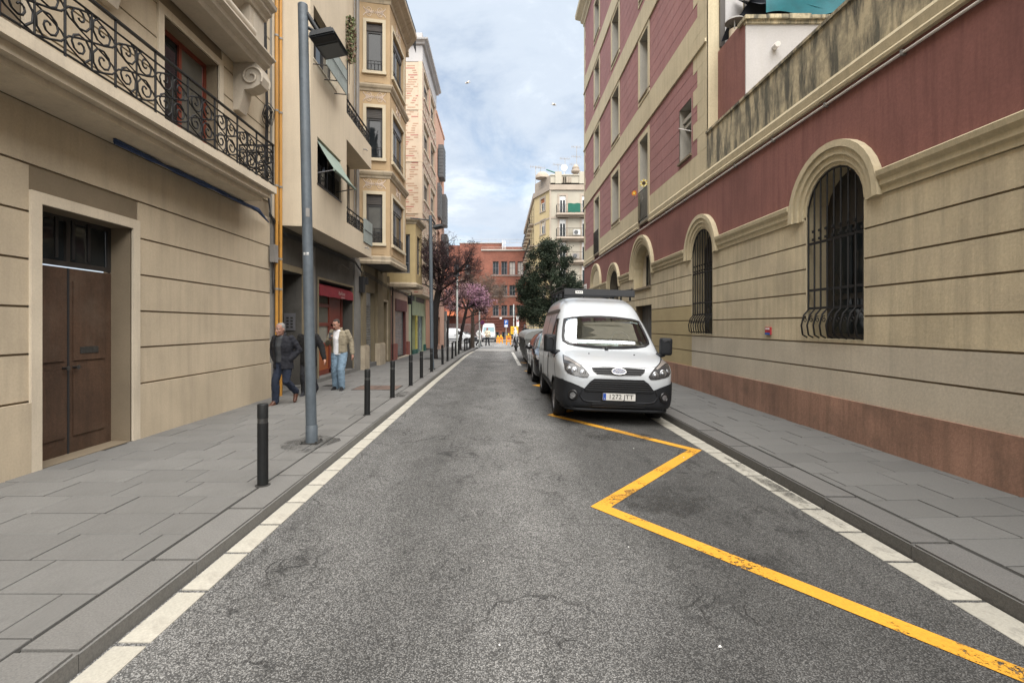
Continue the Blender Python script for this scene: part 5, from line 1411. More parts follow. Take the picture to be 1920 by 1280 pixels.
    for (z0, z1) in ((5.66, 8.10), (8.92, 11.25), (12.08, 14.4), (15.22, 18.2)):
        n = round((z1-z0)/0.345)
        for k in range(n):
            za, zb = z0+(z1-z0)*k/n+(0.007 if k else 0), z0+(z1-z0)*(k+1)/n-0.007
            for (u0, u1, s, e) in rects_minus(YM+0.45, YF-0.25, za, zb, holes):
                mb = MB(); mb.fbox(F, u0, u1, s, e, -0.02, -0.004); mb.build('red_course', M_RED, b)
    for (z0, z1) in ((8.10, 8.92), (11.25, 12.08), (14.4, 15.22)):
        band(z0+0.03, z1, M_SAND)
        mb = MB(); mb.fbox(F, YM-0.0, YF, z0-0.05, z0+0.03, -0.02, 0.045); mb.build('string_course', M_SAND, b)
    # window surrounds
    for h in op:
        surround(F, h[0], h[1], h[2] if h[2] > 5.2 else 5.12, h[3], W_, 0.02, M_SAND, b)
        mb = MB(); mb.fbox(F, h[0]-0.02, h[1]+0.02, h[2]-0.05, h[2]+0.004, -0.3, 0.05); mb.build('sill', M_GROOVE, b)
        if h[2] > 5.2:
            mb = MB(); mb.fbox(F, h[0]-W_, h[1]+W_, h[2]-0.16, h[2]-0.05, -0.015, 0.02); mb.build('apron', M_SAND, b)
    mb = MB(); mb.fbox(F, small[0]-0.04, small[1]+0.04, small[2]-0.05, small[2], -0.3, 0.05); mb.build('sill', M_GROOVE, b)
    mb = MB(); mb.tube([F.P(12.1, 6.35, -0.2), F.P(12.86, 6.75, 0.01)], 0.014, 5); mb.build('loose_rod', M_WHITE_CONDUIT, b)
    mb = MB(); mb.fbox(F, 12.3, 12.86, 6.85, 6.95, -0.28, -0.10); mb.fbox(F, 12.3, 12.86, 6.72, 6.80, -0.28, -0.14); mb.build('awning_roll', M_REVEAL, b)
    for (h, zt) in ((op[9], 6.15), (op[10], 6.02)): bar_railing(F, b, h[0]-0.02, h[1]+0.02, h[2]+0.04, zt, 0.05, step=0.10, r=0.009)
    # quoins at both corners
    z = 5.66; k = 0
    while z < 18.2:
        for (u, s) in ((YM, 1), (YF, -1)):
            w = (0.78 if k % 2 else 0.52)*(1 if s > 0 else 0.6)
            a, c = (u, u+w) if s > 0 else (u-w, u)
            mb = MB(); mb.fbox(F, a, c, z+0.004, min(z+0.40, 18.2)-0.004, -0.02, 0.003); mb.build('quoin', M_SAND, b)
        z += 0.40; k += 1
    mb = MB(); mb.fbox(F, YM, YM+0.46, 5.62, 18.2, -0.021, -0.002); mb.fbox(F, YF-0.26, YF, 5.62, 18.2, -0.021, -0.002); mb.build('corner_pier', M_SAND, b)
    # crown cornice
    mb = MB(); pts = [(FR+6, YF+0.0), (FR, YF), (FR, YM), (FR+6, YM)]
    mb.sweep(pts, [(-0.3, 18.15), (0.04, 18.15), (0.05, 18.3), (0.16, 18.42), (0.18, 18.55), (0.42, 18.78), (0.44, 18.98), (-0.3, 19.05)]); mb.build('crown_cornice', M_SAND, b)
    mb = MB(); mb.box((FR+0.03, YM, 4.9), (FR+9, YM+0.2, 18.6)); mb.build('side_wall', M_SAND, b)
    mb = MB(); mb.box((FR+0.03, YF-0.3, -0.6), (FR+9, YF, 18.6)); mb.build('rear_wall', M_RED, b)
    mb = MB(); mb.box((FR+0.02, YM+0.01, 18.9), (FR+9, YF-0.01, 19.0)); mb.build('roof', M_SAND, b)
    # low wall with mouldy parapet
    n = 5
    for k in range(n):
        a, c = YN+(YM-YN)*k/n, YN+(YM-YN)*(k+1)/n
        mb = MB(); mb.fbox(F, a, c, 5.12, 5.95, -0.35, 0.0); mb.fbox(F, a, c, 5.95, 6.0, -0.40, 0.03); mb.build('mouldy_parapet', M_SAND_OLD, b)
    mb = MB(); mb.box((FR+0.3, YN, 5.3), (FR+4.3, YM, 5.4)); mb.build('terrace', M_SAND_GREY, b)
    # grey door behind the white van
    mb = MB(); mb.fbox(F, 15.2, 17.0, 0.05, 2.27, -0.30, -0.25); d = mb.build('door', M_LOUVRE, b)
    for k in range(6):
        mb = MB(); mb.fbox(F, 15.25+0.29*k, 15.52+0.29*k, 0.1, 2.22, -0.25, -0.235); mb.build('door_panel', M_LOUVRE, d)
    # annex on the terrace
    t = thing('terrace_annex', 'small terrace annex, red side wall and white end wall, above the mouldy parapet', 'annex', (6.5, 10.4, 5.4))
    mb = MB(); mb.box((4.95, 9.93, 5.4), (5.2, YM-0.01, 7.80)); mb.build('red_wall', M_RED2, t)
    mb = MB(); mb.box((4.955, 9.90, 5.4), (8.8, 9.928, 7.72)); mb.build('white_wall', M_WHITE_WALL, t)
    mb = MB()
    for k in range(9): mb.box((4.90+0.44*k, 9.80, 7.725+0.01*(k%2)), (5.33+0.44*k, 10.15, 7.80+0.012*(k%3)))
    mb.box((4.93, 9.86, 7.66), (8.8, 9.95, 7.725)); mb.build('coping', M_SAND_OLD, t)
    mb = MB(); mb.box((5.20, 9.93, 7.6), (8.8, YM-0.01, 7.74)); mb.build('roof', M_SAND_GREY, t)
    mb = MB(); mb.tube([(5.53, 9.95, 7.20), (5.50, 9.72, 7.17)], 0.055, 8); mb.build('waste_pipe', M_WHITE_CONDUIT, t)
    t = thing('chimney_vent', 'round capped flue vent on the terrace annex roof', 'vent', (5.12, 10.7, 7.8))
    mb = MB(); mb.lathe((5.13, 10.72, 7.62), [(0.12, 0), (0.12, 0.42)], 14); mb.build('flue', M_PLINTH, t)
    mb = MB(); mb.lathe((5.13, 10.72, 8.2), [(0.21, 0), (0.19, 0.04), (0.02, 0.07)], 16); mb.build('cap', M_GREYSTONE, t)
    for k in range(3):
        a = 2*PI*k/3; mb = MB(); mb.tube([(5.13+0.11*math.cos(a), 10.72+0.11*math.sin(a), 8.0), (5.13+0.13*math.cos(a), 10.72+0.13*math.sin(a), 8.22)], 0.014, 5); mb.build('strut', M_GREYSTONE, t)
    # canopy: navy sheet with teal drop edge
    t = thing('terrace_canopy', 'dark navy tarpaulin with teal edge stretched over the terrace annex', 'canopy', (6.2, 10.5, 8.1))
    mb = MB(); nu, nv = 13, 8; pts = []
    for i in range(nu):
        for j in range(nv):
            u, v = i/(nu-1), j/(nv-1)
            pts.append((5.30+3.6*u, 9.98+1.1*v, 8.12+0.9*math.exp(-3.2*u)*0.6*(v)+0.10*math.sin(u*9)*(1-v)+0.3*v-0.10*math.sin(PI*u)))
    grid_faces(mb, pts, nu, nv); mb.build('sheet', M_NAVY, t)
    mb = MB(); pts = []
    for i in range(25):
        u = i/24
        for j in range(5):
            v = j/4; pts.append((5.38+3.5*u, 9.96-0.03*math.sin(v*2+u*12), 8.28-0.36*v+0.05*math.sin(u*17)*v+0.12*(1-u)*(1-v)))
    grid_faces(mb, pts, 25, 5); mb.build('drop_edge', M_TEALTARP, t)
    mb = MB(); mb.poly([(5.0, 11.1, 8.0), (5.05, 10.9, 8.25), (5.2, 10.6, 8.32), (5.35, 10.2, 8.6), (5.42, 10.05, 9.1), (5.9, 10.2, 9.2), (6.3, 10.1, 8.3), (5.6, 10.6, 8.0)]); mb.build('side_sheet', M_NAVY, t)
    # painted panels on the tall block's side wall
    mb = MB()
    for k in range(6):
        x = 5.05+0.55*k; mb.box((x+0.06, YM-0.02, 7.9), (x+0.46, YM-0.001, 12.0))
    mb.build('white_panel', M_WHITE_WALL, b)
    mb = MB()
    for k in range(7):
        x = 5.05+0.55*k; mb.box((x-0.07, YM-0.05, 7.9), (x+0.04, YM-0.001, 12.0))
    mb.build('brown_batten', M_SHUT_BOX, b)
    # conduit
    t = thing('white_conduit', 'thin white conduit running along the red wall under the cream band', 'pipe', F.P(12, 4.78, 0))
    mb = MB(); mb.tube([F.P(2, 4.775, 0.02), F.P(8, 4.78, 0.022), F.P(14, 4.775, 0.02), F.P(20, 4.78, 0.022), F.P(27.2, 4.785, 0.02)], 0.017, 6); mb.build('tube', M_WHITE_CONDUIT, t)
    for k in range(18):
        mb = MB(); y = 3+1.35*k; mb.fbox(F, y, y+0.03, 4.75, 4.81, -0.01, 0.045); mb.build('clip', M_GREYSTONE, t)
    t = thing('wall_plaque', 'small red and blue plaque screwed to the cream wall at far right', 'plaque', F.P(8.6, 1.5, 0))
    mb = MB(); mb.fbox(F, 8.50, 8.66, 1.46, 1.59, 0, 0.03); mb.build('plate', M_SIGNRED, t)
    mb = MB(); mb.fbox(F, 8.505, 8.655, 1.46, 1.495, 0.03, 0.034); mb.build('blue_strip', M_SIGNBLUE, t)
    mb = MB(); mb.fbox(F, 8.52, 8.64, 1.55, 1.575, 0.03, 0.034); mb.build('white_strip', M_WHITE, t)
    t = thing('corner_sign', 'small white street sign on the far corner of the red block', 'sign', F.P(26.8, 3.6, 0))
    mb = MB(); mb.fbox(F, 26.5, 27.1, 3.42, 3.85, 0, 0.03); mb.build('plate', M_WHITE, t)
    for k in range(3):
        mb = MB(); mb.fbox(F, 26.6, 27.0, 3.5+0.1*k, 3.54+0.1*k, 0.03, 0.034); mb.build('text_line', M_FRAME_DK, t)
    # flower ornaments on the balcony rail
    ypet = flat('yellow_petal', (0.70, 0.55, 0.10), 0.7); opet = flat('orange_petal', (0.75, 0.28, 0.02), 0.7); brn = flat('flower_heart', (0.05, 0.03, 0.02), 0.9); wpet = flat('cream_petal', (0.7, 0.66, 0.45), 0.7)
    def flower(name, label, c, r, m, mc):
        t = thing(name, label, 'ornament', c)
        D = (F.n*0.6+Vector((0,-1,0))).normalized(); X = D.cross(Vector((0,0,1))).normalized(); Y = X.cross(D)
        for k in range(12):
            a = 2*PI*k/12; e = X*math.cos(a)+Y*math.sin(a); s = X*math.cos(a+PI/2)+Y*math.sin(a+PI/2)
            mb = MB(); C = Vector(c)
            mb.add([C+e*r*0.4-s*r*0.12, C+e*r*0.4+s*r*0.12, C+e*r*0.8+s*r*0.17+D*0.02, C+e*r, C+e*r*0.8-s*r*0.17+D*0.02], [(0,1,2,3,4)]); mb.build('petal', m if k % 2 else (wpet if mc is brn else m), t)
        mb = MB(); C = Vector(c); mb.tube([C-D*0.01, C+D*0.02], r*0.42, 10); mb.build('heart', mc, t)
        mb = MB(); mb.tube([C, C-Vector((0,0,r*2))], 0.008, 4); mb.build('stem', M_TEAL, t)
    flower('sunflower_ornament', 'large yellow and cream sunflower ornament on the balcony rail', F.P(15.6, 6.12, 0.12), 0.135, ypet, brn)
    flower('flower_pinwheel', 'small orange flower pinwheel at the far end of the balcony rail', F.P(16.42, 6.02, 0.2), 0.095, opet, ypet)
    # plain house set back behind the low wall
    h = thing('setback_house', 'plain pale house set back behind the terrace wall', 'house', (12, 0, 0))
    G = Frame((9.2, 0), (0, 1), (-1, 0))
    Wd = [(y, y+1.1, z, z+1.7, 0.2) for y in (-9, -5, -1.5, 1.5, 4.5, 7.5) for z in (7.0, 10.1)]
    wall(G, -14, 9.9, 5.3, 13.5, Wd, M_CREAM, 'wall', h)
    for w in Wd:
        window(G, h, *w[:4], d=-0.12, cols=2, mf=M_FRAME_WHT, shutter=0.3, ms=M_TRIM_PALE); surround(G, *w[:4], 0.1, 0.03, M_TRIM_PALE, h, sill=0.08)
    mb = MB(); mb.fbox(G, -14, 9.9, 13.5, 13.8, -2, 0.25); mb.build('cornice', M_TRIM_PALE, h)
building_red_full()

# ------------------------------------------------------------------ far buildings
def brick_mat(name, c1, c2, mort, scale=1.0):
    m = bpy.data.materials.new(name); m.use_nodes = True
    nt = m.node_tree; N = nt.nodes; L = nt.links; bs = N['Principled BSDF']; bs.inputs['Roughness'].default_value = 0.9
    tc = N.new('ShaderNodeTexCoord'); mp = N.new('ShaderNodeMapping'); mp.inputs['Rotation'].default_value = (R(90), 0, 0)
    L.new(tc.outputs['Object'], mp.inputs[0])
    b = N.new('ShaderNodeTexBrick'); b.inputs['Color1'].default_value = (*c1, 1); b.inputs['Color2'].default_value = (*c2, 1); b.inputs['Mortar'].default_value = (*mort, 1)
    b.inputs['Scale'].default_value = scale; b.inputs['Brick Width'].default_value = 0.28; b.inputs['Row Height'].default_value = 0.09; b.inputs['Mortar Size'].default_value = 0.008
    L.new(mp.outputs[0], b.inputs['Vector'])
    n = N.new('ShaderNodeTexNoise'); n.inputs['Scale'].default_value = 0.45; n.inputs['Detail'].default_value = 8; L.new(tc.outputs['Object'], n.inputs['Vector'])
    r = N.new('ShaderNodeMapRange'); r.inputs[1].default_value = 0.3; r.inputs[2].default_value = 0.7; r.inputs[3].default_value = 0.75; r.inputs[4].default_value = 1.25; L.new(n.outputs['Fac'], r.inputs[0])
    v = N.new('ShaderNodeVectorMath'); v.operation = 'SCALE'; L.new(b.outputs['Color'], v.inputs[0]); L.new(r.outputs[0], v.inputs['Scale'])
    L.new(v.outputs[0], bs.inputs['Base Color']); return m
M_GBRICK = brick_mat('red_brickwork', (0.215, 0.075, 0.048), (0.165, 0.054, 0.035), (0.15, 0.085, 0.065))
M_GBRICK_DK = mat('dark_red_brick_band', (0.10, 0.035, 0.026), 0.9, 0.2, 1, 0.1, 10)
M_GSILL = mat('grey_concrete_trim', (0.36, 0.33, 0.30), 0.85, 0.12, 1, 0.06, 10)
M_YELWALL = mat('pale_yellow_stucco', (0.49, 0.385, 0.21), 0.9, 0.1, 0.4, 0.05, 12, streak=0.25, scol=(0.35, 0.28, 0.17), sscale=1)
M_GREYCREAM = mat('grey_cream_stucco', (0.38, 0.35, 0.285), 0.9, 0.1, 0.4, 0.05, 12, streak=0.3, scol=(0.3, 0.28, 0.23), sscale=1)
M_HTRIM = mat('taupe_trim', (0.34, 0.285, 0.23), 0.9, 0.12, 0.6, 0.05, 12)

def building_brick():
    b = thing('brick_civic_building', 'large red brick building closing the end of the street', 'building', (0, 92, zg(90)))
    Y = 88.0; F = Frame((0, Y), (1, 0), (0, -1)); g = zg(88)
    k = Y/924
    def X(u): return (u-936)*k
    def Zz(v): return 1.62+(610-v)*k
    Wd = []
    for (u0, u1) in ((908.5, 919.5), (924, 935), (940, 951), (955, 966), (970.5, 981.5), (986, 997)):
        for (v0, v1) in ((490, 515), (534.5, 554), (572, 592)): Wd.append((X(u0), X(u1), Zz(v1), Zz(v0), 0.35))
    # main front
    wall(F, X(903), X(1010), g, Zz(470), [w for w in Wd if w[0] > X(920)] + [(X(u), X(u+11), g+0.3, Zz(622), 0.3) for u in (925, 941, 957)], M_GBRICK, 'wall', b)
    for w in Wd:
        if w[0] < X(920): continue
        bl = 1 if w[2] > Zz(520) and w[0] > X(950) else 0
        window(F, b, *w[:4], d=-0.25, cols=2, fr=0.09, mf=M_FRAME_GREY, mg=M_GLASS_BLUE if bl < .8 else M_GSILL, rows=(w[2]+(w[3]-w[2])*0.5,), thick=0.1)
    for u in (925, 941, 957): window(F, b, X(u), X(u+11), g+0.3, Zz(622), d=-0.2, cols=2, fr=0.1, mf=M_FRAME_GREY)
    for v in (516, 555, 593):
        mb = MB(); mb.fbox(F, X(921), X(1000), Zz(v+1), Zz(v), 0, 0.15); mb.build('sill_band', M_GSILL, b)
    for i, (v0, v1) in enumerate(((594, 597), (599, 602), (604, 607), (609, 612), (614, 617))):
        mb = MB(); mb.fbox(F, X(886), X(1000), Zz(v1), Zz(v0), 0, 0.2); mb.build('brick_band', M_GBRICK_DK, b)
    mb = MB(); mb.fbox(F, X(902), X(985), Zz(470), Zz(468), -0.5, 0.2); mb.build('coping', M_GSILL, b)
    # left return set further back, running off behind the trees
    S, L = seg_frame((X(835)-12, Y+3), (X(903), Y+3), 1)
    wall(S, 0, L, g, Zz(472), [(L-3.2, L-2.2, Zz(515), Zz(490), .3), (L-5.2, L-4.2, Zz(515), Zz(490), .3), (L-8, L-7, Zz(515), Zz(490), .3)], M_GBRICK, 'wing_wall', b)
    for a in (3.2, 5.2, 8): window(S, b, L-a, L-a+1.0, Zz(515), Zz(490), d=-0.25, cols=2, fr=0.09, mf=M_FRAME_GREY, mg=M_GLASS_BLUE)
    mb = MB(); mb.box((X(903)-0.15, Y, g), (X(903), Y+3, Zz(470))); mb.build('return_wall', M_GBRICK, b)
    # set-back upper storey with railings
    mb = MB(); mb.box((X(857), Y+6, Zz(474)), (X(941), Y+16, Zz(446)))
    mb.box((X(835)-10, Y+7, Zz(474)), (X(857), Y+16, Zz(448))); mb.box((X(941), Y+7.5, Zz(474)), (X(1000), Y+16, Zz(450))); mb.build('upper_storey', M_GBRICK, b)
    mb = MB(); mb.box((X(857)-.1, Y+5.9, Zz(446)), (X(941)+.1, Y+16, Zz(445))); mb.build('roof_edge', M_GSILL, b)
    U = Frame((0, Y+6), (1, 0), (0, -1))
    for (u0, u1, dd) in ((905.5, 912, 0), (960, 965, -1.5)): window(U, b, X(u0)*1.06, X(u1)*1.06, Zz(469.5), Zz(460), d=0.03+dd, cols=1, fr=0.08, mf=M_FRAME_GREY)
    bar_railing(U, b, X(835)-10, X(1000), Zz(445), Zz(438), 0.05, step=1.3, r=0.016, m=M_GSILL)
    bar_railing(F, b, X(903), X(985), Zz(467.5), Zz(463), -0.3, step=1.1, r=0.016, m=M_GSILL)
    mb = MB()
    for u in (942, 948): mb.tube([(X(u), Y+5.6, Zz(473)), (X(u), Y+5.6, Zz(441))], 0.05, 5)
    for i in range(14): z = Zz(473)+(Zz(441)-Zz(473))*i/13; mb.tube([(X(942), Y+5.6, z), (X(948), Y+5.6, z)], 0.035, 4)
    mb.build('roof_ladder', M_FRAME_WHT, b)
    mb = MB(); mb.box((X(835)-8, Y-2.5, Zz(592)), (X(858), Y+3, Zz(585))); mb.build('entrance_canopy', mat('orange_canopy', (0.42, 0.12, 0.05), 0.8, 0.1), b)
    mb = MB(); mb.box((X(835)-8, Y+1.5, g), (X(900), Y+2, Zz(594))); mb.build('entrance_front', M_GBRICK_DK, b)
    for i in range(40):
        x = X(835)-2+i*0.16
    mb = MB()
    for i in range(60): x = X(828)+i*0.12; mb.tube([(x, Y-1, g), (x, Y-1, Zz(607))], 0.02, 4)
    mb.tube([(X(828), Y-1, Zz(608)), (X(828)+7.2, Y-1, Zz(608))], 0.03, 4); mb.build('entrance_grille', M_LOUVRE, b)
    for (u0, u1, v0, v1, m) in ((937, 941, 594.5, 598, M_WHITE),):
        mb = MB(); mb.fbox(F, X(u0), X(u1), Zz(v1), Zz(v0), 0.2, 0.26); mb.build('wall_notice', m, b)

def building_corner():
    b = thing('corner_apartment_house', 'pale corner apartment house with chamfered yellow corner and balconies behind the evergreen tree', 'apartment house', (9, 68, zg(65)))
    g = zg(64)
    A0, A1, A2, A3 = (4.75, 92.0), (4.75, 66.2), (6.45, 62.0), (22, 62.0)
    Fa, La = seg_frame(A0, A1, -1); Fb, Lb = seg_frame(A1, A2, -1); Fc, Lc = seg_frame(A2, A3, -1)
    Fa.n = Vector((-1, 0, 0)); Fc.n = Vector((0, -1, 0)); Fb.n = Vector((A1[1]-A2[1], 0, 0)).normalized() if False else Vector((-(A1[1]-A2[1]), -(A2[0]-A1[0]), 0)).normalized()
    def Zv(v, y): return 1.62+(610-v)*y/924
    FZ = [Zv(577, 62), Zv(533, 62), Zv(489.5, 62), Zv(446, 62), Zv(402, 62)]
    FZ = [FZ[0]-2.95] + FZ
    ZT = Zv(352, 62)
    # chamfer
    wb = [(Lb*0.42, Lb*0.66, z+0.85, z+2.45, 0.2) for z in FZ[1:]]
    wall(Fb, 0, Lb, g, ZT, wb, M_YELWALL, 'corner_wall', b)
    for w in wb:
        surround(Fb, *w[:4], 0.28, 0.05, M_HTRIM, b, sill=0.15); window(Fb, b, *w[:4], d=-0.1, cols=2, fr=0.08, mf=M_FRAME_WHT, mg=M_GLASS_BLUE, shutter=0.5, ms=M_WOODOR if rng.random() < .4 else M_TRIM_PALE)
    # long side towards the street
    wa = [(u, u+1.2, z+0.1, z+2.4, 0.2) for u in (1.5, 5, 8.5, 12, 15.5, 19, 22.5) for z in FZ[1:]]
    wall(Fa, 0, La, g, ZT, wa, M_YELWALL, 'street_wall', b)
    for w in wa:
        window(Fa, b, *w[:4], d=-0.12, cols=2, fr=0.08, mf=M_SHUT_BOX, mg=M_GLASS_BLUE)
        mb = MB(); mb.fbox(Fa, w[0]-0.5, w[1]+0.5, w[2]-0.22, w[2]-0.08, 0, 0.6); mb.build('balcony_slab', M_HTRIM, b)
        bar_railing(Fa, b, w[0]-0.45, w[1]+0.45, w[2]-0.08, w[2]+0.85, 0.55, step=0.2, r=0.015, sides=0.5)
    # camera-facing front with long balconies
    k = 62/924
    def X(u): return (u-936)*k-A2[0]
    wc = []
    for z in FZ[1:]:
        for (u0, u1) in ((1049, 1061), (1091, 1103), (1130, 1142)): wc.append((X(u0), X(u1), z+0.08, z+2.35, 0.2))
    wall(Fc, 0, Lc, g, ZT+0.6, wc, M_GREYCREAM, 'front_wall', b)
    r = random.Random(8)
    for w in wc:
        surround(Fc, *w[:4], 0.25, 0.05, M_HTRIM, b); window(Fc, b, *w[:4], d=-0.1, cols=2, fr=0.09, mf=M_FRAME_WHT, mg=M_GLASS_BLUE, shutter=0.45, ms=M_FRAME_WHT)
    for i, z in enumerate(FZ[1:]):
        mb = MB(); mb.fbox(Fc, X(1042), Lc, z-0.22, z, 0, 1.0); mb.fbox(Fc, X(1044), Lc, z-0.4, z-0.22, 0, 0.6); mb.build('balcony_slab', M_HTRIM, b)
        bar_railing(Fc, b, X(1042)+0.05, Lc-1, z+0.02, z+1.05, 0.95, step=0.17, r=0.014, sides=0.9)
        mb = MB(); mb.fbox(Fc, 0, Lc, z-0.5, z-0.32, 0, 0.05); mb.fbox(Fb, 0, Lb, z-0.5, z-0.32, 0, 0.05); mb.build('floor_band', M_HTRIM, b)
    mb = MB(); mb.sweep([(A3[0], A3[1]), A2, A1, A0], [(-0.2, ZT-0.3), (0.1, ZT-0.3), (0.15, ZT-0.1), (0.45, ZT+0.1), (0.5, ZT+0.3), (-0.2, ZT+0.35)]); mb.build('crown_cornice', M_HTRIM, b)
    mb = MB(); mb.fbox(Fc, 0, Lc, ZT+0.35, ZT+1.5, -0.4, 0.0); mb.fbox(Fc, 0, Lc, ZT+1.5, ZT+1.65, -0.5, 0.1)
    for u in (X(1041), X(1086)): mb.fbox(Fc, u, u+0.8, ZT+0.5, ZT+2.0, -0.45, 0.12)
    mb.build('roof_parapet', M_GREYCREAM, b)
    mb = MB()
    for u in (X(1046), X(1056), X(1092)):
        for q in range(5): mb.fbox(Fc, u+0.22*q, u+0.22*q+0.12, ZT+0.65, ZT+1.35, 0, 0.1)
    mb.build('baluster', M_HTRIM, b)
    mb = MB(); mb.fbox(Fb, 0.1, Lb-0.1, ZT+0.35, ZT+1.6, -0.4, 0.0)
    mb.lathe((A2[0]-0.9, A2[1]+1.5, ZT+1.6), [(0.9, 0), (0.85, 0.4), (0.5, 0.75), (0.05, 0.9)], 10); mb.build('corner_parapet', M_HTRIM, b)
    mb = MB(); mb.add([(A1[0], A1[1], ZT+0.3), (A2[0], A2[1], ZT+0.3), (A3[0], A3[1], ZT+0.3), (A3[0], 92, ZT+0.3), (A0[0], 92, ZT+0.3)], [(0,1,2,3,4)]); mb.build('roof', M_HTRIM, b)
    mb = MB(); mb.fbox(Fc, -0.12, 0.05, g, ZT, 0, 0.12); mb.build('downpipe', M_HTRIM, b)
    # things kept on the balconies and the roof
    z3 = FZ[5]
    t = thing('green_windbreak', 'dark green cloth windbreak tied along the upper balcony', 'screen', Fc.P(X(1072), z3, 0.95))
    mb = MB(); pts = []
    for i in range(9):
        u = X(1063)+(X(1086)-X(1063))*i/8
        for j in range(3): pts.append(Fc.P(u, z3+0.05+0.55*j+0.04*math.sin(i*1.3), 1.0+0.03*math.sin(i*2+j)))
    grid_faces(mb, pts, 9, 3); mb.build('cloth', mat('green_cloth', (0.01, 0.095, 0.065), 0.9, 0.15, 1), t)
    for i, (u, z) in enumerate(((1080, FZ[4]), (1078, FZ[3]))):
        t = thing('air_conditioner', ('white air conditioner on the middle balcony of the far house', 'dark air conditioner on the lower balcony of the far house')[i], 'air conditioner', Fc.P(X(u), z, 0.6))
        mb = MB(); mb.fbox(Fc, X(u)-0.45, X(u)+0.45, z+0.25, z+0.9, 0.4, 0.75); mb.build('casing', M_FRAME_WHT if i == 0 else M_GSILL, t)
        mb = MB(); c = Fc.P(X(u)-0.1, z+0.57, 0.76); mb.lathe(tuple(c), [(0.26, 0.0), (0.26, -0.02)], 14, axis='y'); mb.build('fan_grille', M_LOUVRE, t)
    r = random.Random(4)
    for i, (u, h, kind) in enumerate(((1007, 2.9, 'yagi'), (1017, 3.0, 'yagi'), (1053, 3.6, 'yagi'), (1068, 4.6, 'yagi'), (1089, 4.0, 'yagi'), (1094, 6.6, 'mast'))):
        x = (u-936)*k; y = 64.5+0.6*i; z = ZT+0.6
        lab = ('tv aerial at the left end of the corner house roof', 'tv aerial above the yellow chamfered corner', 'tv aerial beside the green roof post', 'white tv aerial in the middle of the pale roof', 'short tv aerial close to the red block', 'tall thin aerial mast beside the red block edge')[i]
        t = thing('tv_aerial', lab, 'aerial', (x, y, z), 'aerials on the corner house roof')
        mb = MB(); mb.tube([(x, y, z), (x, y, z+h)], 0.03, 5); mb.build('mast', M_GSILL, t)
        mb = MB()
        for q in range(2 if kind == 'mast' else 1):
            zt = z+h*(1-0.2*q)-0.05; mb.tube([(x-0.7, y, zt), (x+0.7, y, zt-0.1)], 0.02, 4)
            for s in range(7): xs = x-0.65+s*0.2; mb.tube([(xs, y-0.35+.03*s, zt-.02*s), (xs, y+0.35-.03*s, zt-.02*s)], 0.012, 4); mb.tube([(xs, y, zt-0.25), (xs, y, zt+0.2)], 0.012, 4)
        mb.build('crossbar', M_GSILL, t)
    t = thing('roof_cowl', 'pale round roof cowl beside the red block edge', 'chimney', ((1084-936)*k, 64, ZT+1.5))
    x, y = (1084-936)*k, 64.0; mb = MB(); mb.lathe((x, y, ZT+1.5), [(0.3, 0), (0.3, 0.9), (0.55, 1.0), (0.6, 1.25), (0.4, 1.5), (0.5, 1.6), (0.2, 2.0), (0.03, 2.1)], 12); mb.build('cowl', M_HTRIM, t)
    t = thing('green_roof_post', 'green tilted roof post with dish on the pale roof', 'roof post', ((1045-936)*k, 64, ZT+1.5))
    x = (1045-936)*k; mb = MB(); mb.tube([(x-1.2, 64, ZT+2.9), (x+1.6, 64, ZT+1.9)], 0.09, 5); mb.tube([(x, 64, ZT+1.0), (x, 64, ZT+2.6)], 0.05, 5); mb.build('post', M_TEAL, t)
    mb = MB(); mb.lathe((x+1.1, 63.8, ZT+3.1), [(0.02, 0.15), (0.3, 0.08), (0.42, 0.0)], 12, axis='y'); mb.tube([(x+1.1, 63.9, ZT+1.6), (x+1.1, 63.9, ZT+3.1)], 0.03, 4); mb.build('dish', M_WHITE, t)
    # far block to the left of the brick building, seen between trees; closes the cross street
    h = thing('far_block', 'plain pale block far off behind the salmon building', 'building', (-30, 100, zg(99)))
    G = Frame((-62, 97), (1, 0), (0, -1))
    Wd = [(u, u+1.3, z, z+1.8, 0.2) for u in range(3, 46, 4) for z in (2, 5, 8, 11)]
    wall(G, 0, 48, zg(97), 15, Wd, M_GREYCREAM, 'wall', h)
    for w in Wd: window(G, h, *w[:4], d=-0.12, cols=2, fr=0.08, mf=M_FRAME_WHT)
    mb = MB(); mb.fbox(G, 0, 48, 15, 15.5, -2, 0.3); mb.build('cornice', M_HTRIM, h)
building_brick(); building_corner()

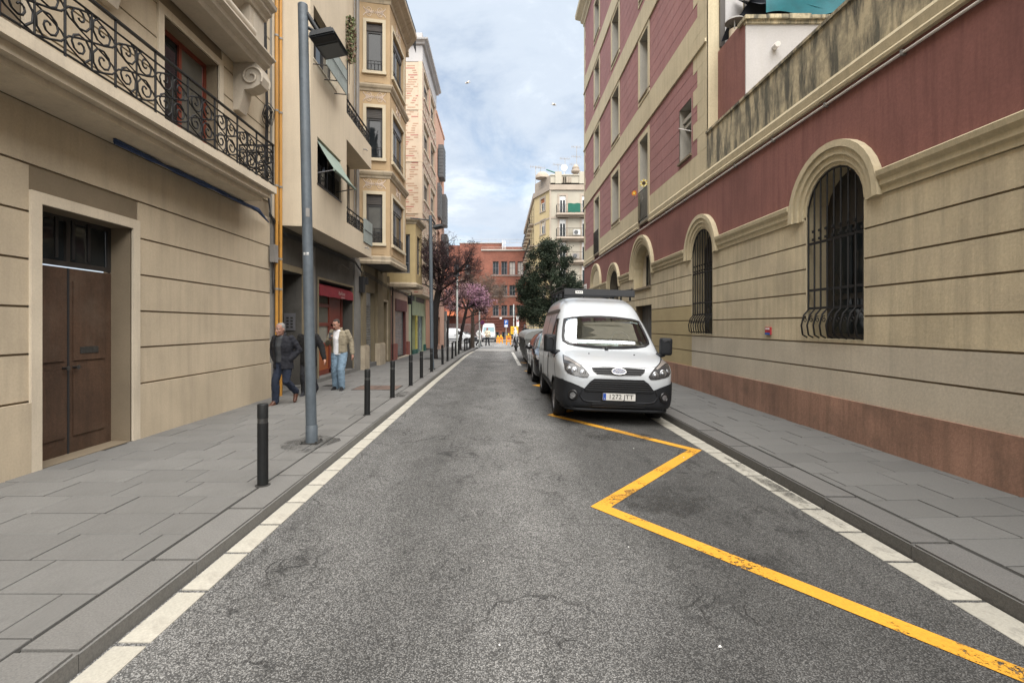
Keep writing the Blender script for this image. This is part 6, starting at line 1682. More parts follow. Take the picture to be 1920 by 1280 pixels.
# ------------------------------------------------------------------ street furniture
def bollards():
    ys = [(4.69, 0.78), (8.38, .76), (10.4, .76), (12.45, .76), (14.3, .76), (16.35, .76), (19.7, .76), (21.6, .76), (23.5, .76), (25.5, .76), (27.4, .76), (30.9, .76), (32.6, .76), (36.0, .76)]
    labs = ['black bollard nearest of all, by the left edge of the street', 'black bollard next after the near lamp post', 'black bollard second after the near lamp post, level with the rusty cover', 'black bollard just past the rusty cover', 'black bollard second past the rusty cover', 'black bollard standing in front of the far lamp post', 'black bollard just after the dark bare tree', 'black bollard second after the dark bare tree',
            'black bollard third after the dark bare tree', 'black bollard nearest before the thin grey post', 'black bollard directly behind the thin grey post', 'black bollard beside the leaning pink tree', 'black bollard next after the leaning pink tree', 'last black bollard, at the kerb curve before the crossing']
    x = -2.25; first = None
    for i, (y, h) in enumerate(ys):
        if first is None:
            t = thing('bollard', labs[0], 'bollard', (x, y, zpl(y)), 'bollards along the left kerb')
            mb = MB(); r = 0.049
            mb.lathe((x, y, zpl(y)), [(r, -0.05), (r, 0.595)], 18, caps=True); mb.lathe((x, y, zpl(y)), [(r, 0.64), (r, 0.765), (r*0.9, 0.776), (0.001, 0.778)], 18); mb.build('post', M_BOLLARD, t)
            mb = MB(); mb.lathe((x, y, zpl(y)), [(r*0.96, 0.595), (r*0.96, 0.64)], 18, caps=False); mb.build('steel_band', M_STEEL_BAND, t)
            mb = MB(); mb.lathe((x, y, zpl(y)), [(r+0.02, -0.02), (r+0.02, 0.005), (r, 0.008)], 18, caps=False); mb.build('collar', M_JOINT, t)
            first = t
        else: 
            c = copy_tree(first, (x+rng.uniform(-.015,.015)+(0.1 if y > 28 else 0), y, zpl(y)), label=labs[i], rotz=rng.uniform(0, 6))
            c.rotation_euler.x = rng.uniform(-.012,.012); c.rotation_euler.y = rng.uniform(-.012,.012)
bollards()

def lamp_post(name_label, x, y, H, xt, yt, brace=False):
    z0 = zpl(y)
    t = thing('street_lamp', name_label, 'street lamp', (x, y, z0), 'tall grey lamp posts on the left pavement')
    mb = MB(); n = 8
    mb.tube([(x+(xt-x)*i/n, y, z0+(H-z0)*i/n) for i in range(n+1)], [0.068-0.006*i/n for i in range(n+1)], 20); mb.build('pole', M_POLE, t)
    mb = MB(); mb.lathe((x, y, z0), [(0.075, -0.03), (0.075, 0.22), (0.070, 0.228)], 20, caps=False); mb.build('sleeve', M_POLE, t)
    mb = MB(); mb.box((x-0.11, y-0.11, z0-0.01), (x+0.11, y+0.11, z0+0.008))
    for sx in (-1, 1):
        for sy in (-1, 1): mb.lathe((x+sx*0.09, y+sy*0.09, z0), [(0.014, 0), (0.014, 0.03)], 6)
    mb.build('base_plate', M_JOINT, t)
    mb = MB(); mb.lathe((xt, y, H), [(0.063, 0), (0.058, 0.012), (0.001, 0.016)], 18, caps=False); mb.build('cap', M_POLE, t)
    # bracket and flat head, tilted up towards the road
    hx, hz = xt+0.05, H-0.30
    mb = MB(); mb.tube([(xt+0.05, y, H-0.1), (xt+0.16, y+0.08, hz+0.02)], 0.03, 8); mb.tube([(xt+0.05, y, H-0.28), (xt+0.2, y+0.1, hz-0.03)], 0.022, 8); mb.build('bracket', M_LAMP, t)
    rot = Matrix.Rotation(R(-12), 3, 'Y') @ Matrix.Rotation(R(4), 3, 'X')
    c = Vector((xt+0.235, y+0.30, hz-0.02))
    bm = bmesh.new(); bmesh.ops.create_cube(bm, size=1); bmesh.ops.scale(bm, vec=(0.36, 0.66, 0.10), verts=bm.verts)
    for v in bm.verts:
        if v.co.z > 0: v.co.x *= 0.82; v.co.y *= 0.9
    bmesh.ops.bevel(bm, geom=list(bm.edges), offset=0.018, segments=2, affect='EDGES')
    bmesh.ops.transform(bm, matrix=Matrix.Translation(c) @ rot.to_4x4(), verts=bm.verts)
    me = bpy.data.meshes.new('head'); bm.to_mesh(me); bm.free(); me.materials.append(M_LAMP); hd = link('head', me, t)
    mb = MB(); mb.cbox(c+rot @ Vector((0.0, 0.10, -0.052)), (0.28, 0.36, 0.012), rot); mb.build('lens', M_LAMPGLASS, hd)
    mb = MB(); mb.cbox(c+rot @ Vector((0.0, -0.22, -0.052)), (0.30, 0.14, 0.02), rot); mb.build('gear_tray', M_CABLE, hd)
    return t
t = lamp_post('tall grey lamp post standing nearest, in front of the walking men', -2.44, 6.41, 5.78, -2.555, 6.41)
mb = MB(); z = 2.53
for k in range(2):
    for s in (-1, 1):
        a0 = -PI/2+s*0.32; mb.add([(-2.487+0.068*math.cos(a0+d)*1.0, 6.41+0.068*math.sin(a0+d), z+e) for d, e in ((-.22, 0.02+.01*k), (.22, 0.02+.01*k), (.22, -.005), (-.22, -.005))], [(0,1,2,3)])
mb.build('sticker', M_WHITE, t)
mb = MB(); pts = []
for i in range(6):
    for e in (3.02, 3.13): a = -PI/2+0.1+0.14*i; pts.append((-2.497+0.0685*math.cos(a), 6.41+0.0685*math.sin(a), e))
grid_faces(mb, pts, 6, 2); mb.build('faded_patch', M_PIPE_GREY, t)
t = lamp_post('tall grey lamp post farther along, before the dark bare tree', -2.37, 17.4, 5.48, -2.43, 17.4)
mb = MB(); mb.tube([(-2.43, 17.4, 5.33), (-3.1, 17.2, 5.36)], 0.025, 6); mb.build('cross_arm', M_LAMP, t)

def thin_post(label, x, y, H, r, m=None, sign=None):
    t = thing('signpost', label, 'post', (x, y, zg(y)))
    mb = MB(); z0 = zg(y)+0.06; mb.lathe((x, y, z0), [(r*1.5, 0), (r*1.5, 0.3), (r, 0.32), (r, H-z0), (0.001, H-z0+0.01)], 10); mb.build('pole', m or M_POLE_LT, t)
    return t
thin_post('thin galvanised post on the pavement near the pink tree', -2.46, 28.8, 4.5, 0.06)
t = thin_post('thin grey post with a round red sign at the crossing', -1.6, 40.0, 3.85, 0.06)
mb = MB(); mb.lathe((-1.36, 39.95, 1.85), [(0.19, -0.01), (0.19, 0.01)], 18, axis='y'); sg = mb.build('round_sign', M_SIGNRED, t)
mb = MB(); mb.lathe((-1.36, 39.93, 1.85), [(0.14, -0.005), (0.14, 0.005)], 18, axis='y'); mb.build('blue_disc', M_SIGNBLUE, sg)
mb = MB(); mb.cbox((-1.36, 39.92, 1.85), (0.30, 0.006, 0.05), Matrix.Rotation(R(45), 3, 'Y')); mb.cbox((-1.36, 39.915, 1.85), (0.30, 0.006, 0.05), Matrix.Rotation(R(-45), 3, 'Y')); mb.build('red_bar', M_SIGNRED, sg)
t = thin_post('tall thin post carrying yellow roadwork signs', 1.47, 50, 3.75, 0.05)
for i, (x, w) in enumerate(((1.17, 0.38), (1.62, 0.30))):
    mb = MB(); mb.box((x, 49.9, 0.80 if i else 0.75), (x+w, 49.93, 1.52)); p = mb.build('yellow_plate', M_SIGNYEL, t)
    mb = MB()
    for q in range(4): mb.box((x+0.05, 49.885, 0.87+0.16*q), (x+w-0.05, 49.897, 0.92+0.16*q))
    mb.build('red_line', M_SIGNRED, p)
t = thin_post('thin post carrying a tall white banner sign', 2.0, 53, 2.9, 0.05, M_FRAME_DK)
mb = MB(); mb.box((1.86, 52.9, 1.5), (2.12, 52.94, 2.62)); p = mb.build('banner', M_WHITE, t)
mb = MB(); mb.box((1.90, 52.885, 2.0), (2.08, 52.897, 2.2)); mb.build('emblem', M_SIGNRED, p)
t = thin_post('post with a blue and white parking sign before the brick building', 1.05, 75, 2.5, 0.05)
mb = MB(); mb.box((0.74, 74.9, 1.35), (1.36, 74.94, 2.45)); p = mb.build('blue_plate', M_SIGNBLUE, t)
mb = MB(); mb.box((0.82, 74.87, 1.38), (1.28, 74.895, 1.72)); mb.build('white_plate', M_WHITE, p)
put_text('lettering', 'P', 0.62, M_WHITE, ((1, 0, 0), (0, 0, 1)), (1.05, 74.89, 2.08), p)

# waste containers
M_BIN = mat('grey_container_plastic', (0.12, 0.125, 0.122), 0.5, 0.12, 1.5, 0.06, 30, dirt=0.3, dcol=(0.16, 0.155, 0.15), dscale=1.4)
M_BINLID = mat('grey_container_lid', (0.25, 0.26, 0.255), 0.4, 0.1, 1.5, 0.05, 30)
def container(y, label, first=None):
    x0, x1 = 1.02, 2.55; W = 1.75; z0 = zroad(1.5, y)
    t = thing('waste_container', label, 'container', (1.8, y, z0), 'row of waste containers in the parking lane')
    mb = MB()
    prof = [(x0+0.16, 0.18), (x0+0.10, 0.5), (x0+0.02, 1.05), (x0, 1.18), (x1, 1.18), (x1-0.02, 1.05), (x1-0.10, 0.5), (x1-0.16, 0.18)]
    mb.extrude_poly(prof, lambda p: (p[0], y-W/2, z0+p[1]), lambda p: (p[0], y+W/2, z0+p[1])); mb.build('body', M_BIN, t)
    mb = MB(); n = 10; pts = []
    for i in range(n+1):
        a = PI*i/n; xx = (x0+x1)/2-(x1-x0)/2*1.03*math.cos(a); zz_ = 1.18+0.36*math.sin(a)**0.75
        for yy in (y-W/2-0.02, y-W/2+0.1, y+W/2-0.1, y+W/2+0.02):
            pts.append((xx, yy, z0+zz_-(0.04 if abs(yy-y) > W/2 else 0)))
    grid_faces(mb, pts, n+1, 4)
    for yy, s in ((y-W/2-0.02, 0), (y+W/2+0.02, 3)): mb.poly([pts[i*4+s] for i in range(n+1)])
    mb.build('lid', M_BINLID, t)
    for yy in (y-0.6, y-0.2, y+0.2, y+0.6):
        mb = MB(); mb.extrude_poly([(x0+0.02, 0.4), (x0-0.035, 0.95), (x0-0.03, 1.1), (x0+0.05, 1.12)], lambda p: (p[0]+0.03, yy-0.04, z0+p[1]), lambda p: (p[0]+0.03, yy+0.04, z0+p[1])); mb.build('rib', M_BIN, t)
    mb = MB(); mb.tube([(x0-0.03, y-W/2+0.1, z0+1.12), (x0-0.06, y, z0+1.13), (x0-0.03, y+W/2-0.1, z0+1.12)], 0.025, 6); mb.build('lift_bar', M_IRON, t)
    for sx in (x0+0.25, x1-0.25):
        for sy in (y-W/2+0.15, y+W/2-0.15):
            mb = MB(); mb.lathe((sx-0.03, sy, z0+0.10), [(0.10, 0), (0.10, 0.06)], 12, axis='x'); mb.box((sx-0.02, sy-0.05, z0+0.1), (sx+0.04, sy+0.05, z0+0.3)); mb.build('wheel', M_CABLE, t)
container(20.6, 'grey waste container behind the black car, nearest of its row')
container(22.6, 'grey waste container in the middle of the row behind the black car')
container(24.6, 'grey waste container farthest of the row, beside the scooter')

# orange roadwork barriers
def barrier(label, x, y, w, h, two=False):
    z0 = zg(y)
    t = thing('roadwork_barrier', label, 'barrier', (x, y, z0), 'orange roadwork barriers at the end of the street')
    mb = MB()
    for s in (-1, 1): mb.box((x+s*w/2-0.06, y-0.03, z0), (x+s*w/2+0.06, y+0.03, z0+h)); mb.box((x+s*w/2-0.08, y-0.3, z0), (x+s*w/2+0.08, y+0.3, z0+0.1))
    mb.build('post', M_ORANGE, t)
    for k in range(3):
        mb = MB(); za = z0+h*(0.3+0.24*k); mb.box((x-w/2, y-0.025, za), (x+w/2, y+0.025, za+h*0.17)); mb.build('rail', M_ORANGE, t)
        if k == 1:
            mb = MB(); mb.box((x-w/4, y-0.032, za+0.03), (x+w/4, y-0.026, za+h*0.13)); mb.build('reflector', M_SIGNRED, t)
    mb = MB(); mb.box((x-0.07, y-0.05, z0+h), (x+0.07, y+0.05, z0+h+0.2)); mb.build('warning_lamp', M_SIGNYEL, t)
barrier('orange roadwork barrier standing right of the far white van', 0.22, 60, 0.36, 0.8)
barrier('taller orange roadwork barrier nearest the yellow signs', 1.0, 52.5, 0.44, 1.0)
barrier('narrow orange roadwork barrier directly before the far van', -0.15, 62, 0.26, 0.75)
t = thing('concrete_block', 'grey sloped concrete block beside the orange barrier', 'block', (1.9, 52, zg(52)))
mb = MB(); mb.extrude_poly([(1.35, 0), (2.6, 0), (2.6, 0.95), (1.75, 0.9)], lambda p: (p[0], 51.8, zg(52)+p[1]), lambda p: (p[0], 53, zg(52)+p[1])); mb.build('block', M_GSILL, t)

# gulls
def gull(label, c, s, roll, head):
    t = thing('gull', label, 'bird', c)
    M = Matrix.Translation(c) @ Matrix.Rotation(head, 4, 'Z') @ Matrix.Rotation(roll, 4, 'Y')
    mb = MB(); prof = [(-0.5, 0.02), (-0.32, 0.035), (-0.1, 0.085), (0.12, 0.09), (0.28, 0.055), (0.36, 0.06), (0.43, 0.045), (0.52, 0.01)]
    mb.tube([M @ Vector((0, p[0]*s, 0)) for p in prof], [p[1]*s for p in prof], 10)
    for sx in (-1, 1):    # wings: shoulder, wrist, tip with trailing edge
        P = [((0.05, 0.16, 0.03), (0.05, -0.16, 0.03)), ((0.35, 0.22, 0.22), (0.35, -0.12, 0.20)), ((0.62, 0.14, 0.28), (0.62, -0.14, 0.25)), ((0.95, -0.06, 0.22), (0.95, -0.18, 0.21))]
        top = [M @ Vector((sx*q[0]*s, q[1]*s, q[2]*s)) for p in P for q in p]
        bot = [M @ Vector((sx*q[0]*s, q[1]*s, q[2]*s-0.025*s)) for p in P for q in p]
        n = len(P)
        mb.add(top+bot, [f for i in range(n-1) for f in ((2*i, 2*i+1, 2*i+3, 2*i+2), (2*n+2*i, 2*n+2*i+2, 2*n+2*i+3, 2*n+2*i+1), (2*i, 2*i+2, 2*n+2*i+2, 2*n+2*i), (2*i+1, 2*n+2*i+1, 2*n+2*i+3, 2*i+3))]+[(2*n-2, 2*n-1, 4*n-1, 4*n-2)])
    tl = [(-0.08, -0.62, 0), (0.08, -0.62, 0), (0.03, -0.42, 0.01), (-0.03, -0.42, 0.01)]
    mb.add([M @ (Vector(q)*s) for q in tl]+[M @ (Vector(q)*s-Vector((0,0,.02*s))) for q in tl], [(0,1,2,3), (4,7,6,5), (0,4,5,1), (1,5,6,2), (2,6,7,3), (3,7,4,0)])
    mb.build('body', mat('gull_plumage', (0.40, 0.35, 0.29), 0.8, 0.1), t)
    mb = MB(); mb.tube([M @ Vector((0, 0.50*s, 0)), M @ Vector((0, 0.60*s, -0.01*s))], [0.02*s, 0.004*s], 6); mb.build('beak', M_SIGNYEL, t)
gull('pale gull flying high on the left of the sky', (-1.91, 30, 16.36), 0.34, R(-35), R(60))
gull('pale gull flying lower on the right of the sky', (3.53, 32, 15.92), 0.38, R(28), R(-70))

# ------------------------------------------------------------------ trees
M_BARK_DK = mat('dark_bark', (0.019, 0.015, 0.014), 0.95, 0.2, 4, 0.15, 30, bump=0.5, bscale=30)
M_BARK_GREY = mat('grey_brown_bark', (0.085, 0.068, 0.055), 0.95, 0.2, 4, 0.15, 30, bump=0.5, bscale=30)
M_TWIG_RED = mat('dark_red_twig', (0.036, 0.020, 0.021), 0.9, rand=0.1)
M_TWIG_TAN = mat('tan_twig', (0.20, 0.145, 0.115), 0.9)
M_BUD = mat('dark_red_bud', (0.058, 0.026, 0.034), 0.9, 0.3, 1.5)
M_POD = mat('purple_pod', (0.10, 0.045, 0.055), 0.9, 0.3, 1.5)
def blossom_mat(name, col):
    return mat(name, col, 0.8, 0.25, 1.2, 0.1, 8)
M_BLOSSOM = blossom_mat('pink_blossom', (0.50, 0.27, 0.40))
M_BLOSSOM_P = blossom_mat('pale_pink_blossom', (0.37, 0.235, 0.26))
def leaf_mat(name, col):
    m = mat(name, col, 0.75, 0.35, 0.9, 0.15, 6, spec=0.2)
    return m
M_LEAF = leaf_mat('evergreen_leaf', (0.026, 0.038, 0.024)); M_LEAF_L = leaf_mat('evergreen_leaf_light', (0.055, 0.075, 0.043))

def grow(mb, tips, r, p, d, L, rad, depth, env, spread=0.6, lift=0.05, nseg=4, twig=None, kids=(2, 4), minr=0.004):
    """one wandering, tapering branch and its children; twigs go to their own mesh."""
    path = [p.copy()]; dd = d.normalized(); cur = p.copy()
    for i in range(nseg):
        dd = (dd + Vector((r.uniform(-1,1), r.uniform(-1,1), r.uniform(-1,1)))*0.22 + Vector((0,0,lift))).normalized()
        cur = cur + dd*L/nseg; path.append(cur.copy())
    minr = max(minr, 0.00022*p.y)
    rr = [max(minr, rad*(1-0.55*i/nseg)) for i in range(nseg+1)]
    tgt = twig if (twig is not None and rad < 0.016) else mb
    tgt.tube(path, rr, 6 if rad > 0.03 else 3, caps=False)
    for q in path[1:]: tips.append((q, rad))
    if depth == 0: return
    for k in range(r.randint(*kids)):
        t = r.uniform(0.35, 1.0); i = min(nseg-1, int(t*nseg)); q = path[i].lerp(path[i+1], t*nseg-i)
        a = Vector((r.uniform(-1,1), r.uniform(-1,1), r.uniform(-0.5,0.9)))
        nd = (dd*(1-spread)+a.normalized()*spread).normalized()
        if env is not None:
            to = env(q)
            if to is not None: nd = (nd+to).normalized()
        grow(mb, tips, r, q, nd, L*r.uniform(0.55, 0.8), rr[i]*0.66, depth-1, env, spread, lift, max(2, nseg-1), twig, kids, minr)
def ell(c, s):
    c = Vector(c)
    def f(q):
        v = Vector(((q.x-c.x)/s[0], (q.y-c.y)/s[1], (q.z-c.z)/s[2]))
        return (c-q).normalized()*min(1.6, (v.length-0.8)*3) if v.length > 0.8 else None
    return f
def leaf(mb, c, s, r, el=1.6, cup=0.2):
    ax = Vector((r.uniform(-1,1), r.uniform(-1,1), r.uniform(-1,1))).normalized(); bx = ax.orthogonal().normalized()
    if r.random() < .5: bx = ax.cross(bx)
    mb.add([c-ax*s*el*0.5, c+bx*s*0.5, c+ax*s*el*0.5, c-bx*s*0.5], [(0,1,2,3)])
def bare_tree(label, x, y, trunk, heads, env, seed, m_bark, m_twig, depth=5, L=1.1, rad=0.06, buds=(), kids=(2, 4), spread=0.6, lift=0.04, pit=True):
    r = random.Random(seed); z0 = zpl(y) if y < 39 else zg(y)
    t = thing('street_tree', label, 'tree', (x, y, z0), None)
    mb = MB(); path = [Vector((x+p[0], y+p[1], z0+p[2])) for p in trunk]; rs = [p[3] for p in trunk]
    # knobbly trunk
    pp, rr = [], []
    for i in range(len(path)-1):
        for k in range(5): pp.append(path[i].lerp(path[i+1], k/5)+Vector((r.uniform(-.008,.008), r.uniform(-.008,.008), 0))); rr.append((rs[i]+(rs[i+1]-rs[i])*k/5)*r.uniform(0.92, 1.12))
    pp.append(path[-1]); rr.append(rs[-1]); mb.tube(pp, rr, 9); mb.build('trunk', m_bark, t)
    lm, tw, tips = MB(), MB(), []
    for h in heads: grow(lm, tips, r, path[h[0]].copy(), Vector(h[1]), L*h[2], rad*h[3], depth, env, spread, lift, 4, tw, kids)
    lm.build('limbs', m_bark, t)
    o = tw.build('twigs', m_twig, t, recalc=False); o['kind'] = 'stuff'
    for (n, m, size, rad_lim, name, cond) in buds:
        mb = MB(); cand = [q for q, ra in tips if ra < rad_lim and (cond is None or cond(q))]
        for k in range(n if cand else 0):
            q = r.choice(cand)+Vector((r.gauss(0,.05), r.gauss(0,.05), r.gauss(0,.05))); leaf(mb, q, size*r.uniform(.6,1.3), r, 1.3)
        if mb.v: o = mb.build(name, m, t, recalc=False); o['kind'] = 'stuff'
    if pit:
        mb = MB(); mb.box((x-0.45, y-0.45, zpl(y)-0.05), (x+0.45, y+0.45, zpl(y)+0.008)); mb.build('tree_pit', M_JOINT, t)
    return t, tips

bare_tree('dark nearly bare tree behind the farther lamp post, with a thick forked trunk', -3.10, 23.4,
          [(0, 0, -0.05, 0.19), (0.02, 0, 0.5, 0.15), (0.03, 0, 1.2, 0.135), (0.02, 0, 1.9, 0.17), (0.10, 0, 2.6, 0.16), (0.22, 0, 3.2, 0.15), (0.26, 0, 3.5, 0.13)],
          [(6, (0.55, 0.1, 0.5), 1.0, 1.5), (6, (0.1, 0.1, 1), 0.9, 1.2), (6, (-0.5, -0.2, 0.6), 0.8, 1.0), (5, (0.9, 0.0, 0.35), 0.9, 0.95), (5, (-0.8, 0.1, 0.35), 0.75, 0.8), (6, (0.3, -0.4, 0.7), 0.85, 1.0), (4, (0.9, -0.2, 0.35), 0.75, 0.6), (6, (0.3, 0.5, 0.8), 0.9, 1.0)],
          ell((-2.5, 23.4, 4.5), (1.85, 1.5, 1.6)), 21, M_BARK_DK, M_TWIG_RED, depth=5, L=1.3, rad=0.07, kids=(3, 4),
          buds=((2600, M_BUD, 0.035, 0.012, 'buds', None), (1300, M_POD, 0.04, 0.012, 'pods', None)))
bare_tree('leaning dark tree in pink blossom right of the thin grey post', -2.65, 32.7,
          [(0, 0, -0.1, 0.14), (0.05, 0, 0.6, 0.12), (0.16, 0, 1.3, 0.11), (0.35, 0, 2.1, 0.10), (0.48, 0, 2.7, 0.09)],
          [(4, (0.6, 0.1, 0.7), 1.0, 1.2), (4, (-0.6, 0.2, 0.7), 1.0, 1.1), (3, (0.9, -0.2, 0.45), 1.0, 1.0), (4, (-1.0, -0.2, 0.35), 1.0, 1.0), (4, (0, 0.3, 1), 0.8, 1.0), (4, (1.0, 0.3, 0.3), 1.1, 1.0), (4, (-1.0, 0.3, 0.15), 1.1, 1.0)],
          ell((-2.1, 32.7, 3.95), (2.5, 1.7, 1.6)), 5, M_BARK_DK, M_TWIG_RED, depth=4, L=1.25, rad=0.055, kids=(3, 4),
          buds=((8500, M_BLOSSOM_P, 0.05, 0.02, 'pale_blossom', None), (3600, M_BLOSSOM, 0.055, 0.02, 'bright_blossom', lambda q: q.x > -2.1 and q.z > 2.9), (900, M_BUD, 0.05, 0.02, 'buds', None)))
bare_tree('tall bare grey tree with fine tan twigs beyond the pink tree', -2.05, 37.6,
          [(0, 0, -0.1, 0.19), (0.0, 0, 0.6, 0.16), (0.03, 0, 1.6, 0.14), (0.02, 0, 2.6, 0.12)],
          [(3, (0.15, 0.1, 1), 1.3, 1.5), (3, (0.7, 0, 0.7), 1.3, 1.2), (3, (-0.5, 0.2, 0.8), 1.2, 1.1), (3, (1.0, -0.2, 0.4), 1.2, 0.9), (2, (1.0, 0.1, 0.45), 1.2, 0.8), (3, (0.5, -.3, 0.9), 1.3, 1.1)],
          ell((-1.25, 37.6, 4.6), (1.85, 1.7, 2.3)), 14, M_BARK_GREY, M_TWIG_TAN, depth=5, L=1.45, rad=0.055, kids=(3, 4), lift=0.06)
bare_tree('small bare tree with dark twigs by the far corner of the left pavement', -4.3, 41.0,
          [(0, 0, -0.1, 0.12), (0.0, 0, 1.2, 0.1), (0.05, 0, 2.3, 0.09)], [(2, (0.3, 0, 1), 1, 1.2), (2, (0.8, 0, .6), 1, 1), (2, (-.8, 0, .6), 1, 1), (2, (0.2, .4, .8), 1, 1)],
          ell((-3.6, 41, 3.9), (1.6, 1.4, 1.5)), 8, M_BARK_DK, M_TWIG_RED, depth=4, L=1.1, rad=0.05, pit=False, buds=((700, M_BLOSSOM_P, 0.07, 0.02, 'pale_blossom', None),))

def evergreen():
    x, y = 3.75, 36.0; z0 = zg(y)+0.08; r = random.Random(33)
    t = thing('evergreen_tree', 'dense dark evergreen tree on the square behind the white van', 'tree', (x, y, z0))
    mb = MB(); mb.tube([(x, y, z0-0.05), (x+.03, y, 1.2), (x-.02, y, 2.4), (x+.05, y, 4.0), (x, y, 6.0), (x, y, 7.4)], [0.2, 0.16, 0.15, 0.12, 0.07, 0.02], 9); mb.build('trunk', M_BARK_GREY, t)
    lm, cl = MB(), []
    # uneven crown: lobes (centre, radii)
    lobes = [((3.6, 36, 4.2), (1.9, 1.8, 1.7)), ((2.9, 36.1, 6.0), (0.95, 1.1, 1.35)), ((4.2, 36, 6.4), (1.1, 1.1, 1.5)), ((2.3, 35.8, 3.0), (1.0, 1.1, 1.2)), ((5.1, 36, 4.6), (1.0, 1.2, 1.5)), ((3.4, 35.4, 2.3), (1.6, 1.3, 0.9)), ((2.0, 36, 4.4), (0.8, 0.9, 1.1)), ((3.5, 36, 7.2), (0.55, 0.6, 0.75)), ((4.6, 35.7, 2.9), (1.3, 1.2, 1.1))]
    for c, s in lobes:
        for k in range(int(26*s[0]*s[2]+8)):
            v = Vector((r.gauss(0,1), r.gauss(0,1), r.gauss(0,1))).normalized()*(r.uniform(0.35, 1.05)**0.6)
            q = Vector((c[0]+v.x*s[0], c[1]+v.y*s[1], c[2]+v.z*s[2]))
            if q.z < 1.35: continue
            cl.append((q, r.uniform(0.18, 0.42)))
    for q, _ in cl[::3]:
        base = Vector((x, y, max(1.6, min(7.0, q.z-0.9*r.random()-0.3)))); mid = base.lerp(q, 0.55)+Vector((0, 0, 0.1))
        lm.tube([base, mid, q], [0.035, 0.02, 0.006], 4, caps=False)
    lm.build('limbs', M_BARK_GREY, t)
    A, B = MB(), MB()
    for q, s in cl:
        n = int(125*(s/0.3)**1.3)
        for k in range(n):
            p = q+Vector((r.gauss(0,1), r.gauss(0,1), r.gauss(0,0.85)))*s*0.55
            if p.z > 1.25: leaf(A if r.random() < .86 else B, p, r.uniform(0.045, 0.08), r, 2.0)
    for mbx, m in ((A, M_LEAF), (B, M_LEAF_L)):
        o = mbx.build('foliage', m, t, recalc=False); o['kind'] = 'stuff'
    # pale railing behind the trunk
    f = thing('square_railing', 'dark railing round the square behind the evergreen tree', 'fence', (4, 42, zg(42)))
    F = Frame((2.2, 43), (1, 0), (0, -1)); g = zg(43)+0.08
    for k in range(5):
        mb = MB(); mb.tube([F.P(k*2.4, g, 0), F.P(k*2.4, g+1.9, 0)], 0.05, 6); mb.build('post', M_LOUVRE, f)
    for k in range(40):
        mb = MB(); mb.tube([F.P(0.12+k*0.235, g+0.1, 0), F.P(0.12+k*0.235, g+1.8, 0)], 0.018, 4); mb.build('bar', M_LOUVRE, f)
    mb = MB(); mb.tube([F.P(0, g+1.75, 0), F.P(9.6, g+1.75, 0)], 0.03, 5); mb.build('top_rail', M_LOUVRE, f)
evergreen()

# ------------------------------------------------------------------ vehicles
M_VANWHITE = mat('white_van_paint', (0.455, 0.485, 0.515), 0.3, 0.05, 1.2, 0.02, 30, coat=0.6, dirt=0.35, dcol=(0.42, 0.41, 0.38), dscale=1.5, dlo=0.52, dhi=0.75)
M_VANSIDE = M_VANWHITE
M_CARBLACK = mat('black_car_paint', (0.010, 0.011, 0.014), 0.22, 0.1, 1, 0, 1, coat=0.8)
M_BLACKPLASTIC = mat('black_textured_plastic', (0.0125, 0.014, 0.017), 0.6, 0.15, 3, 0.1, 60, bump=0.08, bscale=200, spec=0.3)
M_BLACKGLOSS = mat('black_gloss_plastic', (0.010, 0.010, 0.011), 0.3, 0, 1, 0, 1)
M_GRILLE = mat('grille_black', (0.008, 0.008, 0.009), 0.4, 0, 1, 0, 1)
M_TYRE = mat('tyre_rubber', (0.009, 0.009, 0.0095), 0.85, 0.15, 6, 0.1, 40, dirt=0.4, dcol=(0.06, 0.058, 0.055), dscale=5)
M_RIM = mat('steel_rim', (0.20, 0.20, 0.21), 0.4, 0.1, 5, 0.05, 30, metal=0.7)
M_CHROME = mat('chrome', (0.75, 0.75, 0.76), 0.12, 0, 1, 0, 1, metal=1.0)
M_LAMPDARK = mat('headlamp_housing', (0.035, 0.035, 0.037), 0.25, 0.2, 6, 0, 1, coat=0.25)
M_LAMPREFL = mat('headlamp_reflector', (0.34, 0.35, 0.37), 0.25, 0.35, 14, 0, 1, metal=0.8)
M_LAMPAMBER = mat('indicator_glass', (0.20, 0.18, 0.165), 0.25, 0.1, 8, 0, 1, coat=0.3)
M_PLATE = flat('plate_white', (0.62, 0.62, 0.60), 0.4)
M_EU = flat('plate_blue', (0.015, 0.07, 0.36), 0.4)
M_BADGE = flat('badge_blue', (0.008, 0.018, 0.085), 0.25, coat=0.8)
M_CABIN = mat('cabin_dark', (0.020, 0.021, 0.023), 0.9, 0.2, 4, 0, 1)
def screen_glass(name, tint, k):
    m = bpy.data.materials.new(name); m.use_nodes = True
    nt = m.node_tree; N = nt.nodes; L = nt.links; N.remove(N['Principled BSDF'])
    tr = N.new('ShaderNodeBsdfTransparent'); tr.inputs[0].default_value = (*tint, 1)
    gl = N.new('ShaderNodeBsdfGlossy'); gl.inputs['Roughness'].default_value = 0.015; gl.inputs[0].default_value = (0.9, 0.95, 1, 1)
    fr = N.new('ShaderNodeFresnel'); fr.inputs[0].default_value = 1.5
    mr = N.new('ShaderNodeMath'); mr.operation = 'MULTIPLY_ADD'; mr.inputs[1].default_value = 1.2; mr.inputs[2].default_value = k; mr.use_clamp = True
    L.new(fr.outputs[0], mr.inputs[0])
    mx = N.new('ShaderNodeMixShader'); L.new(mr.outputs[0], mx.inputs[0]); L.new(tr.outputs[0], mx.inputs[1]); L.new(gl.outputs[0], mx.inputs[2])
    L.new(mx.outputs[0], N['Material Output'].inputs['Surface']); return m
M_SCREEN = screen_glass('windscreen_glass', (0.62, 0.70, 0.70), 0.13)
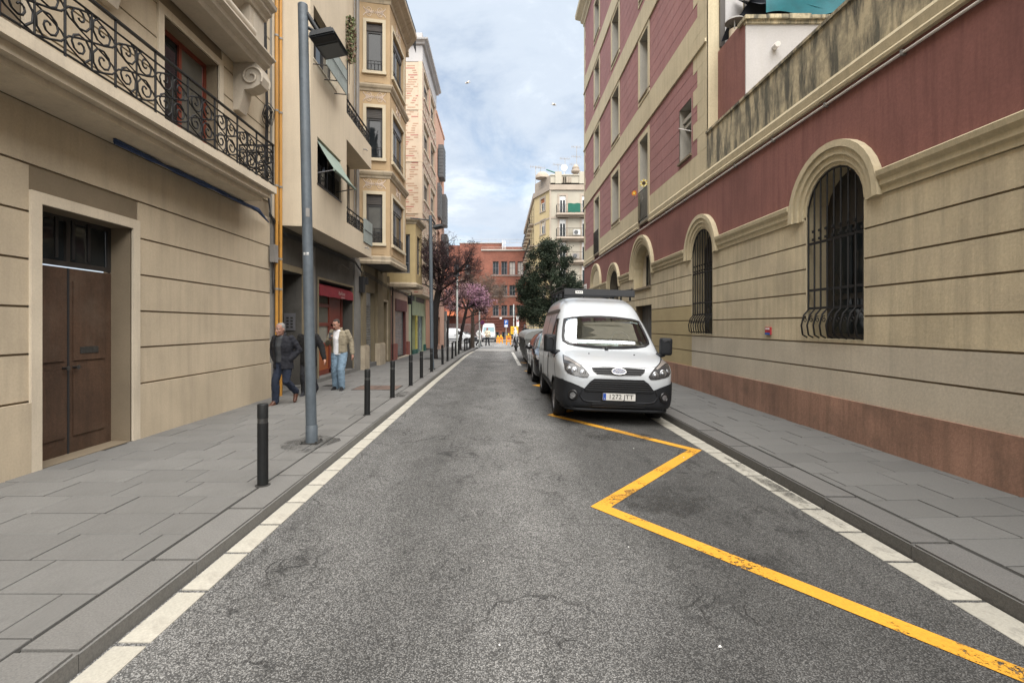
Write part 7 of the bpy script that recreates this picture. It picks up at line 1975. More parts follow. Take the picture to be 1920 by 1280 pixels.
M_CARGLASS = mat('dark_car_glass', (0.012, 0.015, 0.017), 0.03, 0, 1, 0, 1, spec=0.9, coat=0.6)
M_CARGLASS_LT = mat('pale_car_glass', (0.10, 0.165, 0.185), 0.2, 0.15, 1, 0, 1, spec=0.3)
M_VANFAR = mat('white_far_vehicle_paint', (0.40, 0.41, 0.42), 0.4, 0.08, 1, 0.03, 20)

def cr(a, b, c, d, t): return 0.5*((2*b)+(-a+c)*t+(2*a-5*b+4*c-d)*t*t+(-a+3*b-3*c+d)*t**3)
def body_mesh(name, st, e=7, tum=(1.0, 2.27, 0.74), sub=3, mats=None, side_bulge=0.0):
    """closed loft of rounded-rectangle sections: st = (s, half width, z bottom, z top)."""
    S = []
    for i in range(len(st)-1):
        a, b, c, d = st[max(0,i-1)], st[i], st[i+1], st[min(len(st)-1,i+2)]
        for k in range(sub):
            t = k/sub
            if t == 0: S.append(b)
            else: S.append(tuple(b[j]+(c[j]-b[j])*t if (i == 0 or i == len(st)-2) else cr(a[j],b[j],c[j],d[j],t) if j else b[0]+(c[0]-b[0])*t for j in range(4)))
    S.append(st[-1])
    qs = [-0.955,-0.92,-0.86,-0.75,-0.5,-0.25,0,0.2,0.4,0.55,0.7,0.8,0.87,0.92,0.955]
    ps = [0.78,0.7,0.58,0.42,0.25,0.08]
    loop = [((1-abs(q)**e)**(1/e), q) for q in qs] + [(p, (1-p**e)**(1/e)) for p in ps]
    loop = loop + [(-x, z) for x, z in reversed(loop)] + [(-p, -(1-p**e)**(1/e)) for p in ps] + [(p, -(1-p**e)**(1/e)) for p in reversed(ps)]
    mb = MB(); n = len(loop); vs = []
    for (s, w, zb, zt) in S:
        zc, hz = (zb+zt)/2, (zt-zb)/2
        for x, z in loop:
            Z = zc+hz*z; f = 1.0
            if Z > tum[0]: 
                q = (Z-tum[0])/(tum[1]-tum[0]); f = 1-(1-tum[2])*(0.65*q+0.35*q*q)
            vs.append((w*x*f, s, Z))
    fs = [(i*n+k, i*n+(k+1)%n, (i+1)*n+(k+1)%n, (i+1)*n+k) for i in range(len(S)-1) for k in range(n)]
    mb.add(vs, fs, True)
    me_v = mb.v
    for i0, rev in ((0, False), ((len(S)-1)*n, True)):
        f = tuple(range(i0, i0+n)); mb.f.append(tuple(reversed(f)) if rev else f); mb.sm.append(True)
    me = mb.mesh(name, mats or [M_VANWHITE])
    me.set_sharp_from_angle(angle=R(50))
    return me
def evaluated(me, cutters, mats):
    """boolean-cut copy of a mesh."""
    for cme in cutters:
        cm = cme.materials[0]
        if cm.name not in [q.name for q in me.materials]: me.materials.append(cm)
        ix = [q.name for q in me.materials].index(cm.name)
        cme.materials.clear()
        for q in me.materials: cme.materials.append(q)
        for p in cme.polygons: p.material_index = ix
    o = bpy.data.objects.new('tmp', me); COL.objects.link(o); extra = []
    for cme in cutters:
        bm = bmesh.new(); bm.from_mesh(cme); bmesh.ops.remove_doubles(bm, verts=bm.verts, dist=1e-5); bmesh.ops.recalc_face_normals(bm, faces=bm.faces); bm.to_mesh(cme); bm.free()
        c = bpy.data.objects.new('tmpc', cme); COL.objects.link(c); extra.append(c)
        m = o.modifiers.new('b', 'BOOLEAN'); m.object = c; m.operation = 'DIFFERENCE'; m.solver = 'EXACT'
    dg = bpy.context.evaluated_depsgraph_get(); dg.update()
    out = bpy.data.meshes.new_from_object(o.evaluated_get(dg))
    for x in [o]+extra: bpy.data.objects.remove(x)
    out.set_sharp_from_angle(angle=R(40))
    return out
class Skin:
    """outlines projected on to a vehicle body."""
    def __init__(s, me): s.bvh = BVHTree.FromPolygons([v.co[:] for v in me.vertices], [p.vertices[:] for p in me.polygons])
    def ray(s, ax, a, b):
        if ax == 'front': o, d = Vector((a, -3, b)), Vector((0, 1, 0))
        elif ax == 'left': o, d = Vector((-4, a, b)), Vector((1, 0, 0))
        elif ax == 'right': o, d = Vector((4, a, b)), Vector((-1, 0, 0))
        elif ax == 'rear': o, d = Vector((a, 12, b)), Vector((0, -1, 0))
        else: o, d = Vector((a, b, 6)), Vector((0, 0, -1))
        h = s.bvh.ray_cast(o, d)
        if h[0] is None: return None
        n = h[1] if h[1].dot(d) < 0 else -h[1]
        return h[0], n
    def pt(s, ax, a, b, off=0.0):
        h = s.ray(ax, a, b)
        return None if h is None else h[0]+h[1]*off
    def patch(s, ax, poly, off, name, m, parent, X, step=0.06, smooth=True):
        bm = bmesh.new()
        bm.faces.new([bm.verts.new((p[0], p[1], 0)) for p in poly])
        lo = [min(p[i] for p in poly) for i in (0, 1)]; hi = [max(p[i] for p in poly) for i in (0, 1)]
        for i in (0, 1):
            k = math.ceil((hi[i]-lo[i])/step)
            for j in range(1, k):
                co = [0, 0, 0]; co[i] = lo[i]+(hi[i]-lo[i])*j/k; no = [0, 0, 0]; no[i] = 1
                bmesh.ops.bisect_plane(bm, geom=bm.verts[:]+bm.edges[:]+bm.faces[:], plane_co=co, plane_no=no)
        bmesh.ops.triangulate(bm, faces=[f for f in bm.faces if len(f.verts) > 4])
        dead = []
        for v in bm.verts:
            h = s.ray(ax, v.co.x, v.co.y)
            if h is None: dead.append(v)
            else: v.co = X @ (h[0]+h[1]*off)
        bmesh.ops.delete(bm, geom=dead, context='VERTS')
        me = bpy.data.meshes.new(name)
        bm.normal_update(); nrm = Vector((0,0,0)); ctr = Vector((0,0,0))
        for f in bm.faces: nrm += f.normal*f.calc_area(); f.smooth = smooth
        want = X.to_3x3() @ Vector({'front': (0,-1,0), 'left': (-1,0,0), 'right': (1,0,0), 'rear': (0,1,0)}.get(ax, (0,0,1)))
        if nrm.dot(want) < 0: bmesh.ops.reverse_faces(bm, faces=bm.faces)
        bm.to_mesh(me); bm.free(); me.materials.append(m)
        return link(name, me, parent)
    def line(s, ax, pts, r, name, m, parent, X, off=0.0, closed=False, n=6, dens=0.05, mb=None):
        out = []; P = list(pts)+([pts[0]] if closed else [])
        for a, b in zip(P[:-1], P[1:]):
            L = math.hypot(b[0]-a[0], b[1]-a[1]); k = max(1, int(L/dens))
            for i in range(k):
                q = s.pt(ax, a[0]+(b[0]-a[0])*i/k, a[1]+(b[1]-a[1])*i/k, off)
                if q is not None: out.append(X @ q)
        if not closed:
            q = s.pt(ax, *P[-1], off)
            if q is not None: out.append(X @ q)
        own = mb is None; mb = mb or MB(); mb.tube(out, r, n, closed=closed)
        if own: return mb.build(name, m, parent)
def mir(poly): return [(-x, z) for x, z in reversed(poly)]
def wheel(parent, X, c, r, w, side, spokes=5):
    """wheel > tyre, rim. side +1 shows its face to +x."""
    t = MB(); h = w/2
    prof = [(r*0.62, -h*0.9), (r*0.72, -h), (r*0.93, -h), (r*0.985, -h*0.8), (r, -h*0.5), (r, h*0.5), (r*0.985, h*0.8), (r*0.93, h), (r*0.72, h), (r*0.62, h*0.9)]
    t.lathe(c, prof, 28, axis='x', caps=False)
    for q in (-0.3, 0.0, 0.3): t.lathe(c, [(r*1.003, q*w-0.008), (r*0.975, q*w-0.006), (r*0.975, q*w+0.006), (r*1.003, q*w+0.008)], 28, axis='x', caps=False)
    t.v = [tuple(X @ Vector(v)) for v in t.v]; ty = t.build('wheel', M_TYRE, parent)
    m = MB(); x0 = side*h*0.75
    m.lathe(c, [(r*0.63, side*h*0.9), (r*0.60, side*h*0.55), (r*0.2, side*h*0.5), (r*0.16, side*h*0.85), (0.001, side*h*0.9)], 24, axis='x', caps=False)
    for k in range(spokes):
        a = 2*PI*k/spokes; e = Vector((0, math.cos(a), math.sin(a))); p = Vector((0, -math.sin(a), math.cos(a))); C = Vector(c)
        q = [C+e*r*0.15+p*r*0.07, C+e*r*0.15-p*r*0.07, C+e*r*0.6-p*r*0.11, C+e*r*0.6+p*r*0.11]
        m.add([v+Vector((side*h*0.78,0,0)) for v in q]+[v+Vector((side*h*0.5,0,0)) for v in q], [(0,1,2,3), (0,3,7,4), (1,5,6,2), (4,7,6,5)])
    m.v = [tuple(X @ Vector(v)) for v in m.v]; m.build('rim', M_RIM, ty)
    return ty

def white_van():
    X = Matrix.Translation((1.945, 8.1, zroad(1.97, 9)-0.005)) @ Matrix.Rotation(R(1.9), 4, 'Y') @ Matrix.Rotation(R(-0.4), 4, 'Z')
    t = thing('white_van', 'white high-roof panel van with black bumper and roof rack parked at the right kerb', 'van', X.translation)
    st = [(0.0,.62,.34,.74),(.02,.74,.30,.84),(.06,.83,.27,.93),(.12,.885,.26,1.0),(.22,.93,.25,1.055),(.38,.962,.25,1.10),(.6,.978,.25,1.145),(.86,.985,.25,1.195),(.93,.985,.25,1.225),(1.15,.985,.25,1.405),(1.4,.985,.25,1.62),(1.64,.985,.25,1.825),(1.74,.985,.25,1.905),(1.88,.985,.25,2.03),(2.05,.985,.25,2.15),(2.3,.985,.25,2.225),(2.7,.985,.25,2.26),(3.6,.985,.25,2.28),(4.5,.98,.25,2.27),(4.85,.965,.27,2.24),(4.95,.93,.30,2.17)]
    base = body_mesh('body', st, e=7.5, tum=(1.0, 2.27, 0.735))
    sk = Skin(base)
    ws = [(-.735,1.765),(-.60,1.80),(-.3,1.832),(0,1.842),(.3,1.832),(.60,1.80),(.735,1.765),(.775,1.60),(.805,1.42),(.80,1.345),(.72,1.295),(.55,1.262),(.3,1.24),(0,1.232),(-.3,1.24),(-.55,1.262),(-.72,1.295),(-.80,1.345),(-.805,1.42),(-.775,1.60)]
    cut = []
    mb = MB(); k = 0.965; cz = 1.55
    pl = [(x*k, cz+(z-cz)*0.94) for x, z in ws]
    mb.extrude_poly(pl, lambda p: (p[0], -0.5, p[1]), lambda p: (p[0], 1.72, p[1])); cut.append(mb.mesh('c', M_CABIN))
    for s0 in (0.94, 3.87):
        mb = MB(); mb.lathe((-2, s0, 0.33), [(0.395, 0), (0.395, 1.36)], 28, axis='x'); cut.append(mb.mesh('c', M_BLACKGLOSS))
        mb = MB(); mb.lathe((0.64, s0, 0.33), [(0.395, 0), (0.395, 1.36)], 28, axis='x'); cut.append(mb.mesh('c', M_BLACKGLOSS))
    me = evaluated(base, cut, None); me.name = 'body'; me.transform(X)
    link('body', me, t)
    # glass and its seal
    sk.patch('front', ws, 0.004, 'windscreen', M_SCREEN, t, X, 0.05)
    sk.line('front', ws, 0.013, 'windscreen_seal', M_BLACKGLOSS, t, X, 0.004, closed=True)
    inner = [(x*0.95, 1.545+(z-1.545)*0.90) for x, z in ws]
    mb = MB()   # black ceramic border
    for i in range(len(ws)):
        j = (i+1) % len(ws); q = [sk.pt('front', *p, 0.0055) for p in (ws[i], ws[j], inner[j], inner[i])]
        if all(v is not None for v in q): mb.quad(*[X @ v for v in q])
    mb.build('screen_border', M_BLACKGLOSS, t)
    # wipers
    for pts in ([(-.10,1.235),(-.42,1.252),(-.62,1.275)], [(.02,1.238),(.25,1.25),(.56,1.272)]):
        mb = MB(); sk.line('front', pts, 0.012, 'w', None, None, X, 0.03, mb=mb); sk.line('front', [(p[0]*0.96, p[1]+0.018) for p in pts], 0.006, 'w', None, None, X, 0.02, mb=mb); mb.build('wiper', M_BLACKPLASTIC, t)
    mb = MB(); q = X @ sk.pt('front', -.03, 1.225, 0.02); mb.lathe(tuple(q), [(0.035, -0.02), (0.03, 0.03), (0.001, 0.035)], 10); mb.build('wiper_pivot', M_BLACKPLASTIC, t)
    for x in (-.40, .40):
        mb = MB(); q = X @ sk.pt('top', x, 0.62, 0.0); mb.lathe(tuple(q), [(0.016, -0.01), (0.013, 0.012), (0.001, 0.016)], 8); mb.build('washer_jet', M_BLACKGLOSS, t)
    # bonnet shut line and door lines
    sk.line('front', [(-.62,.99),(-.45,.972),(0,.962),(.45,.972),(.62,.99)], 0.004, 'bonnet_gap', M_BLACKGLOSS, t, X, 0.0)
    for ax in ('left', 'right'):
        mb = MB()
        for pts in ([(.80,1.10),(.74,.85),(.62,.72)], [(1.98,.42),(2.0,1.0),(1.98,1.9)], [(1.42,.42),(1.5,.34),(1.98,.36)], [(2.08,.42),(2.1,1.2),(2.08,1.9)], [(3.2,.42),(3.22,1.2),(3.2,1.9)], [(2.08,1.9),(3.2,1.9)], [(3.2,1.18),(4.8,1.18)]):
            sk.line(ax, pts, 0.005, 'g', None, None, X, 0.0, mb=mb)
        mb.build('door_gap', M_BLACKGLOSS, t)
        win = [(.92,1.075),(.99,1.05),(1.25,1.10),(1.9,1.12),(1.93,1.2),(1.91,1.74),(1.86,1.77),(1.74,1.765),(1.47,1.53),(1.17,1.27)]
        sk.patch(ax, win, 0.006, 'side_window', M_CARGLASS, t, X, 0.04)
        sk.line(ax, win, 0.012, 'window_seal', M_BLACKGLOSS, t, X, 0.003, closed=True)
        sk.patch(ax, [(1.9,1.915),(2.0,1.90),(4.75,1.90),(4.75,1.965),(1.98,1.97)], 0.012, 'roof_moulding', M_SHUT_BOX, t, X, 0.2)
        sk.patch(ax, [(1.38,.42),(3.42,.42),(3.42,.54),(1.36,.54)], 0.014, 'side_moulding', M_BLACKPLASTIC, t, X, 0.1)
        sk.patch(ax, [(1.62,1.0),(1.84,1.0),(1.84,1.06),(1.62,1.06)], 0.025, 'door_handle', M_BLACKPLASTIC, t, X, 0.1)
    # headlamps
    hl = [(.86,1.115),(.885,1.03),(.875,.90),(.83,.845),(.73,.815),(.60,.79),(.52,.79),(.49,.83),(.545,.905),(.62,.98),(.70,1.03),(.79,1.085)]
    for s_, name in ((1, 'r'), (-1, 'l')):
        P = hl if s_ > 0 else mir(hl)
        h = sk.patch('front', P, 0.010, 'headlamp', M_LAMPDARK, t, X, 0.04)
        f = lambda L: L if s_ > 0 else mir(L)
        sk.patch('front', f([(.85,1.10),(.868,1.04),(.80,1.03),(.72,.99),(.64,.945),(.62,.96),(.70,1.02),(.79,1.075)]), 0.014, 'indicator', M_LAMPAMBER, h, X, 0.04)
        for (cx_, cz_, rr) in ((.60,.86,.055),(.73,.89,.06),(.82,.92,.038)):
            mb = MB(); c = sk.pt('front', s_*cx_, cz_, 0.012)
            if c is None: continue
            n = sk.ray('front', s_*cx_, cz_)[1]; n = Vector((n.x*.5, n.y, n.z*.3)).normalized()
            ex = n.cross(Vector((0,0,1))).normalized(); ey = ex.cross(n); ring = [(rr, 0.0), (rr*0.9, 0.008), (rr*0.55, -0.004), (rr*0.3, 0.006), (0.001, 0.008)]
            vs = [X @ (c+(ex*math.cos(2*PI*k/16)+ey*math.sin(2*PI*k/16))*r_+n*h_) for r_, h_ in ring for k in range(16)]
            mb.add(vs, [(i*16+k, i*16+(k+1)%16, (i+1)*16+(k+1)%16, (i+1)*16+k) for i in range(4) for k in range(16)], True); mb.build('reflector', M_LAMPREFL, h)
        sk.line('front', P, 0.006, 'lamp_seal', M_BLACKGLOSS, h, X, 0.004, closed=True)
        # fog lamps
        mb = MB(); c = sk.pt('front', s_*.74, .50, 0.03); n = Vector((s_*0.35, -1, 0)).normalized(); ex = n.cross(Vector((0,0,1))).normalized(); ey = ex.cross(n)
        ring = [(0.085, -0.02), (0.08, 0.012), (0.055, 0.008), (0.05, -0.006), (0.03, 0.0), (0.001, 0.004)]
        vs = [X @ (c+(ex*math.cos(2*PI*k/18)+ey*math.sin(2*PI*k/18))*r_+n*h_) for r_, h_ in ring for k in range(18)]
        mb.add(vs, [(i*18+k, i*18+(k+1)%18, (i+1)*18+(k+1)%18, (i+1)*18+k) for i in range(5) for k in range(18)], True); fg = mb.build('fog_lamp', M_BLACKGLOSS, t)
        mb = MB(); vs = [X @ (c+(ex*math.cos(2*PI*k/14)+ey*math.sin(2*PI*k/14))*0.046+n*0.004) for k in range(14)]; mb.poly(vs); mb.build('lens', M_LAMPREFL, fg)
    # bumper: lower black shell, deeper along the lip
    bp = [(-.98,.74),(-.90,.735),(-.78,.70),(-.66,.655),(-.57,.615),(.57,.615),(.66,.655),(.78,.70),(.90,.735),(.98,.74),(.985,.30),(.9,.262),(.5,.262),(-.5,.262),(-.9,.262),(-.985,.30)]
    bump = sk.patch('front', bp, 0.016, 'bumper', M_BLACKPLASTIC, t, X, 0.05)
    for ax in ('left', 'right'): sk.patch(ax, [(.10,.29),(.53,.29),(.56,.5),(.62,.68),(.50,.735),(.12,.74)], 0.015, 'bumper_corner', M_BLACKPLASTIC, t, X, 0.06)
    sk.line('front', [(-.93,.285),(-.6,.278),(0,.276),(.6,.278),(.93,.285)], 0.03, 'bumper_lip', M_BLACKPLASTIC, t, X, 0.02, n=8)
    sk.line('front', [(-.60,.60),(-.64,.50),(-.58,.42),(-.5,.40),(.5,.40),(.58,.42),(.64,.50),(.60,.60)], 0.016, 'bumper_ridge', M_BLACKPLASTIC, t, X, 0.016, n=6)
    sk.patch('front', [(-.46,.40),(.46,.40),(.42,.315),(-.42,.315)], 0.022, 'lower_intake', M_GRILLE, t, X, 0.06)
    mb = MB()
    for z in (.337, .36, .383): sk.line('front', [(-.43,z),(0,z),(.43,z)], 0.006, 'g', None, None, X, 0.026, mb=mb)
    mb.build('intake_slat', M_BLACKPLASTIC, t)
    # grilles with proud slats
    ug = [(-.445,.95),(-.2,.958),(0,.96),(.2,.958),(.445,.95),(.425,.895),(.36,.842),(0,.832),(-.36,.842),(-.425,.895)]
    g = sk.patch('front', ug, 0.006, 'upper_grille', M_GRILLE, t, X, 0.05)
    for z, w in ((.93,.42),(.898,.40),(.866,.36)): sk.line('front', [(-w,z),(0,z+.004),(w,z)], 0.009, 'slat', M_BLACKPLASTIC, g, X, 0.012)
    lg = [(-.40,.765),(.40,.765),(.47,.72),(.565,.60),(.545,.575),(-.545,.575),(-.565,.60),(-.47,.72)]
    g = sk.patch('front', lg, 0.022, 'lower_grille', M_GRILLE, t, X, 0.05)
    for z, w in ((.735,.44),(.70,.475),(.665,.505),(.63,.53),(.597,.55)): sk.line('front', [(-w,z),(0,z),(w,z)], 0.010, 'slat', M_BLACKPLASTIC, g, X, 0.028)
    sk.line('front', lg, 0.012, 'grille_frame', M_BLACKPLASTIC, g, X, 0.022, closed=True)
    # badge
    def oval(a, b, cz): return [(a*math.cos(2*PI*k/28), cz+b*math.sin(2*PI*k/28)) for k in range(28)]
    bd = sk.patch('front', oval(.118,.047,.893), 0.026, 'badge', M_BADGE, t, X, 0.05)
    sk.line('front', oval(.118,.047,.893), 0.007, 'badge_ring', M_CHROME, bd, X, 0.026, closed=True, dens=0.02)
    c = X @ sk.pt('front', 0, .893, 0.031); rt = (X.to_3x3() @ Vector((1,0,0))); up = (X.to_3x3() @ Vector((0,0,1)))
    put_text('lettering', 'Ford', 0.078, M_PLATE, (rt, up), c+Vector((0,-0.002,-0.004)), bd, shear=0.35, depth=0.001)
    # number plate
    c = sk.pt('front', 0, .49, 0.035); y0 = c.y-0.012
    def pbox(a, b, m, name, par, y):
        mb = MB(); mb.box((a[0], y, a[1]), (b[0], y+0.012, b[1])); mb.v = [tuple(X @ Vector(v)) for v in mb.v]; return mb.build(name, m, par)
    npl = pbox((-.265,.435), (.265,.548), M_PLATE, 'number_plate', t, y0)
    pbox((-.262,.438), (-.215,.545), M_EU, 'blue_strip', npl, y0-0.003)
    put_text('lettering', '1272 JTT', 0.107, M_BLACKGLOSS, (rt, up), X @ Vector((.028, y0-0.004, .492)), npl, depth=0.001, space=1.02)
    put_text('lettering', 'E', 0.035, M_PLATE, (rt, up), X @ Vector((-.239, y0-0.006, .458)), npl, depth=0.001)
    pbox((-.285,.42), (.285,.56), M_BLACKGLOSS, 'plate_holder', t, y0+0.013)
    # mirrors
    for s_ in (-1, 1):
        bm = bmesh.new(); bmesh.ops.create_cube(bm, size=1); bmesh.ops.scale(bm, vec=(.23,.16,.33), verts=bm.verts)
        for v in bm.verts:
            if v.co.y < 0: v.co.x *= .86; v.co.z *= .92
        bmesh.ops.bevel(bm, geom=list(bm.edges), offset=0.045, segments=3, affect='EDGES', profile=0.6)
        bmesh.ops.transform(bm, matrix=X @ Matrix.Translation((s_*1.06,.93,1.31)) @ Matrix.Rotation(R(-8*s_), 4, 'Z'), verts=bm.verts)
        me = bpy.data.meshes.new('mirror'); 
        for f in bm.faces: f.smooth = True
        bm.to_mesh(me); bm.free(); me.materials.append(M_BLACKPLASTIC); mi = link('mirror', me, t)
        mb = MB(); mb.tube([X @ Vector(p) for p in ((s_*.84,.95,1.13), (s_*.95,.95,1.14), (s_*1.04,.94,1.17))], [0.055,0.05,0.04], 8); mb.build('mirror_arm', M_BLACKPLASTIC, mi)
        mb = MB(); mb.tube([X @ Vector((s_*1.06-.06*1, .843, 1.40)), X @ Vector((s_*1.06+.02, .84, 1.42)), X @ Vector((s_*1.06+.06, .843, 1.36)), X @ Vector((s_*1.06+.05, .845, 1.2))], 0.008, 5); mb.build('mirror_seam', M_BLACKGLOSS, mi)
        mb = MB(); mb.cbox((s_*1.06, .845+.17, 1.31), (.17,.012,.26)); mb.v = [tuple(X @ Vector(v)) for v in mb.v]; mb.build('mirror_glass', M_CARGLASS, mi)
    # wheels
    for s0 in (0.94, 3.87):
        for s_ in (-1, 1): wheel(t, X, (s_*0.86, s0, 0.322), 0.328, 0.215, s_)
    # black pan closing the underside
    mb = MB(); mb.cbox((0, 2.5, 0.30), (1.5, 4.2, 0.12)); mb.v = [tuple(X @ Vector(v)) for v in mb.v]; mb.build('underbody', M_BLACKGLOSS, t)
    # roof rack: front spoiler bar with plate, side rails, rollers
    mb = MB(); mb.cbox((0.02, 2.02, 2.335), (1.44, 0.045, 0.135), Matrix.Rotation(R(-20), 3, 'X')); mb.v = [tuple(X @ Vector(v)) for v in mb.v]; rk = mb.build('roof_rack', M_BLACKPLASTIC, t)
    for s_ in (-1, 1):
        mb = MB(); mb.tube([X @ Vector((s_*.70, 2.05, 2.36)), X @ Vector((s_*.70, 4.6, 2.40))], 0.03, 6); mb.tube([X @ Vector((s_*.72, 2.05, 2.43)), X @ Vector((s_*.74, 3.0, 2.47)), X @ Vector((s_*.74, 4.6, 2.47))], 0.012, 5)
        for y in (2.2, 3.0, 3.8, 4.5): mb.tube([X @ Vector((s_*.70, y, 2.20)), X @ Vector((s_*.70, y, 2.38))], 0.022, 5); mb.tube([X @ Vector((s_*.71, y, 2.38)), X @ Vector((s_*.735, y, 2.465))], 0.012, 5)
        mb.build('side_rail', M_BLACKPLASTIC, rk)
    for y in (2.5, 3.2, 3.9, 4.6):
        mb = MB(); mb.tube([X @ Vector((-.70, y, 2.375)), X @ Vector((.70, y, 2.375))], 0.022, 6); mb.build('cross_bar', M_BLACKPLASTIC, rk)
    mb = MB(); mb.cbox((-.40, 1.985, 2.33), (.15, 0.008, 0.06), Matrix.Rotation(R(-20), 3, 'X')); mb.v = [tuple(X @ Vector(v)) for v in mb.v]; mb.build('rack_badge', M_PLATE, rk)
    mb = MB()
    for k in range(3): mb.lathe(tuple(X @ Vector((-.44+.04*k, 1.978, 2.33))), [(0.016, 0), (0.016, 0.004)], 10, axis='y')
    mb.build('badge_letter', M_BLACKGLOSS, rk)
    # cabin: dash top, wheel, seats
    mb = MB(); mb.cbox((0, 1.30, 1.262), (1.35, 0.55, 0.02)); mb.v = [tuple(X @ Vector(v)) for v in mb.v]; mb.build('dashboard', M_CABIN, t)
    mb = MB(); c = Vector((.38, 1.58, 1.37)); mb.tube([X @ (c+Vector((.18*math.cos(a), .08*math.sin(a), .17*math.sin(a)))) for a in [2*PI*k/24 for k in range(24)]], 0.016, 6, closed=True)
    mb.tube([X @ c, X @ (c+Vector((0,-.1,-.12)))], 0.04, 6); mb.build('steering_wheel', M_BLACKGLOSS, t)
    # things left on the dashboard
    r = random.Random(12)
    pa = [flat('white_paper', (0.72, 0.74, 0.72), 0.8), flat('pale_blue_paper', (0.50, 0.62, 0.62), 0.8), flat('red_folder', (0.42, 0.05, 0.05), 0.7)]
    labs = ['red folder on the dashboard at the near corner of the screen', 'white papers heaped on the dashboard left of centre', 'pale blue papers heaped on the dashboard', 'white papers on the dashboard near the centre', 'folded white sheet on the dashboard by the wiper', 'pale sheet standing against the screen']
    for i, (x, s_, w, d, m, h) in enumerate(((-.52,1.12,.30,.18,2,.02), (-.42,1.20,.22,.2,0,.07), (-.28,1.22,.20,.2,1,.09), (-.12,1.22,.24,.2,0,.08), (.05,1.18,.18,.14,0,.05), (.16,1.12,.10,.1,1,.03))):
        q = thing('papers', labs[i], 'papers', X @ Vector((x, s_, 1.275)), 'papers on the van dashboard')
        for k in range(4):
            mb = MB(); rot = Matrix.Rotation(r.uniform(-.5,.5), 3, 'Z') @ Matrix.Rotation(r.uniform(.1,.6), 3, 'X'); mb.cbox((x+r.uniform(-.03,.03), s_+r.uniform(-.03,.03), 1.285+h*k/4), (w*r.uniform(.6,1), d*.8, 0.006), rot); mb.v = [tuple(X @ Vector(v)) for v in mb.v]; mb.build('sheet', pa[m] if k % 3 else pa[(m+ (0 if m == 2 else 1)) % 2 if m != 2 else 2], q)
    q = sk.patch('front', [(-.66+.035*math.cos(2*PI*k/16), 1.395+.035*math.sin(2*PI*k/16)) for k in range(16)], -0.004, 'screen_sticker', flat('green_sticker', (0.55, 0.62, 0.25), 0.6), t, X, 0.05)
    sk.patch('front', [(.55,1.755),(.70,1.73),(.70,1.715),(.55,1.74)], -0.004, 'screen_sticker', pa[0], t, X, 0.05)
    sk.patch('front', [(-.66,1.745),(-.55,1.765),(-.55,1.745),(-.66,1.725)], -0.004, 'screen_sticker', flat('teal_sticker', (0.2, 0.5, 0.4), 0.6), t, X, 0.05)
white_van()

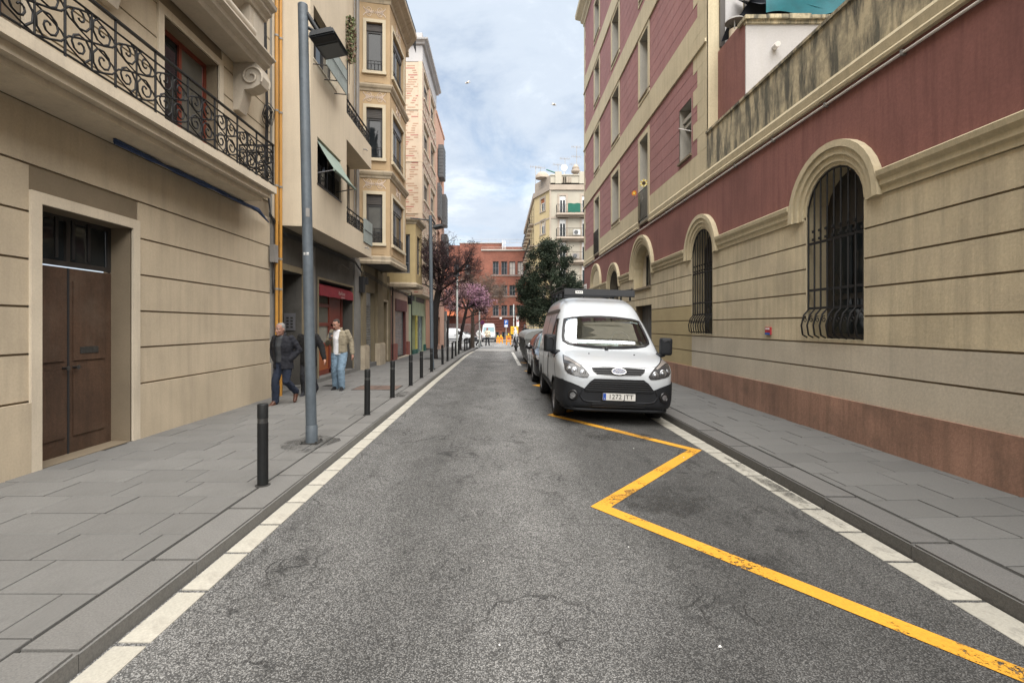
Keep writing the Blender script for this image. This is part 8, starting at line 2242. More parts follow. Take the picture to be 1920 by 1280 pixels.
def black_car():
    X = Matrix.Translation((1.83, 13.55, zroad(1.8, 15)-0.0)) @ Matrix.Rotation(R(1.2), 4, 'Y')
    t = thing('parked_car', 'black hatchback parked close behind the white van', 'car', X.translation)
    st = [(0.0,.55,.34,.62),(.03,.68,.26,.70),(.10,.80,.21,.76),(.25,.86,.19,.83),(.55,.88,.18,.90),(.95,.885,.18,.955),(1.15,.885,.18,1.02),(1.5,.885,.18,1.24),(1.8,.885,.18,1.40),(2.1,.885,.18,1.46),(2.8,.885,.18,1.47),(3.4,.88,.18,1.41),(3.7,.87,.2,1.28),(3.95,.84,.25,1.05),(4.1,.78,.32,.9)]
    base = body_mesh('body', st, e=6, tum=(.85, 1.47, 0.66), mats=[M_CARBLACK]); sk = Skin(base); cut = []
    for s0 in (.82, 3.3):
        for x in (-1.6, 0.56): mb = MB(); mb.lathe((x, s0, .31), [(.365, 0), (.365, 1.04)], 24, axis='x'); cut.append(mb.mesh('c', M_BLACKGLOSS))
    me = evaluated(base, cut, None); me.transform(X); link('body', me, t)
    sk.patch('front', [(-.70,1.0),(.70,1.0),(.66,1.15),(.56,1.38),(.3,1.42),(-.3,1.42),(-.56,1.38),(-.66,1.15)], 0.004, 'windscreen', M_CARGLASS_LT, t, X, 0.06)
    sk.line('front', [(-.70,1.0),(-.66,1.15),(-.56,1.38),(-.3,1.42),(.3,1.42),(.56,1.38),(.66,1.15),(.70,1.0)], 0.014, 'pillar_trim', M_CHROME, t, X, 0.004)
    hl = [(.50,.66),(.78,.70),(.82,.80),(.70,.80),(.56,.75)]
    for P in (hl, mir(hl)):
        h = sk.patch('front', P, 0.008, 'headlamp', M_LAMPREFL, t, X, 0.04); sk.line('front', P, 0.008, 'lamp_rim', M_CHROME, h, X, 0.006, closed=True)
    sk.patch('front', [(-.45,.60),(.45,.60),(.40,.36),(-.40,.36)], 0.006, 'grille', M_GRILLE, t, X, 0.06)
    for ax in ('left', 'right'):
        sk.patch(ax, [(1.30,.98),(1.75,1.28),(2.1,1.36),(2.9,1.34),(3.4,1.15),(3.42,1.0)], 0.004, 'side_window', M_CARGLASS, t, X, 0.1)
        sk.line(ax, [(1.2,.96),(1.75,1.31),(2.1,1.39),(2.9,1.37),(3.5,1.12),(3.5,.98),(1.2,.96)], 0.010, 'window_trim', M_CHROME, t, X, 0.003)
        sk.line(ax, [(1.18,.9),(1.15,.5),(1.3,.3),(2.2,.3),(2.25,.95)], 0.005, 'door_gap', M_BLACKGLOSS, t, X, 0)
        sk.patch(ax, [(1.9,.80),(2.1,.80),(2.1,.84),(1.9,.84)], 0.03, 'door_handle', M_CARBLACK, t, X, 0.1)
    for s_ in (-1, 1):
        bm = bmesh.new(); bmesh.ops.create_icosphere(bm, subdivisions=2, radius=1); bmesh.ops.transform(bm, matrix=X @ Matrix.Translation((s_*.96,1.30,1.0)) @ Matrix.Diagonal((.12,.09,.075,1)), verts=bm.verts)
        me = bpy.data.meshes.new('mirror')
        for f in bm.faces: f.smooth = True
        bm.to_mesh(me); bm.free(); me.materials.append(M_CARBLACK); mi = link('mirror', me, t)
        mb = MB(); mb.tube([X @ Vector((s_*.8,1.3,.95)), X @ Vector((s_*.93,1.3,.98))], 0.03, 6); mb.build('mirror_arm', M_CARBLACK, mi)
        for s0 in (.82, 3.3): wheel(t, X, (s_*.78, s0, .305), .31, .19, s_)
    mb = MB(); mb.cbox((0, .0, .42), (.5, .03, .11)); mb.v = [tuple(X @ Vector(v)) for v in mb.v]; mb.build('number_plate', M_PLATE, t)
black_car()

def far_van(name, label, cat, X, st, tum, screen, sides, wheels, r=.32, fr=(), e=7):
    t = thing(name, label, cat, X.translation)
    me = body_mesh('body', st, e=e, tum=tum, mats=[M_VANFAR]); sk = Skin(me)
    sk.patch('front', screen, 0.006, 'windscreen', M_CARGLASS_LT, t, X, 0.1)
    for ax in ('left', 'right'):
        for nm, P, m in sides: sk.patch(ax, P, 0.008, nm, m, t, X, 0.12)
        for s0 in wheels: sk.patch(ax, [(s0+.40*math.cos(2*PI*k/18), max(.26, .32+.40*math.sin(2*PI*k/18))) for k in range(18)], 0.004, 'wheel_arch', M_BLACKGLOSS, t, X, 0.1)
    for nm, P, m in fr: sk.patch('front', P, 0.010, nm, m, t, X, 0.08)
    W = max(s[1] for s in st)
    for s0 in wheels:
        for s_ in (-1, 1): wheel(t, X, (s_*(W-.08), s0, r), r, .2, s_)
    for s_ in (-1, 1):
        mb = MB(); s1 = screen[0][2] if len(screen[0]) > 2 else 1.0
        mb.cbox((s_*(W+.1), .95, 1.25), (.18, .1, .26)); mb.v = [tuple(X @ Vector(v)) for v in mb.v]; mb.build('mirror', M_BLACKPLASTIC, t)
    me2 = me.copy(); me2.transform(X); link('body', me2, t)
    return t
# tall white van facing the camera
z = zg(70)
far_van('delivery_van', 'tall white van facing the street from the far side of the crossing', 'van', Matrix.Translation((-1.5, 69, z)),
        [(0,.7,.35,.8),(.05,.85,.3,1.0),(.15,.94,.28,1.1),(.4,.98,.28,1.2),(.9,.99,.28,1.35),(1.3,.99,.28,1.75),(1.7,.99,.28,2.2),(2.0,.99,.28,2.5),(2.4,.99,.28,2.62),(5.4,.99,.28,2.62),(5.6,.95,.3,2.5)], (1.1, 2.62, .84),
        [(-.80,1.40),(.80,1.40),(.76,1.9),(.72,2.1),(-.72,2.1),(-.76,1.9)], [('side_window', [(1.1,1.3),(2.0,1.3),(2.0,1.95),(1.6,1.95)], M_CARGLASS)], (.95, 4.6), .34,
        [('bumper', [(-.98,.62),(.98,.62),(.95,.3),(-.95,.3)], M_BLACKPLASTIC), ('grille', [(-.3,1.0),(.3,1.0),(.3,.72),(-.3,.72)], M_GRILLE), ('headlamp', [(.5,.95),(.85,1.0),(.85,.78),(.5,.72)], M_LAMPREFL), ('headlamp', [(-.85,1.0),(-.5,.95),(-.5,.72),(-.85,.78)], M_LAMPREFL)])
# small white van, side on
Xs = Matrix.Translation((-3.0, 59.2, zg(59))) @ Matrix.Rotation(R(90), 4, 'Z')
small = [(0,.55,.35,.7),(.06,.72,.28,.82),(.2,.82,.25,.92),(.6,.86,.24,1.02),(1.0,.87,.24,1.12),(1.35,.87,.24,1.42),(1.75,.87,.24,1.72),(2.1,.87,.24,1.80),(3.9,.87,.24,1.80),(4.25,.86,.28,1.74),(4.35,.82,.32,1.6)]
ssides = [('side_window', [(1.2,1.08),(2.0,1.08),(2.0,1.55),(1.7,1.55)], M_CARGLASS), ('side_strip', [(1.3,.50),(3.0,.50),(3.0,.60),(1.3,.60)], M_BLACKPLASTIC), ('side_strip', [(3.1,1.28),(4.0,1.28),(4.0,1.34),(3.1,1.34)], M_BLACKPLASTIC), ('door_handle', [(2.1,1.0),(2.3,1.0),(2.3,1.05),(2.1,1.05)], M_BLACKPLASTIC)]
sfr = [('bumper', [(-.85,.55),(.85,.55),(.82,.3),(-.82,.3)], M_BLACKPLASTIC), ('headlamp', [(.45,.85),(.78,.9),(.8,.7),(.5,.66)], M_LAMPREFL), ('headlamp', [(-.78,.9),(-.45,.85),(-.5,.66),(-.8,.7)], M_LAMPREFL)]
far_van('small_van', 'small white van seen from the side behind the bollards', 'van', Xs, small, (1.0, 1.8, .8), [(-.7,1.15),(.7,1.15),(.62,1.6),(-.62,1.6)], ssides, (.85, 3.55), .31, sfr)
hat = [(0,.55,.34,.62),(.05,.72,.26,.72),(.2,.84,.2,.80),(.6,.88,.18,.9),(1.0,.885,.18,.98),(1.5,.885,.18,1.28),(1.9,.885,.18,1.42),(2.8,.885,.18,1.44),(3.5,.87,.2,1.3),(4.0,.8,.3,.95)]
hs = [('side_window', [(1.3,.98),(1.8,1.28),(2.8,1.32),(3.3,1.1),(3.3,1.0)], M_CARGLASS)]
c = far_van('far_car', 'white car half hidden by the grey column at far left', 'car', Matrix.Translation((-6.2, 57.0, zg(57))) @ Matrix.Rotation(R(90), 4, 'Z'), hat, (.85, 1.44, .68), [(-.65,1.02),(.65,1.02),(.55,1.36),(-.55,1.36)], hs, (.8, 3.2), .3)
hatb = c
t = far_van('far_car', 'dark car parked behind the bare grey tree trunk', 'car', Matrix.Translation((-2.6, 64.5, zg(64))) @ Matrix.Rotation(R(90), 4, 'Z'), hat, (.85, 1.44, .68), [(-.65,1.02),(.65,1.02),(.55,1.36),(-.55,1.36)], hs, (.8, 3.2), .3)
for o in bpy.data.objects:
    if o.parent == t and o.name.startswith('body'): o.data.materials[0] = M_CARBLACK

def scooter():
    x, y = 1.20, 33.4; g = zroad(x, y)
    t = thing('scooter', 'dark scooter parked beyond the waste containers', 'scooter', (x, y, g))
    for s in (0, 1.25):
        mb = MB(); mb.lathe((x-.05, y+s, g+.24), [(.15,-.05),(.21,-.055),(.24,-.03),(.24,.03),(.21,.055),(.15,.05)], 20, axis='x', caps=False); w = mb.build('wheel', M_TYRE, t)
        mb = MB(); mb.lathe((x-.05, y+s, g+.24), [(.155,-.03),(.155,.03)], 16, axis='x'); mb.build('rim', M_RIM, w)
    mb = MB(); mb.tube([(x-.05,y,g+.24),(x-.05,y+.12,g+.7),(x-.05,y+.2,g+1.0)], .035, 6); mb.tube([(x-.37,y+.22,g+1.02),(x-.05,y+.2,g+1.0),(x+.27,y+.22,g+1.02)], .02, 6); mb.build('fork', M_RIM, t)
    mb = MB(); n = 8; prof = [(0.0,.42,.16),(.08,.75,.22),(.18,.95,.18)]
    mb.tube([(x-.05,y-.12,g+.5),(x-.05,y-.02,g+.55),(x-.05,y+.1,g+.8),(x-.05,y+.17,g+.98)], [.05,.14,.19,.12], 10); mb.build('front_shield', M_CARBLACK, t)
    mb = MB(); mb.tube([(x-.05,y+.3,g+.3),(x-.05,y+.6,g+.32),(x-.05,y+.9,g+.5),(x-.05,y+1.45,g+.65)], [.14,.16,.19,.1], 10); mb.build('body', M_CARBLACK, t)
    mb = MB(); mb.tube([(x-.05,y+.55,g+.74),(x-.05,y+.9,g+.76),(x-.05,y+1.4,g+.82)], [.1,.14,.1], 8); mb.build('seat', M_CABLE, t)
    mb = MB(); mb.lathe((x-.05,y-.07,g+.78), [(.001,-.02),(.07,0),(.08,.04)], 12, axis='y'); mb.build('headlamp', M_LAMPREFL, t)
scooter()

# ------------------------------------------------------------------ people
M_SKIN = mat('skin', (0.38, 0.205, 0.15), 0.6, 0.1, 6, 0.04, 40)
M_SKIN_OLD = mat('older_skin', (0.28, 0.15, 0.11), 0.65, 0.14, 7, 0.06, 40)
M_HAIR_GREY = mat('grey_hair', (0.19, 0.185, 0.18), 0.85, 0.2, 12, 0.2, 60)
M_HAIR_DK = mat('dark_hair', (0.035, 0.025, 0.02), 0.8, 0.2, 12, 0.2, 60)
M_NAVYJ = mat('navy_jacket_cloth', (0.008, 0.009, 0.015), 0.85, 0.2, 4, 0.15, 60, bump=0.1)
M_GREYSW = mat('grey_sweater', (0.05, 0.054, 0.06), 0.95, 0.15, 5, 0.15, 80, bump=0.15, bscale=150)
M_DENIM_DK = mat('dark_denim', (0.010, 0.016, 0.034), 0.9, 0.2, 5, 0.15, 80)
M_DENIM_LT = mat('light_denim', (0.16, 0.235, 0.31), 0.9, 0.25, 3.5, 0.15, 80)
M_BROWNSHOE = mat('brown_leather', (0.075, 0.027, 0.014), 0.45, 0.2, 8, 0.1, 40)
M_KHAKI = mat('khaki_jacket_cloth', (0.22, 0.19, 0.135), 0.9, 0.15, 4, 0.1, 60, bump=0.1)
M_WHITET = mat('white_cotton', (0.70, 0.70, 0.72), 0.9, 0.08, 5, 0.05, 60)
M_BLACKC = mat('black_cloth', (0.005, 0.005, 0.006), 0.9, 0.2, 4, 0.15, 60)
M_BLACKTR = mat('black_trousers', (0.014, 0.015, 0.02), 0.9, 0.2, 4, 0.15, 60)
M_CREAMC = mat('cream_coat_cloth', (0.52, 0.46, 0.36), 0.9, 0.12, 4, 0.08, 60)
M_WHITEC = mat('white_coat_cloth', (0.62, 0.62, 0.61), 0.9, 0.1, 4, 0.08, 60)
M_REDCAP = mat('red_wool', (0.22, 0.015, 0.02), 0.95, 0.15, 5, 0.1, 60)
M_EYE = flat('eye_white', (0.55, 0.53, 0.5), 0.3); M_PUPIL = flat('pupil', (0.015, 0.01, 0.008), 0.3)
M_LIP = flat('lip', (0.26, 0.10, 0.085), 0.6)

def ring_loft(mb, rings, n=14):
    """rings: (centre, rx, ry, ax, ay) ellipses joined in order and capped."""
    vs = []
    for c, rx, ry in rings:
        for k in range(n):
            a = 2*PI*k/n; vs.append((c[0]+rx*math.cos(a), c[1]+ry*math.sin(a), c[2]))
    m = len(rings)
    mb.add(vs, [(i*n+k, i*n+(k+1)%n, (i+1)*n+(k+1)%n, (i+1)*n+k) for i in range(m-1) for k in range(n)] + [tuple(reversed(range(n))), tuple(range((m-1)*n, m*n))], True)
def ball(mb, c, r, n=10):
    if not isinstance(r, (tuple, list)): r = (r, r, r)
    rings = []
    for i in range(1, n):
        a = -PI/2+PI*i/n; rings.append(((c[0], c[1], c[2]+r[2]*math.sin(a)), r[0]*math.cos(a), r[1]*math.cos(a)))
    ring_loft(mb, rings, 14)
def limb(mb, pts, rs, n=12):
    P = [Vector(p) for p in pts]
    mb.tube(P, rs, n)
    for p, r in zip(P, rs): ball(mb, p, r*0.99, 8)
def fuse(mb, voxel, X, name, m, parent, wrinkle=0.0, wscale=9.0, keep=None, smooth=2):
    """one continuous skin round all the volumes collected in mb."""
    me = mb.mesh('tmp', m, recalc=True)
    o = bpy.data.objects.new('tmp', me); COL.objects.link(o)
    md = o.modifiers.new('r', 'REMESH'); md.mode = 'VOXEL'; md.voxel_size = voxel; md.use_smooth_shade = True
    if smooth: s = o.modifiers.new('s', 'SMOOTH'); s.factor = 0.5; s.iterations = smooth
    dg = bpy.context.evaluated_depsgraph_get(); dg.update()
    out = bpy.data.meshes.new_from_object(o.evaluated_get(dg)); bpy.data.objects.remove(o)
    bm = bmesh.new(); bm.from_mesh(out); bm.normal_update()
    if wrinkle:
        for v in bm.verts:
            c = v.co; q = noise.noise(Vector((c.x*wscale, c.y*wscale, c.z*wscale*0.8)))*0.6+noise.noise(Vector((c.x*wscale*2.2+3, c.y*wscale*2.2, c.z*wscale*2.6)))*0.5
            v.co = c+v.normal*q*wrinkle
    if keep is not None:
        bmesh.ops.delete(bm, geom=[v for v in bm.verts if not keep(v.co)], context='VERTS')
    for f in bm.faces: f.smooth = True
    bm.to_mesh(out); bm.free(); out.transform(X); out.materials.clear(); out.materials.append(m); out.name = name
    return link(name, out, parent)
def hand(mb, w, d, side, palm_n, curl=0.5, scale=1.0):
    """palm, four unequal fingers and a thumb from the wrist w along d; palm_n is the direction the palm faces."""
    w, d, pn = Vector(w), Vector(d).normalized(), Vector(palm_n).normalized()
    pn = (pn-d*pn.dot(d)).normalized(); x = d.cross(pn)*side      # x: towards the thumb
    s = scale
    limb(mb, [w, w+d*0.045*s, w+d*0.085*s], [0.026*s, 0.030*s, 0.030*s], 8)
    for off in (-0.022, 0.022): limb(mb, [w+d*0.03*s+x*off*s*0.6, w+d*0.088*s+x*off*s], [0.018*s, 0.016*s], 8)
    for k, (off, L) in enumerate(((0.030, 0.075), (0.010, 0.085), (-0.010, 0.079), (-0.029, 0.060))):
        p = w+d*0.088*s+x*off*s; dd = d.copy(); pts = [p]
        for j, fr in enumerate((0.45, 0.32, 0.23)):
            a = curl*(0.5+0.35*j); dd = (dd*math.cos(a)+pn*math.sin(a)).normalized(); p = p+dd*L*fr*s; pts.append(p)
        limb(mb, pts, [0.0098*s, 0.0092*s, 0.0085*s, 0.0075*s], 8)
    p = w+d*0.03*s+x*0.028*s; td = (x*0.75+d*0.6+pn*0.25).normalized(); q = p+td*0.035*s; td2 = (d*0.85+pn*0.45+x*0.1).normalized()
    limb(mb, [p, q, q+td2*0.028*s, q+td2*0.028*s+(td2+pn*0.3).normalized()*0.022*s], [0.015*s, 0.012*s, 0.0105*s, 0.009*s], 8)
def head_mb(mb, c, k=1.0, M=None):
    """head with brow, nose, lips, chin and ears, facing -y before M."""
    h = MB(); s = k
    ring_loft(h, [((0, y*s, z*s), rx*s, ry*s) for z, y, rx, ry in ((-0.122,-0.035,0.025,0.028), (-0.105,-0.03,0.045,0.055), (-0.08,-0.018,0.058,0.075), (-0.05,-0.01,0.066,0.084), (-0.01,-0.002,0.072,0.092), (0.03,0.0,0.076,0.097), (0.07,0.004,0.072,0.092), (0.10,0.008,0.056,0.072), (0.118,0.01,0.03,0.042))], 16)
    limb(h, [(0,-0.088*s,0.022*s), (0,-0.104*s,-0.012*s), (0,-0.112*s,-0.030*s)], [0.011*s,0.012*s,0.015*s], 8)
    for x in (-1, 1):
        ball(h, (x*0.013*s,-0.100*s,-0.034*s), 0.010*s, 6)
        ball(h, (x*0.030*s,-0.082*s,0.030*s), (0.024*s,0.014*s,0.010*s), 6)
        ball(h, (x*0.040*s,-0.066*s,-0.028*s), (0.026*s,0.022*s,0.022*s), 6)
        ball(h, (x*0.076*s,0.012*s,-0.008*s), (0.010*s,0.020*s,0.033*s), 6)
    ball(h, (0,-0.088*s,-0.064*s), (0.026*s,0.012*s,0.012*s), 6)
    ball(h, (0,-0.076*s,-0.102*s), (0.026*s,0.020*s,0.018*s), 6)
    T = Matrix.Translation(c) @ (M or Matrix.Identity(4))
    mb.add([T @ Vector(v) for v in h.v], h.f, True)
    return T
def face_bits(T, X, parent, brow=M_HAIR_DK, s=1.0):
    for x in (-1, 1):
        mb = MB(); ball(mb, (x*0.030*s,-0.0815*s,0.006*s), (0.012*s,0.010*s,0.0075*s), 6); mb.v = [tuple(X @ T @ Vector(v)) for v in mb.v]; e = mb.build('eye', M_EYE, parent)
        mb = MB(); ball(mb, (x*0.030*s,-0.0900*s,0.005*s), (0.0055*s,0.003*s,0.0055*s), 6); mb.v = [tuple(X @ T @ Vector(v)) for v in mb.v]; mb.build('pupil', M_PUPIL, e)
        mb = MB(); mb.tube([T @ Vector((x*a*s, -y*s, z*s)) for a, y, z in ((0.014,.098,.030),(0.032,.095,.037),(0.050,.080,.030))], 0.005*s, 6); mb.v = [tuple(X @ Vector(v)) for v in mb.v]; mb.build('eyebrow', brow, parent)
    mb = MB(); mb.tube([T @ Vector((a*s, -y*s, z*s)) for a, y, z in ((-.022,.090,-.066),(0,.101,-.063),(.022,.090,-.066))], 0.0055*s, 6); mb.v = [tuple(X @ Vector(v)) for v in mb.v]; mb.build('lips', M_LIP, parent)
def hair_cap(T, X, parent, m, s=1.0, hairline=0.055, side=0.0, thick=1.06, voxel=0.008):
    mb = MB(); ring_loft(mb, [((0, (y+0.006)*s, z*s), rx*s*thick, ry*s*thick) for z, y, rx, ry in ((-0.06,0.02,0.062,0.075), (-0.01,0.004,0.072,0.090), (0.03,0.003,0.0765,0.096), (0.07,0.006,0.074,0.094), (0.10,0.010,0.060,0.076), (0.120,0.012,0.036,0.05))], 16)
    mb.v = [tuple(T @ Vector(v)) for v in mb.v]
    Ti = T.inverted()
    def keep(c):
        p = Ti @ c
        if p.y < -0.02*s: return p.z > (hairline+0.02*abs(p.x)/0.07)*s
        return p.z > (-0.045+side)*s if p.y > 0.03*s else p.z > (0.0+0.02)*s or p.y > 0.03*s
    return fuse(mb, voxel, X, 'hair', m, parent, 0.003, 45, keep, 1)

def person(label, loc, heading, J, wear, scale=1.0, voxel=0.009, group=None, face=True, hair=M_HAIR_DK, skin=M_SKIN, headrot=None, hk=1.0):
    """J: joint positions (person faces -y, feet near z=0). wear: clothing spec."""
    X = Matrix.Translation(loc) @ Matrix.Rotation(heading, 4, 'Z') @ Matrix.Scale(scale, 4)
    t = thing('person', label, 'person', loc, group)
    pel, ch, nk, hd = (Vector(J[k]) for k in ('pelvis', 'chest', 'neck', 'head'))
    b = MB()
    # trunk of the body
    ring_loft(b, [((pel.x,pel.y,pel.z-0.08), .13,.10), ((pel.x,pel.y,pel.z), .155,.115), ((pel.x,pel.y-.005,pel.z+.12), .135,.10), ((ch.x,ch.y,ch.z), .16,.115), ((ch.x,ch.y+.005,ch.z+.12), .165,.10), ((nk.x,nk.y+.02,nk.z-.05), .08,.065), ((nk.x,nk.y,nk.z), .055,.055)])
    limb(b, [nk, nk.lerp(hd, .6)], [.056,.052])
    T = head_mb(b, hd, hk, headrot)
    for s in ('r', 'l'):
        sg = -1 if s == 'r' else 1
        sh, el, wr = (Vector(J[s+k]) for k in ('shoulder', 'elbow', 'wrist'))
        limb(b, [sh-Vector((0,0,.015)), el, wr], [.042,.040,.027]); limb(b, [sh-Vector((0,0,.02)), Vector((ch.x+sg*.08, ch.y, sh.z-.04))], [.042,.06])
        if J.get(s+'hand', True) is not None:
            hd_ = J.get(s+'hand') or {}
            hand(b, wr, hd_.get('d', wr-el), sg, hd_.get('n', (-sg, 0, 0)), hd_.get('curl', .45))
        hp, kn, an = (Vector(J[s+k]) for k in ('hip', 'knee', 'ankle'))
        limb(b, [hp, kn, an], [.085,.05,.026])
        ft = Vector(J[s+'toe']); limb(b, [an, an-Vector((0,0,.015))], [.024,.02])
    body = fuse(b, voxel, X, 'body', skin, t, 0, keep=None, smooth=1)
    if face: face_bits(T, X, t, brow=hair if hair is not None else M_HAIR_DK, s=hk)
    if hair is not None: hair_cap(T, X, t, hair, hk, wear.get('hairline', .055), thick=wear.get('hair_thick', 1.05), voxel=max(0.007, voxel))
    # trousers
    tr = MB(); g = wear.get('leg', 1.0)
    ring_loft(tr, [((pel.x,pel.y,pel.z-.10), .165,.125), ((pel.x,pel.y,pel.z), .168,.122), ((pel.x,pel.y-.005,pel.z+.08), .150,.108)])
    for s in ('r', 'l'):
        hp, kn, an = (Vector(J[s+k]) for k in ('hip', 'knee', 'ankle'))
        e = an+(an-kn).normalized()*0.02
        limb(tr, [hp, hp.lerp(kn,.5), kn, kn.lerp(e,.5), e], [.098*g,.088*g,.075*g,.070*g,.066*g])
    fuse(tr, max(.011, voxel), X, 'trousers', wear['trousers'], t, .018, 8, None, 2)
    # shirt under an open jacket
    def torso(mb, k, zlo, top=.04):
        ring_loft(mb, [((pel.x,pel.y,zlo), .175*k,.135*k), ((pel.x,pel.y-.005,pel.z+.12), .165*k,.128*k), ((ch.x,ch.y,ch.z), .182*k,.135*k), ((ch.x,ch.y+.005,ch.z+.10), .185*k,.12*k), ((nk.x,nk.y+.015,nk.z-.055), .15*k,.10*k), ((nk.x,nk.y+.01,nk.z-.01), .095,.08), ((nk.x,nk.y+.005,nk.z+top), .07,.07)])
    if wear.get('shirt'):
        sh_ = MB(); torso(sh_, 1.03, wear.get('shirt_hem', pel.z-.03), .0); fuse(sh_, .012, X, 'shirt', wear['shirt'], t, .006, 10)
    jk = MB(); hem = wear.get('hem', pel.z-.06); torso(jk, wear.get('bulk', 1.06), hem)
    for s in ('r', 'l'):
        sg = -1 if s == 'r' else 1
        sh, el, wr = (Vector(J[s+k]) for k in ('shoulder', 'elbow', 'wrist')); q = wear.get('sleeve', 1.0)
        limb(jk, [Vector((ch.x+sg*.09, ch.y+.005, sh.z-.02)), sh, sh.lerp(el,.5), el, el.lerp(wr,.6), wr-(wr-el).normalized()*.01], [.062,.064*q,.066*q,.060*q,.054*q,.047*q])
    if wear.get('collar'):
        for s in (-1, 1): limb(jk, [(nk.x+s*.05, nk.y-.075, nk.z-.07), (nk.x+s*.085, nk.y-.02, nk.z+.01), (nk.x+s*.06, nk.y+.06, nk.z+.03), (nk.x, nk.y+.075, nk.z+.035)], [.018,.024,.022,.022])
    op = wear.get('open')
    keep = None
    if op:
        def keep(c): return not (c.y < min(pel.y, ch.y)-.04 and abs(c.x-op[0]) < op[1]*(1+.5*(c.z-pel.z)) and c.z < nk.z+.05)
    fuse(jk, max(.011, voxel), X, wear.get('name', 'jacket'), wear['jacket'], t, .017, 8, keep)
    for s in ('r', 'l'):
        an, ft = Vector(J[s+'ankle']), Vector(J[s+'toe']); d = (ft-an); d.z *= 1; 
        sh_ = MB(); u = Vector((d.x, d.y, d.z)).normalized(); up = u.cross(Vector((1,0,0))); up = up if up.z > 0 else -up
        heel = an-u*.045-up*.045
        limb(sh_, [an+up*.0-u*.01, an-u*.03-up*.03], [.047,.044]); limb(sh_, [heel, heel+u*.10, heel+u*.2, heel+u*.255], [.036,.043,.043,.033]); limb(sh_, [an, heel+u*.15+up*.015], [.046,.042])
        so = fuse(sh_, .009, X, 'shoe', wear['shoes'], t, 0, smooth=1)
        if wear.get('sole'):
            s2 = MB(); limb(s2, [heel-up*.026, heel+u*.12-up*.030, heel+u*.25-up*.024], [.030,.040,.034]); s2.v = [tuple(Vector(v)) for v in s2.v]
            fuse(s2, .009, X, 'sole', wear['sole'], so, 0, smooth=1)
    return t, X, T

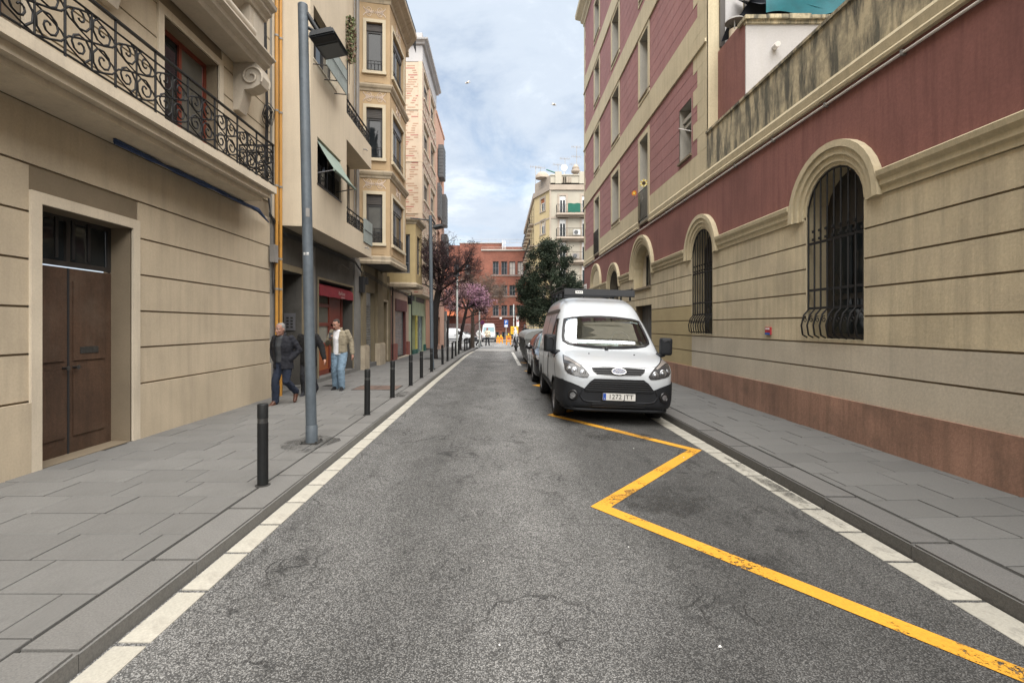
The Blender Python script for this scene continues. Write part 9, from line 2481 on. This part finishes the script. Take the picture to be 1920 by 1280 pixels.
def walkers():
    z = zpl(10)
    # 1: older man, hands in jacket pockets
    J = dict(pelvis=(0,0,.91), chest=(.0,-.03,1.22), neck=(-.005,-.06,1.45), head=(-.012,-.095,1.575),
             rshoulder=(-.185,-.02,1.385), relbow=(-.30,.09,1.13), rwrist=(-.175,-.05,.93), lshoulder=(.185,-.02,1.385), lelbow=(.30,.09,1.13), lwrist=(.175,-.05,.93),
             rhip=(-.085,0,.87), rknee=(-.10,-.13,.49), rankle=(-.115,-.10,.085), rtoe=(-.135,-.29,.03),
             lhip=(.085,0,.87), lknee=(.10,-.06,.49), lankle=(.125,.26,.24), ltoe=(.135,.16,.06),
             rhand=dict(d=(.75,.12,-.6), curl=.4), lhand=dict(d=(-.75,.12,-.6), curl=.4))
    t, X, T = person('older grey-haired man in dark jacket and jeans walking with hands in pockets', (-4.18, 9.55, z), R(-8), J,
           dict(trousers=M_DENIM_DK, jacket=M_NAVYJ, shirt=M_GREYSW, shoes=M_BROWNSHOE, hem=.745, open=(-.02,.058), collar=True, bulk=1.25, sleeve=1.14, leg=1.05, hairline=.085, hair_thick=1.03), .918, .0085, hair=M_HAIR_GREY, skin=M_SKIN_OLD, headrot=Matrix.Rotation(R(-14), 4, 'Z') @ Matrix.Rotation(R(7), 4, 'X'), hk=1.06)
    # 2: person in black hidden by the lamp post
    J2 = dict(pelvis=(0,0,.92), chest=(0,-.01,1.24), neck=(0,-.02,1.46), head=(0,-.05,1.58),
             rshoulder=(-.19,0,1.39), relbow=(-.30,.02,1.12), rwrist=(-.345,-.08,.90), lshoulder=(.19,0,1.39), lelbow=(.31,.03,1.12), lwrist=(.385,-.03,.88),
             rhip=(-.085,0,.88), rknee=(-.09,-.10,.49), rankle=(-.09,-.03,.08), rtoe=(-.10,-.21,.03), lhip=(.085,0,.88), lknee=(.09,.0,.48), lankle=(.09,.22,.14), ltoe=(.09,.06,.04))
    person('person in loose black top walking behind the near lamp post', (-4.16, 10.75, z), R(0), J2, dict(trousers=M_BLACKTR, jacket=M_BLACKC, shoes=M_BLACKTR, hem=.70, bulk=1.15, sleeve=1.2, name='black_top', leg=1.0), .915, .010)
    # 3: young man reading his phone
    J3 = dict(pelvis=(0,0,.93), chest=(.0,-.01,1.25), neck=(-.01,-.03,1.475), head=(-.035,-.105,1.60),
             rshoulder=(-.19,0,1.405), relbow=(-.275,-.06,1.14), rwrist=(-.125,-.27,1.225), lshoulder=(.195,0,1.405), lelbow=(.275,.06,1.13), lwrist=(.325,.0,.885),
             rhip=(-.09,0,.89), rknee=(-.095,-.06,.48), rankle=(-.10,.03,.085), rtoe=(-.13,-.16,.03), lhip=(.09,0,.89), lknee=(.10,-.15,.50), lankle=(.105,-.10,.085), ltoe=(.14,-.29,.03),
             rhand=dict(d=(.35,-.35,.85), n=(.7,-.2,-.4), curl=.75), lhand=dict(d=(.12,-.05,-1), n=(-1,.1,0), curl=.35))
    t, X, T = person('young man in khaki jacket and light jeans looking down at his phone', (-3.80, 11.72, z), R(-4), J3,
           dict(trousers=M_DENIM_LT, jacket=M_KHAKI, shirt=M_WHITET, shoes=M_BLACKC, sole=M_WHITET, hem=.90, shirt_hem=.86, open=(-.03,.058), collar=True, bulk=1.17, sleeve=1.13, leg=1.22, hairline=.075), .966, .0085, hair=mat('cropped_hair', (.032,.023,.019), .85, .2, 12, .2, 60), headrot=Matrix.Rotation(R(-16), 4, 'Z') @ Matrix.Rotation(R(24), 4, 'X'))
    # his phone
    c = Vector((-.085,-.335,1.335)); ph = thing('phone', 'black phone held up by the man in the khaki jacket', 'phone', X @ c)
    rot = Matrix.Rotation(R(12), 3, 'Z') @ Matrix.Rotation(R(-32), 3, 'X')
    mb = MB(); mb.cbox(c, (.075,.010,.15), rot); mb.v = [tuple(X @ Vector(v)) for v in mb.v]; mb.build('case', M_BLACKGLOSS, ph)
    mb = MB(); mb.cbox(c+rot @ Vector((0,.0058,0)), (.066,.002,.138), rot); mb.v = [tuple(X @ Vector(v)) for v in mb.v]; mb.build('screen', M_GLASS, ph)
    mb = MB()
    for (dx, dz) in ((-.02,.055),(-.02,.035),(-.004,.055)): mb.lathe(tuple(X @ (c+rot @ Vector((dx,-.006,dz)))), [(.006,-.002),(.006,.0)], 8, axis='y')
    mb.build('camera_lens', M_CHROME, ph)
    # far walkers
    stand = dict(pelvis=(0,0,.92), chest=(0,-.01,1.24), neck=(0,-.02,1.46), head=(0,-.05,1.585), rshoulder=(-.19,0,1.39), relbow=(-.27,.02,1.14), rwrist=(-.12,-.22,1.03), lshoulder=(.19,0,1.39), lelbow=(.27,.02,1.14), lwrist=(.12,-.22,1.03),
             rhip=(-.10,0,.88), rknee=(-.12,-.03,.48), rankle=(-.14,.0,.08), rtoe=(-.17,-.18,.03), lhip=(.10,0,.88), lknee=(.13,.0,.48), lankle=(.17,.05,.08), ltoe=(.20,-.13,.03))
    walk = dict(pelvis=(0,0,.91), chest=(0,-.03,1.23), neck=(0,-.05,1.45), head=(0,-.09,1.575), rshoulder=(-.18,0,1.38), relbow=(-.23,.14,1.14), rwrist=(-.21,.02,.93), lshoulder=(.18,0,1.38), lelbow=(.23,-.10,1.13), lwrist=(.2,-.25,.97),
             rhip=(-.085,0,.87), rknee=(-.09,-.16,.50), rankle=(-.09,-.24,.10), rtoe=(-.09,-.44,.06), lhip=(.085,0,.87), lknee=(.09,.06,.47), lankle=(.09,.34,.17), ltoe=(.09,.20,.03))
    y = 47.5; tt, X, T = person('person in red cap and cream coat standing on the crossing', (-1.14, y, zg(y)+.01), R(-20), stand, dict(trousers=M_BLACKTR, jacket=M_CREAMC, shoes=M_BLACKC, bulk=1.3, sleeve=1.2, hem=.82, leg=1.0), 1.0, .014, hair=None)
    mb = MB(); ring_loft(mb, [((0,.005,z_), rx,ry) for z_, rx, ry in ((-.005,.082,.1),(.03,.088,.108),(.08,.082,.1),(.12,.06,.07),(.14,.02,.03))]); mb.v = [tuple(T @ Vector(v)) for v in mb.v]; fuse(mb, .012, X, 'red_cap', M_REDCAP, tt, .002, 30)
    y = 46; person('person in white coat striding behind the thin signpost', (-1.88, y, zg(y)+.01), R(65), walk, dict(trousers=M_BLACKTR, jacket=M_WHITEC, shoes=M_BLACKC, bulk=1.25, sleeve=1.2, hem=.62, leg=1.0), 1.0, .014)
    y = 45; tt, X, T = person('person in white hooded top stepping out beside the waste containers', (1.52, y, zg(y)+.01), R(-75), walk, dict(trousers=M_BLACKTR, jacket=M_WHITEC, shoes=M_BLACKC, bulk=1.2, sleeve=1.2, hem=.78, leg=1.0), 1.02, .014, hair=None)
    mb = MB(); ring_loft(mb, [((0,.015,z_), rx,ry) for z_, rx, ry in ((-.16,.09,.09),(-.10,.088,.1),(-.03,.096,.112),(.04,.10,.115),(.09,.09,.1),(.13,.05,.06))]); mb.v = [tuple(T @ Vector(v)) for v in mb.v]
    Ti = T.inverted(); fuse(mb, .012, X, 'hood', M_WHITEC, tt, .003, 20, keep=lambda c: not ((Ti @ c).y < -.06 and abs((Ti @ c).x) < .06 and (Ti @ c).z < .07))
    y = 40; person('person in dark clothes half hidden behind the waste containers', (2.16, y, zg(y)+.08), R(10), stand, dict(trousers=M_BLACKTR, jacket=M_BLACKC, shoes=M_BLACKC, bulk=1.15, sleeve=1.1, hem=.8, leg=1.0), 1.06, .014)
walkers()
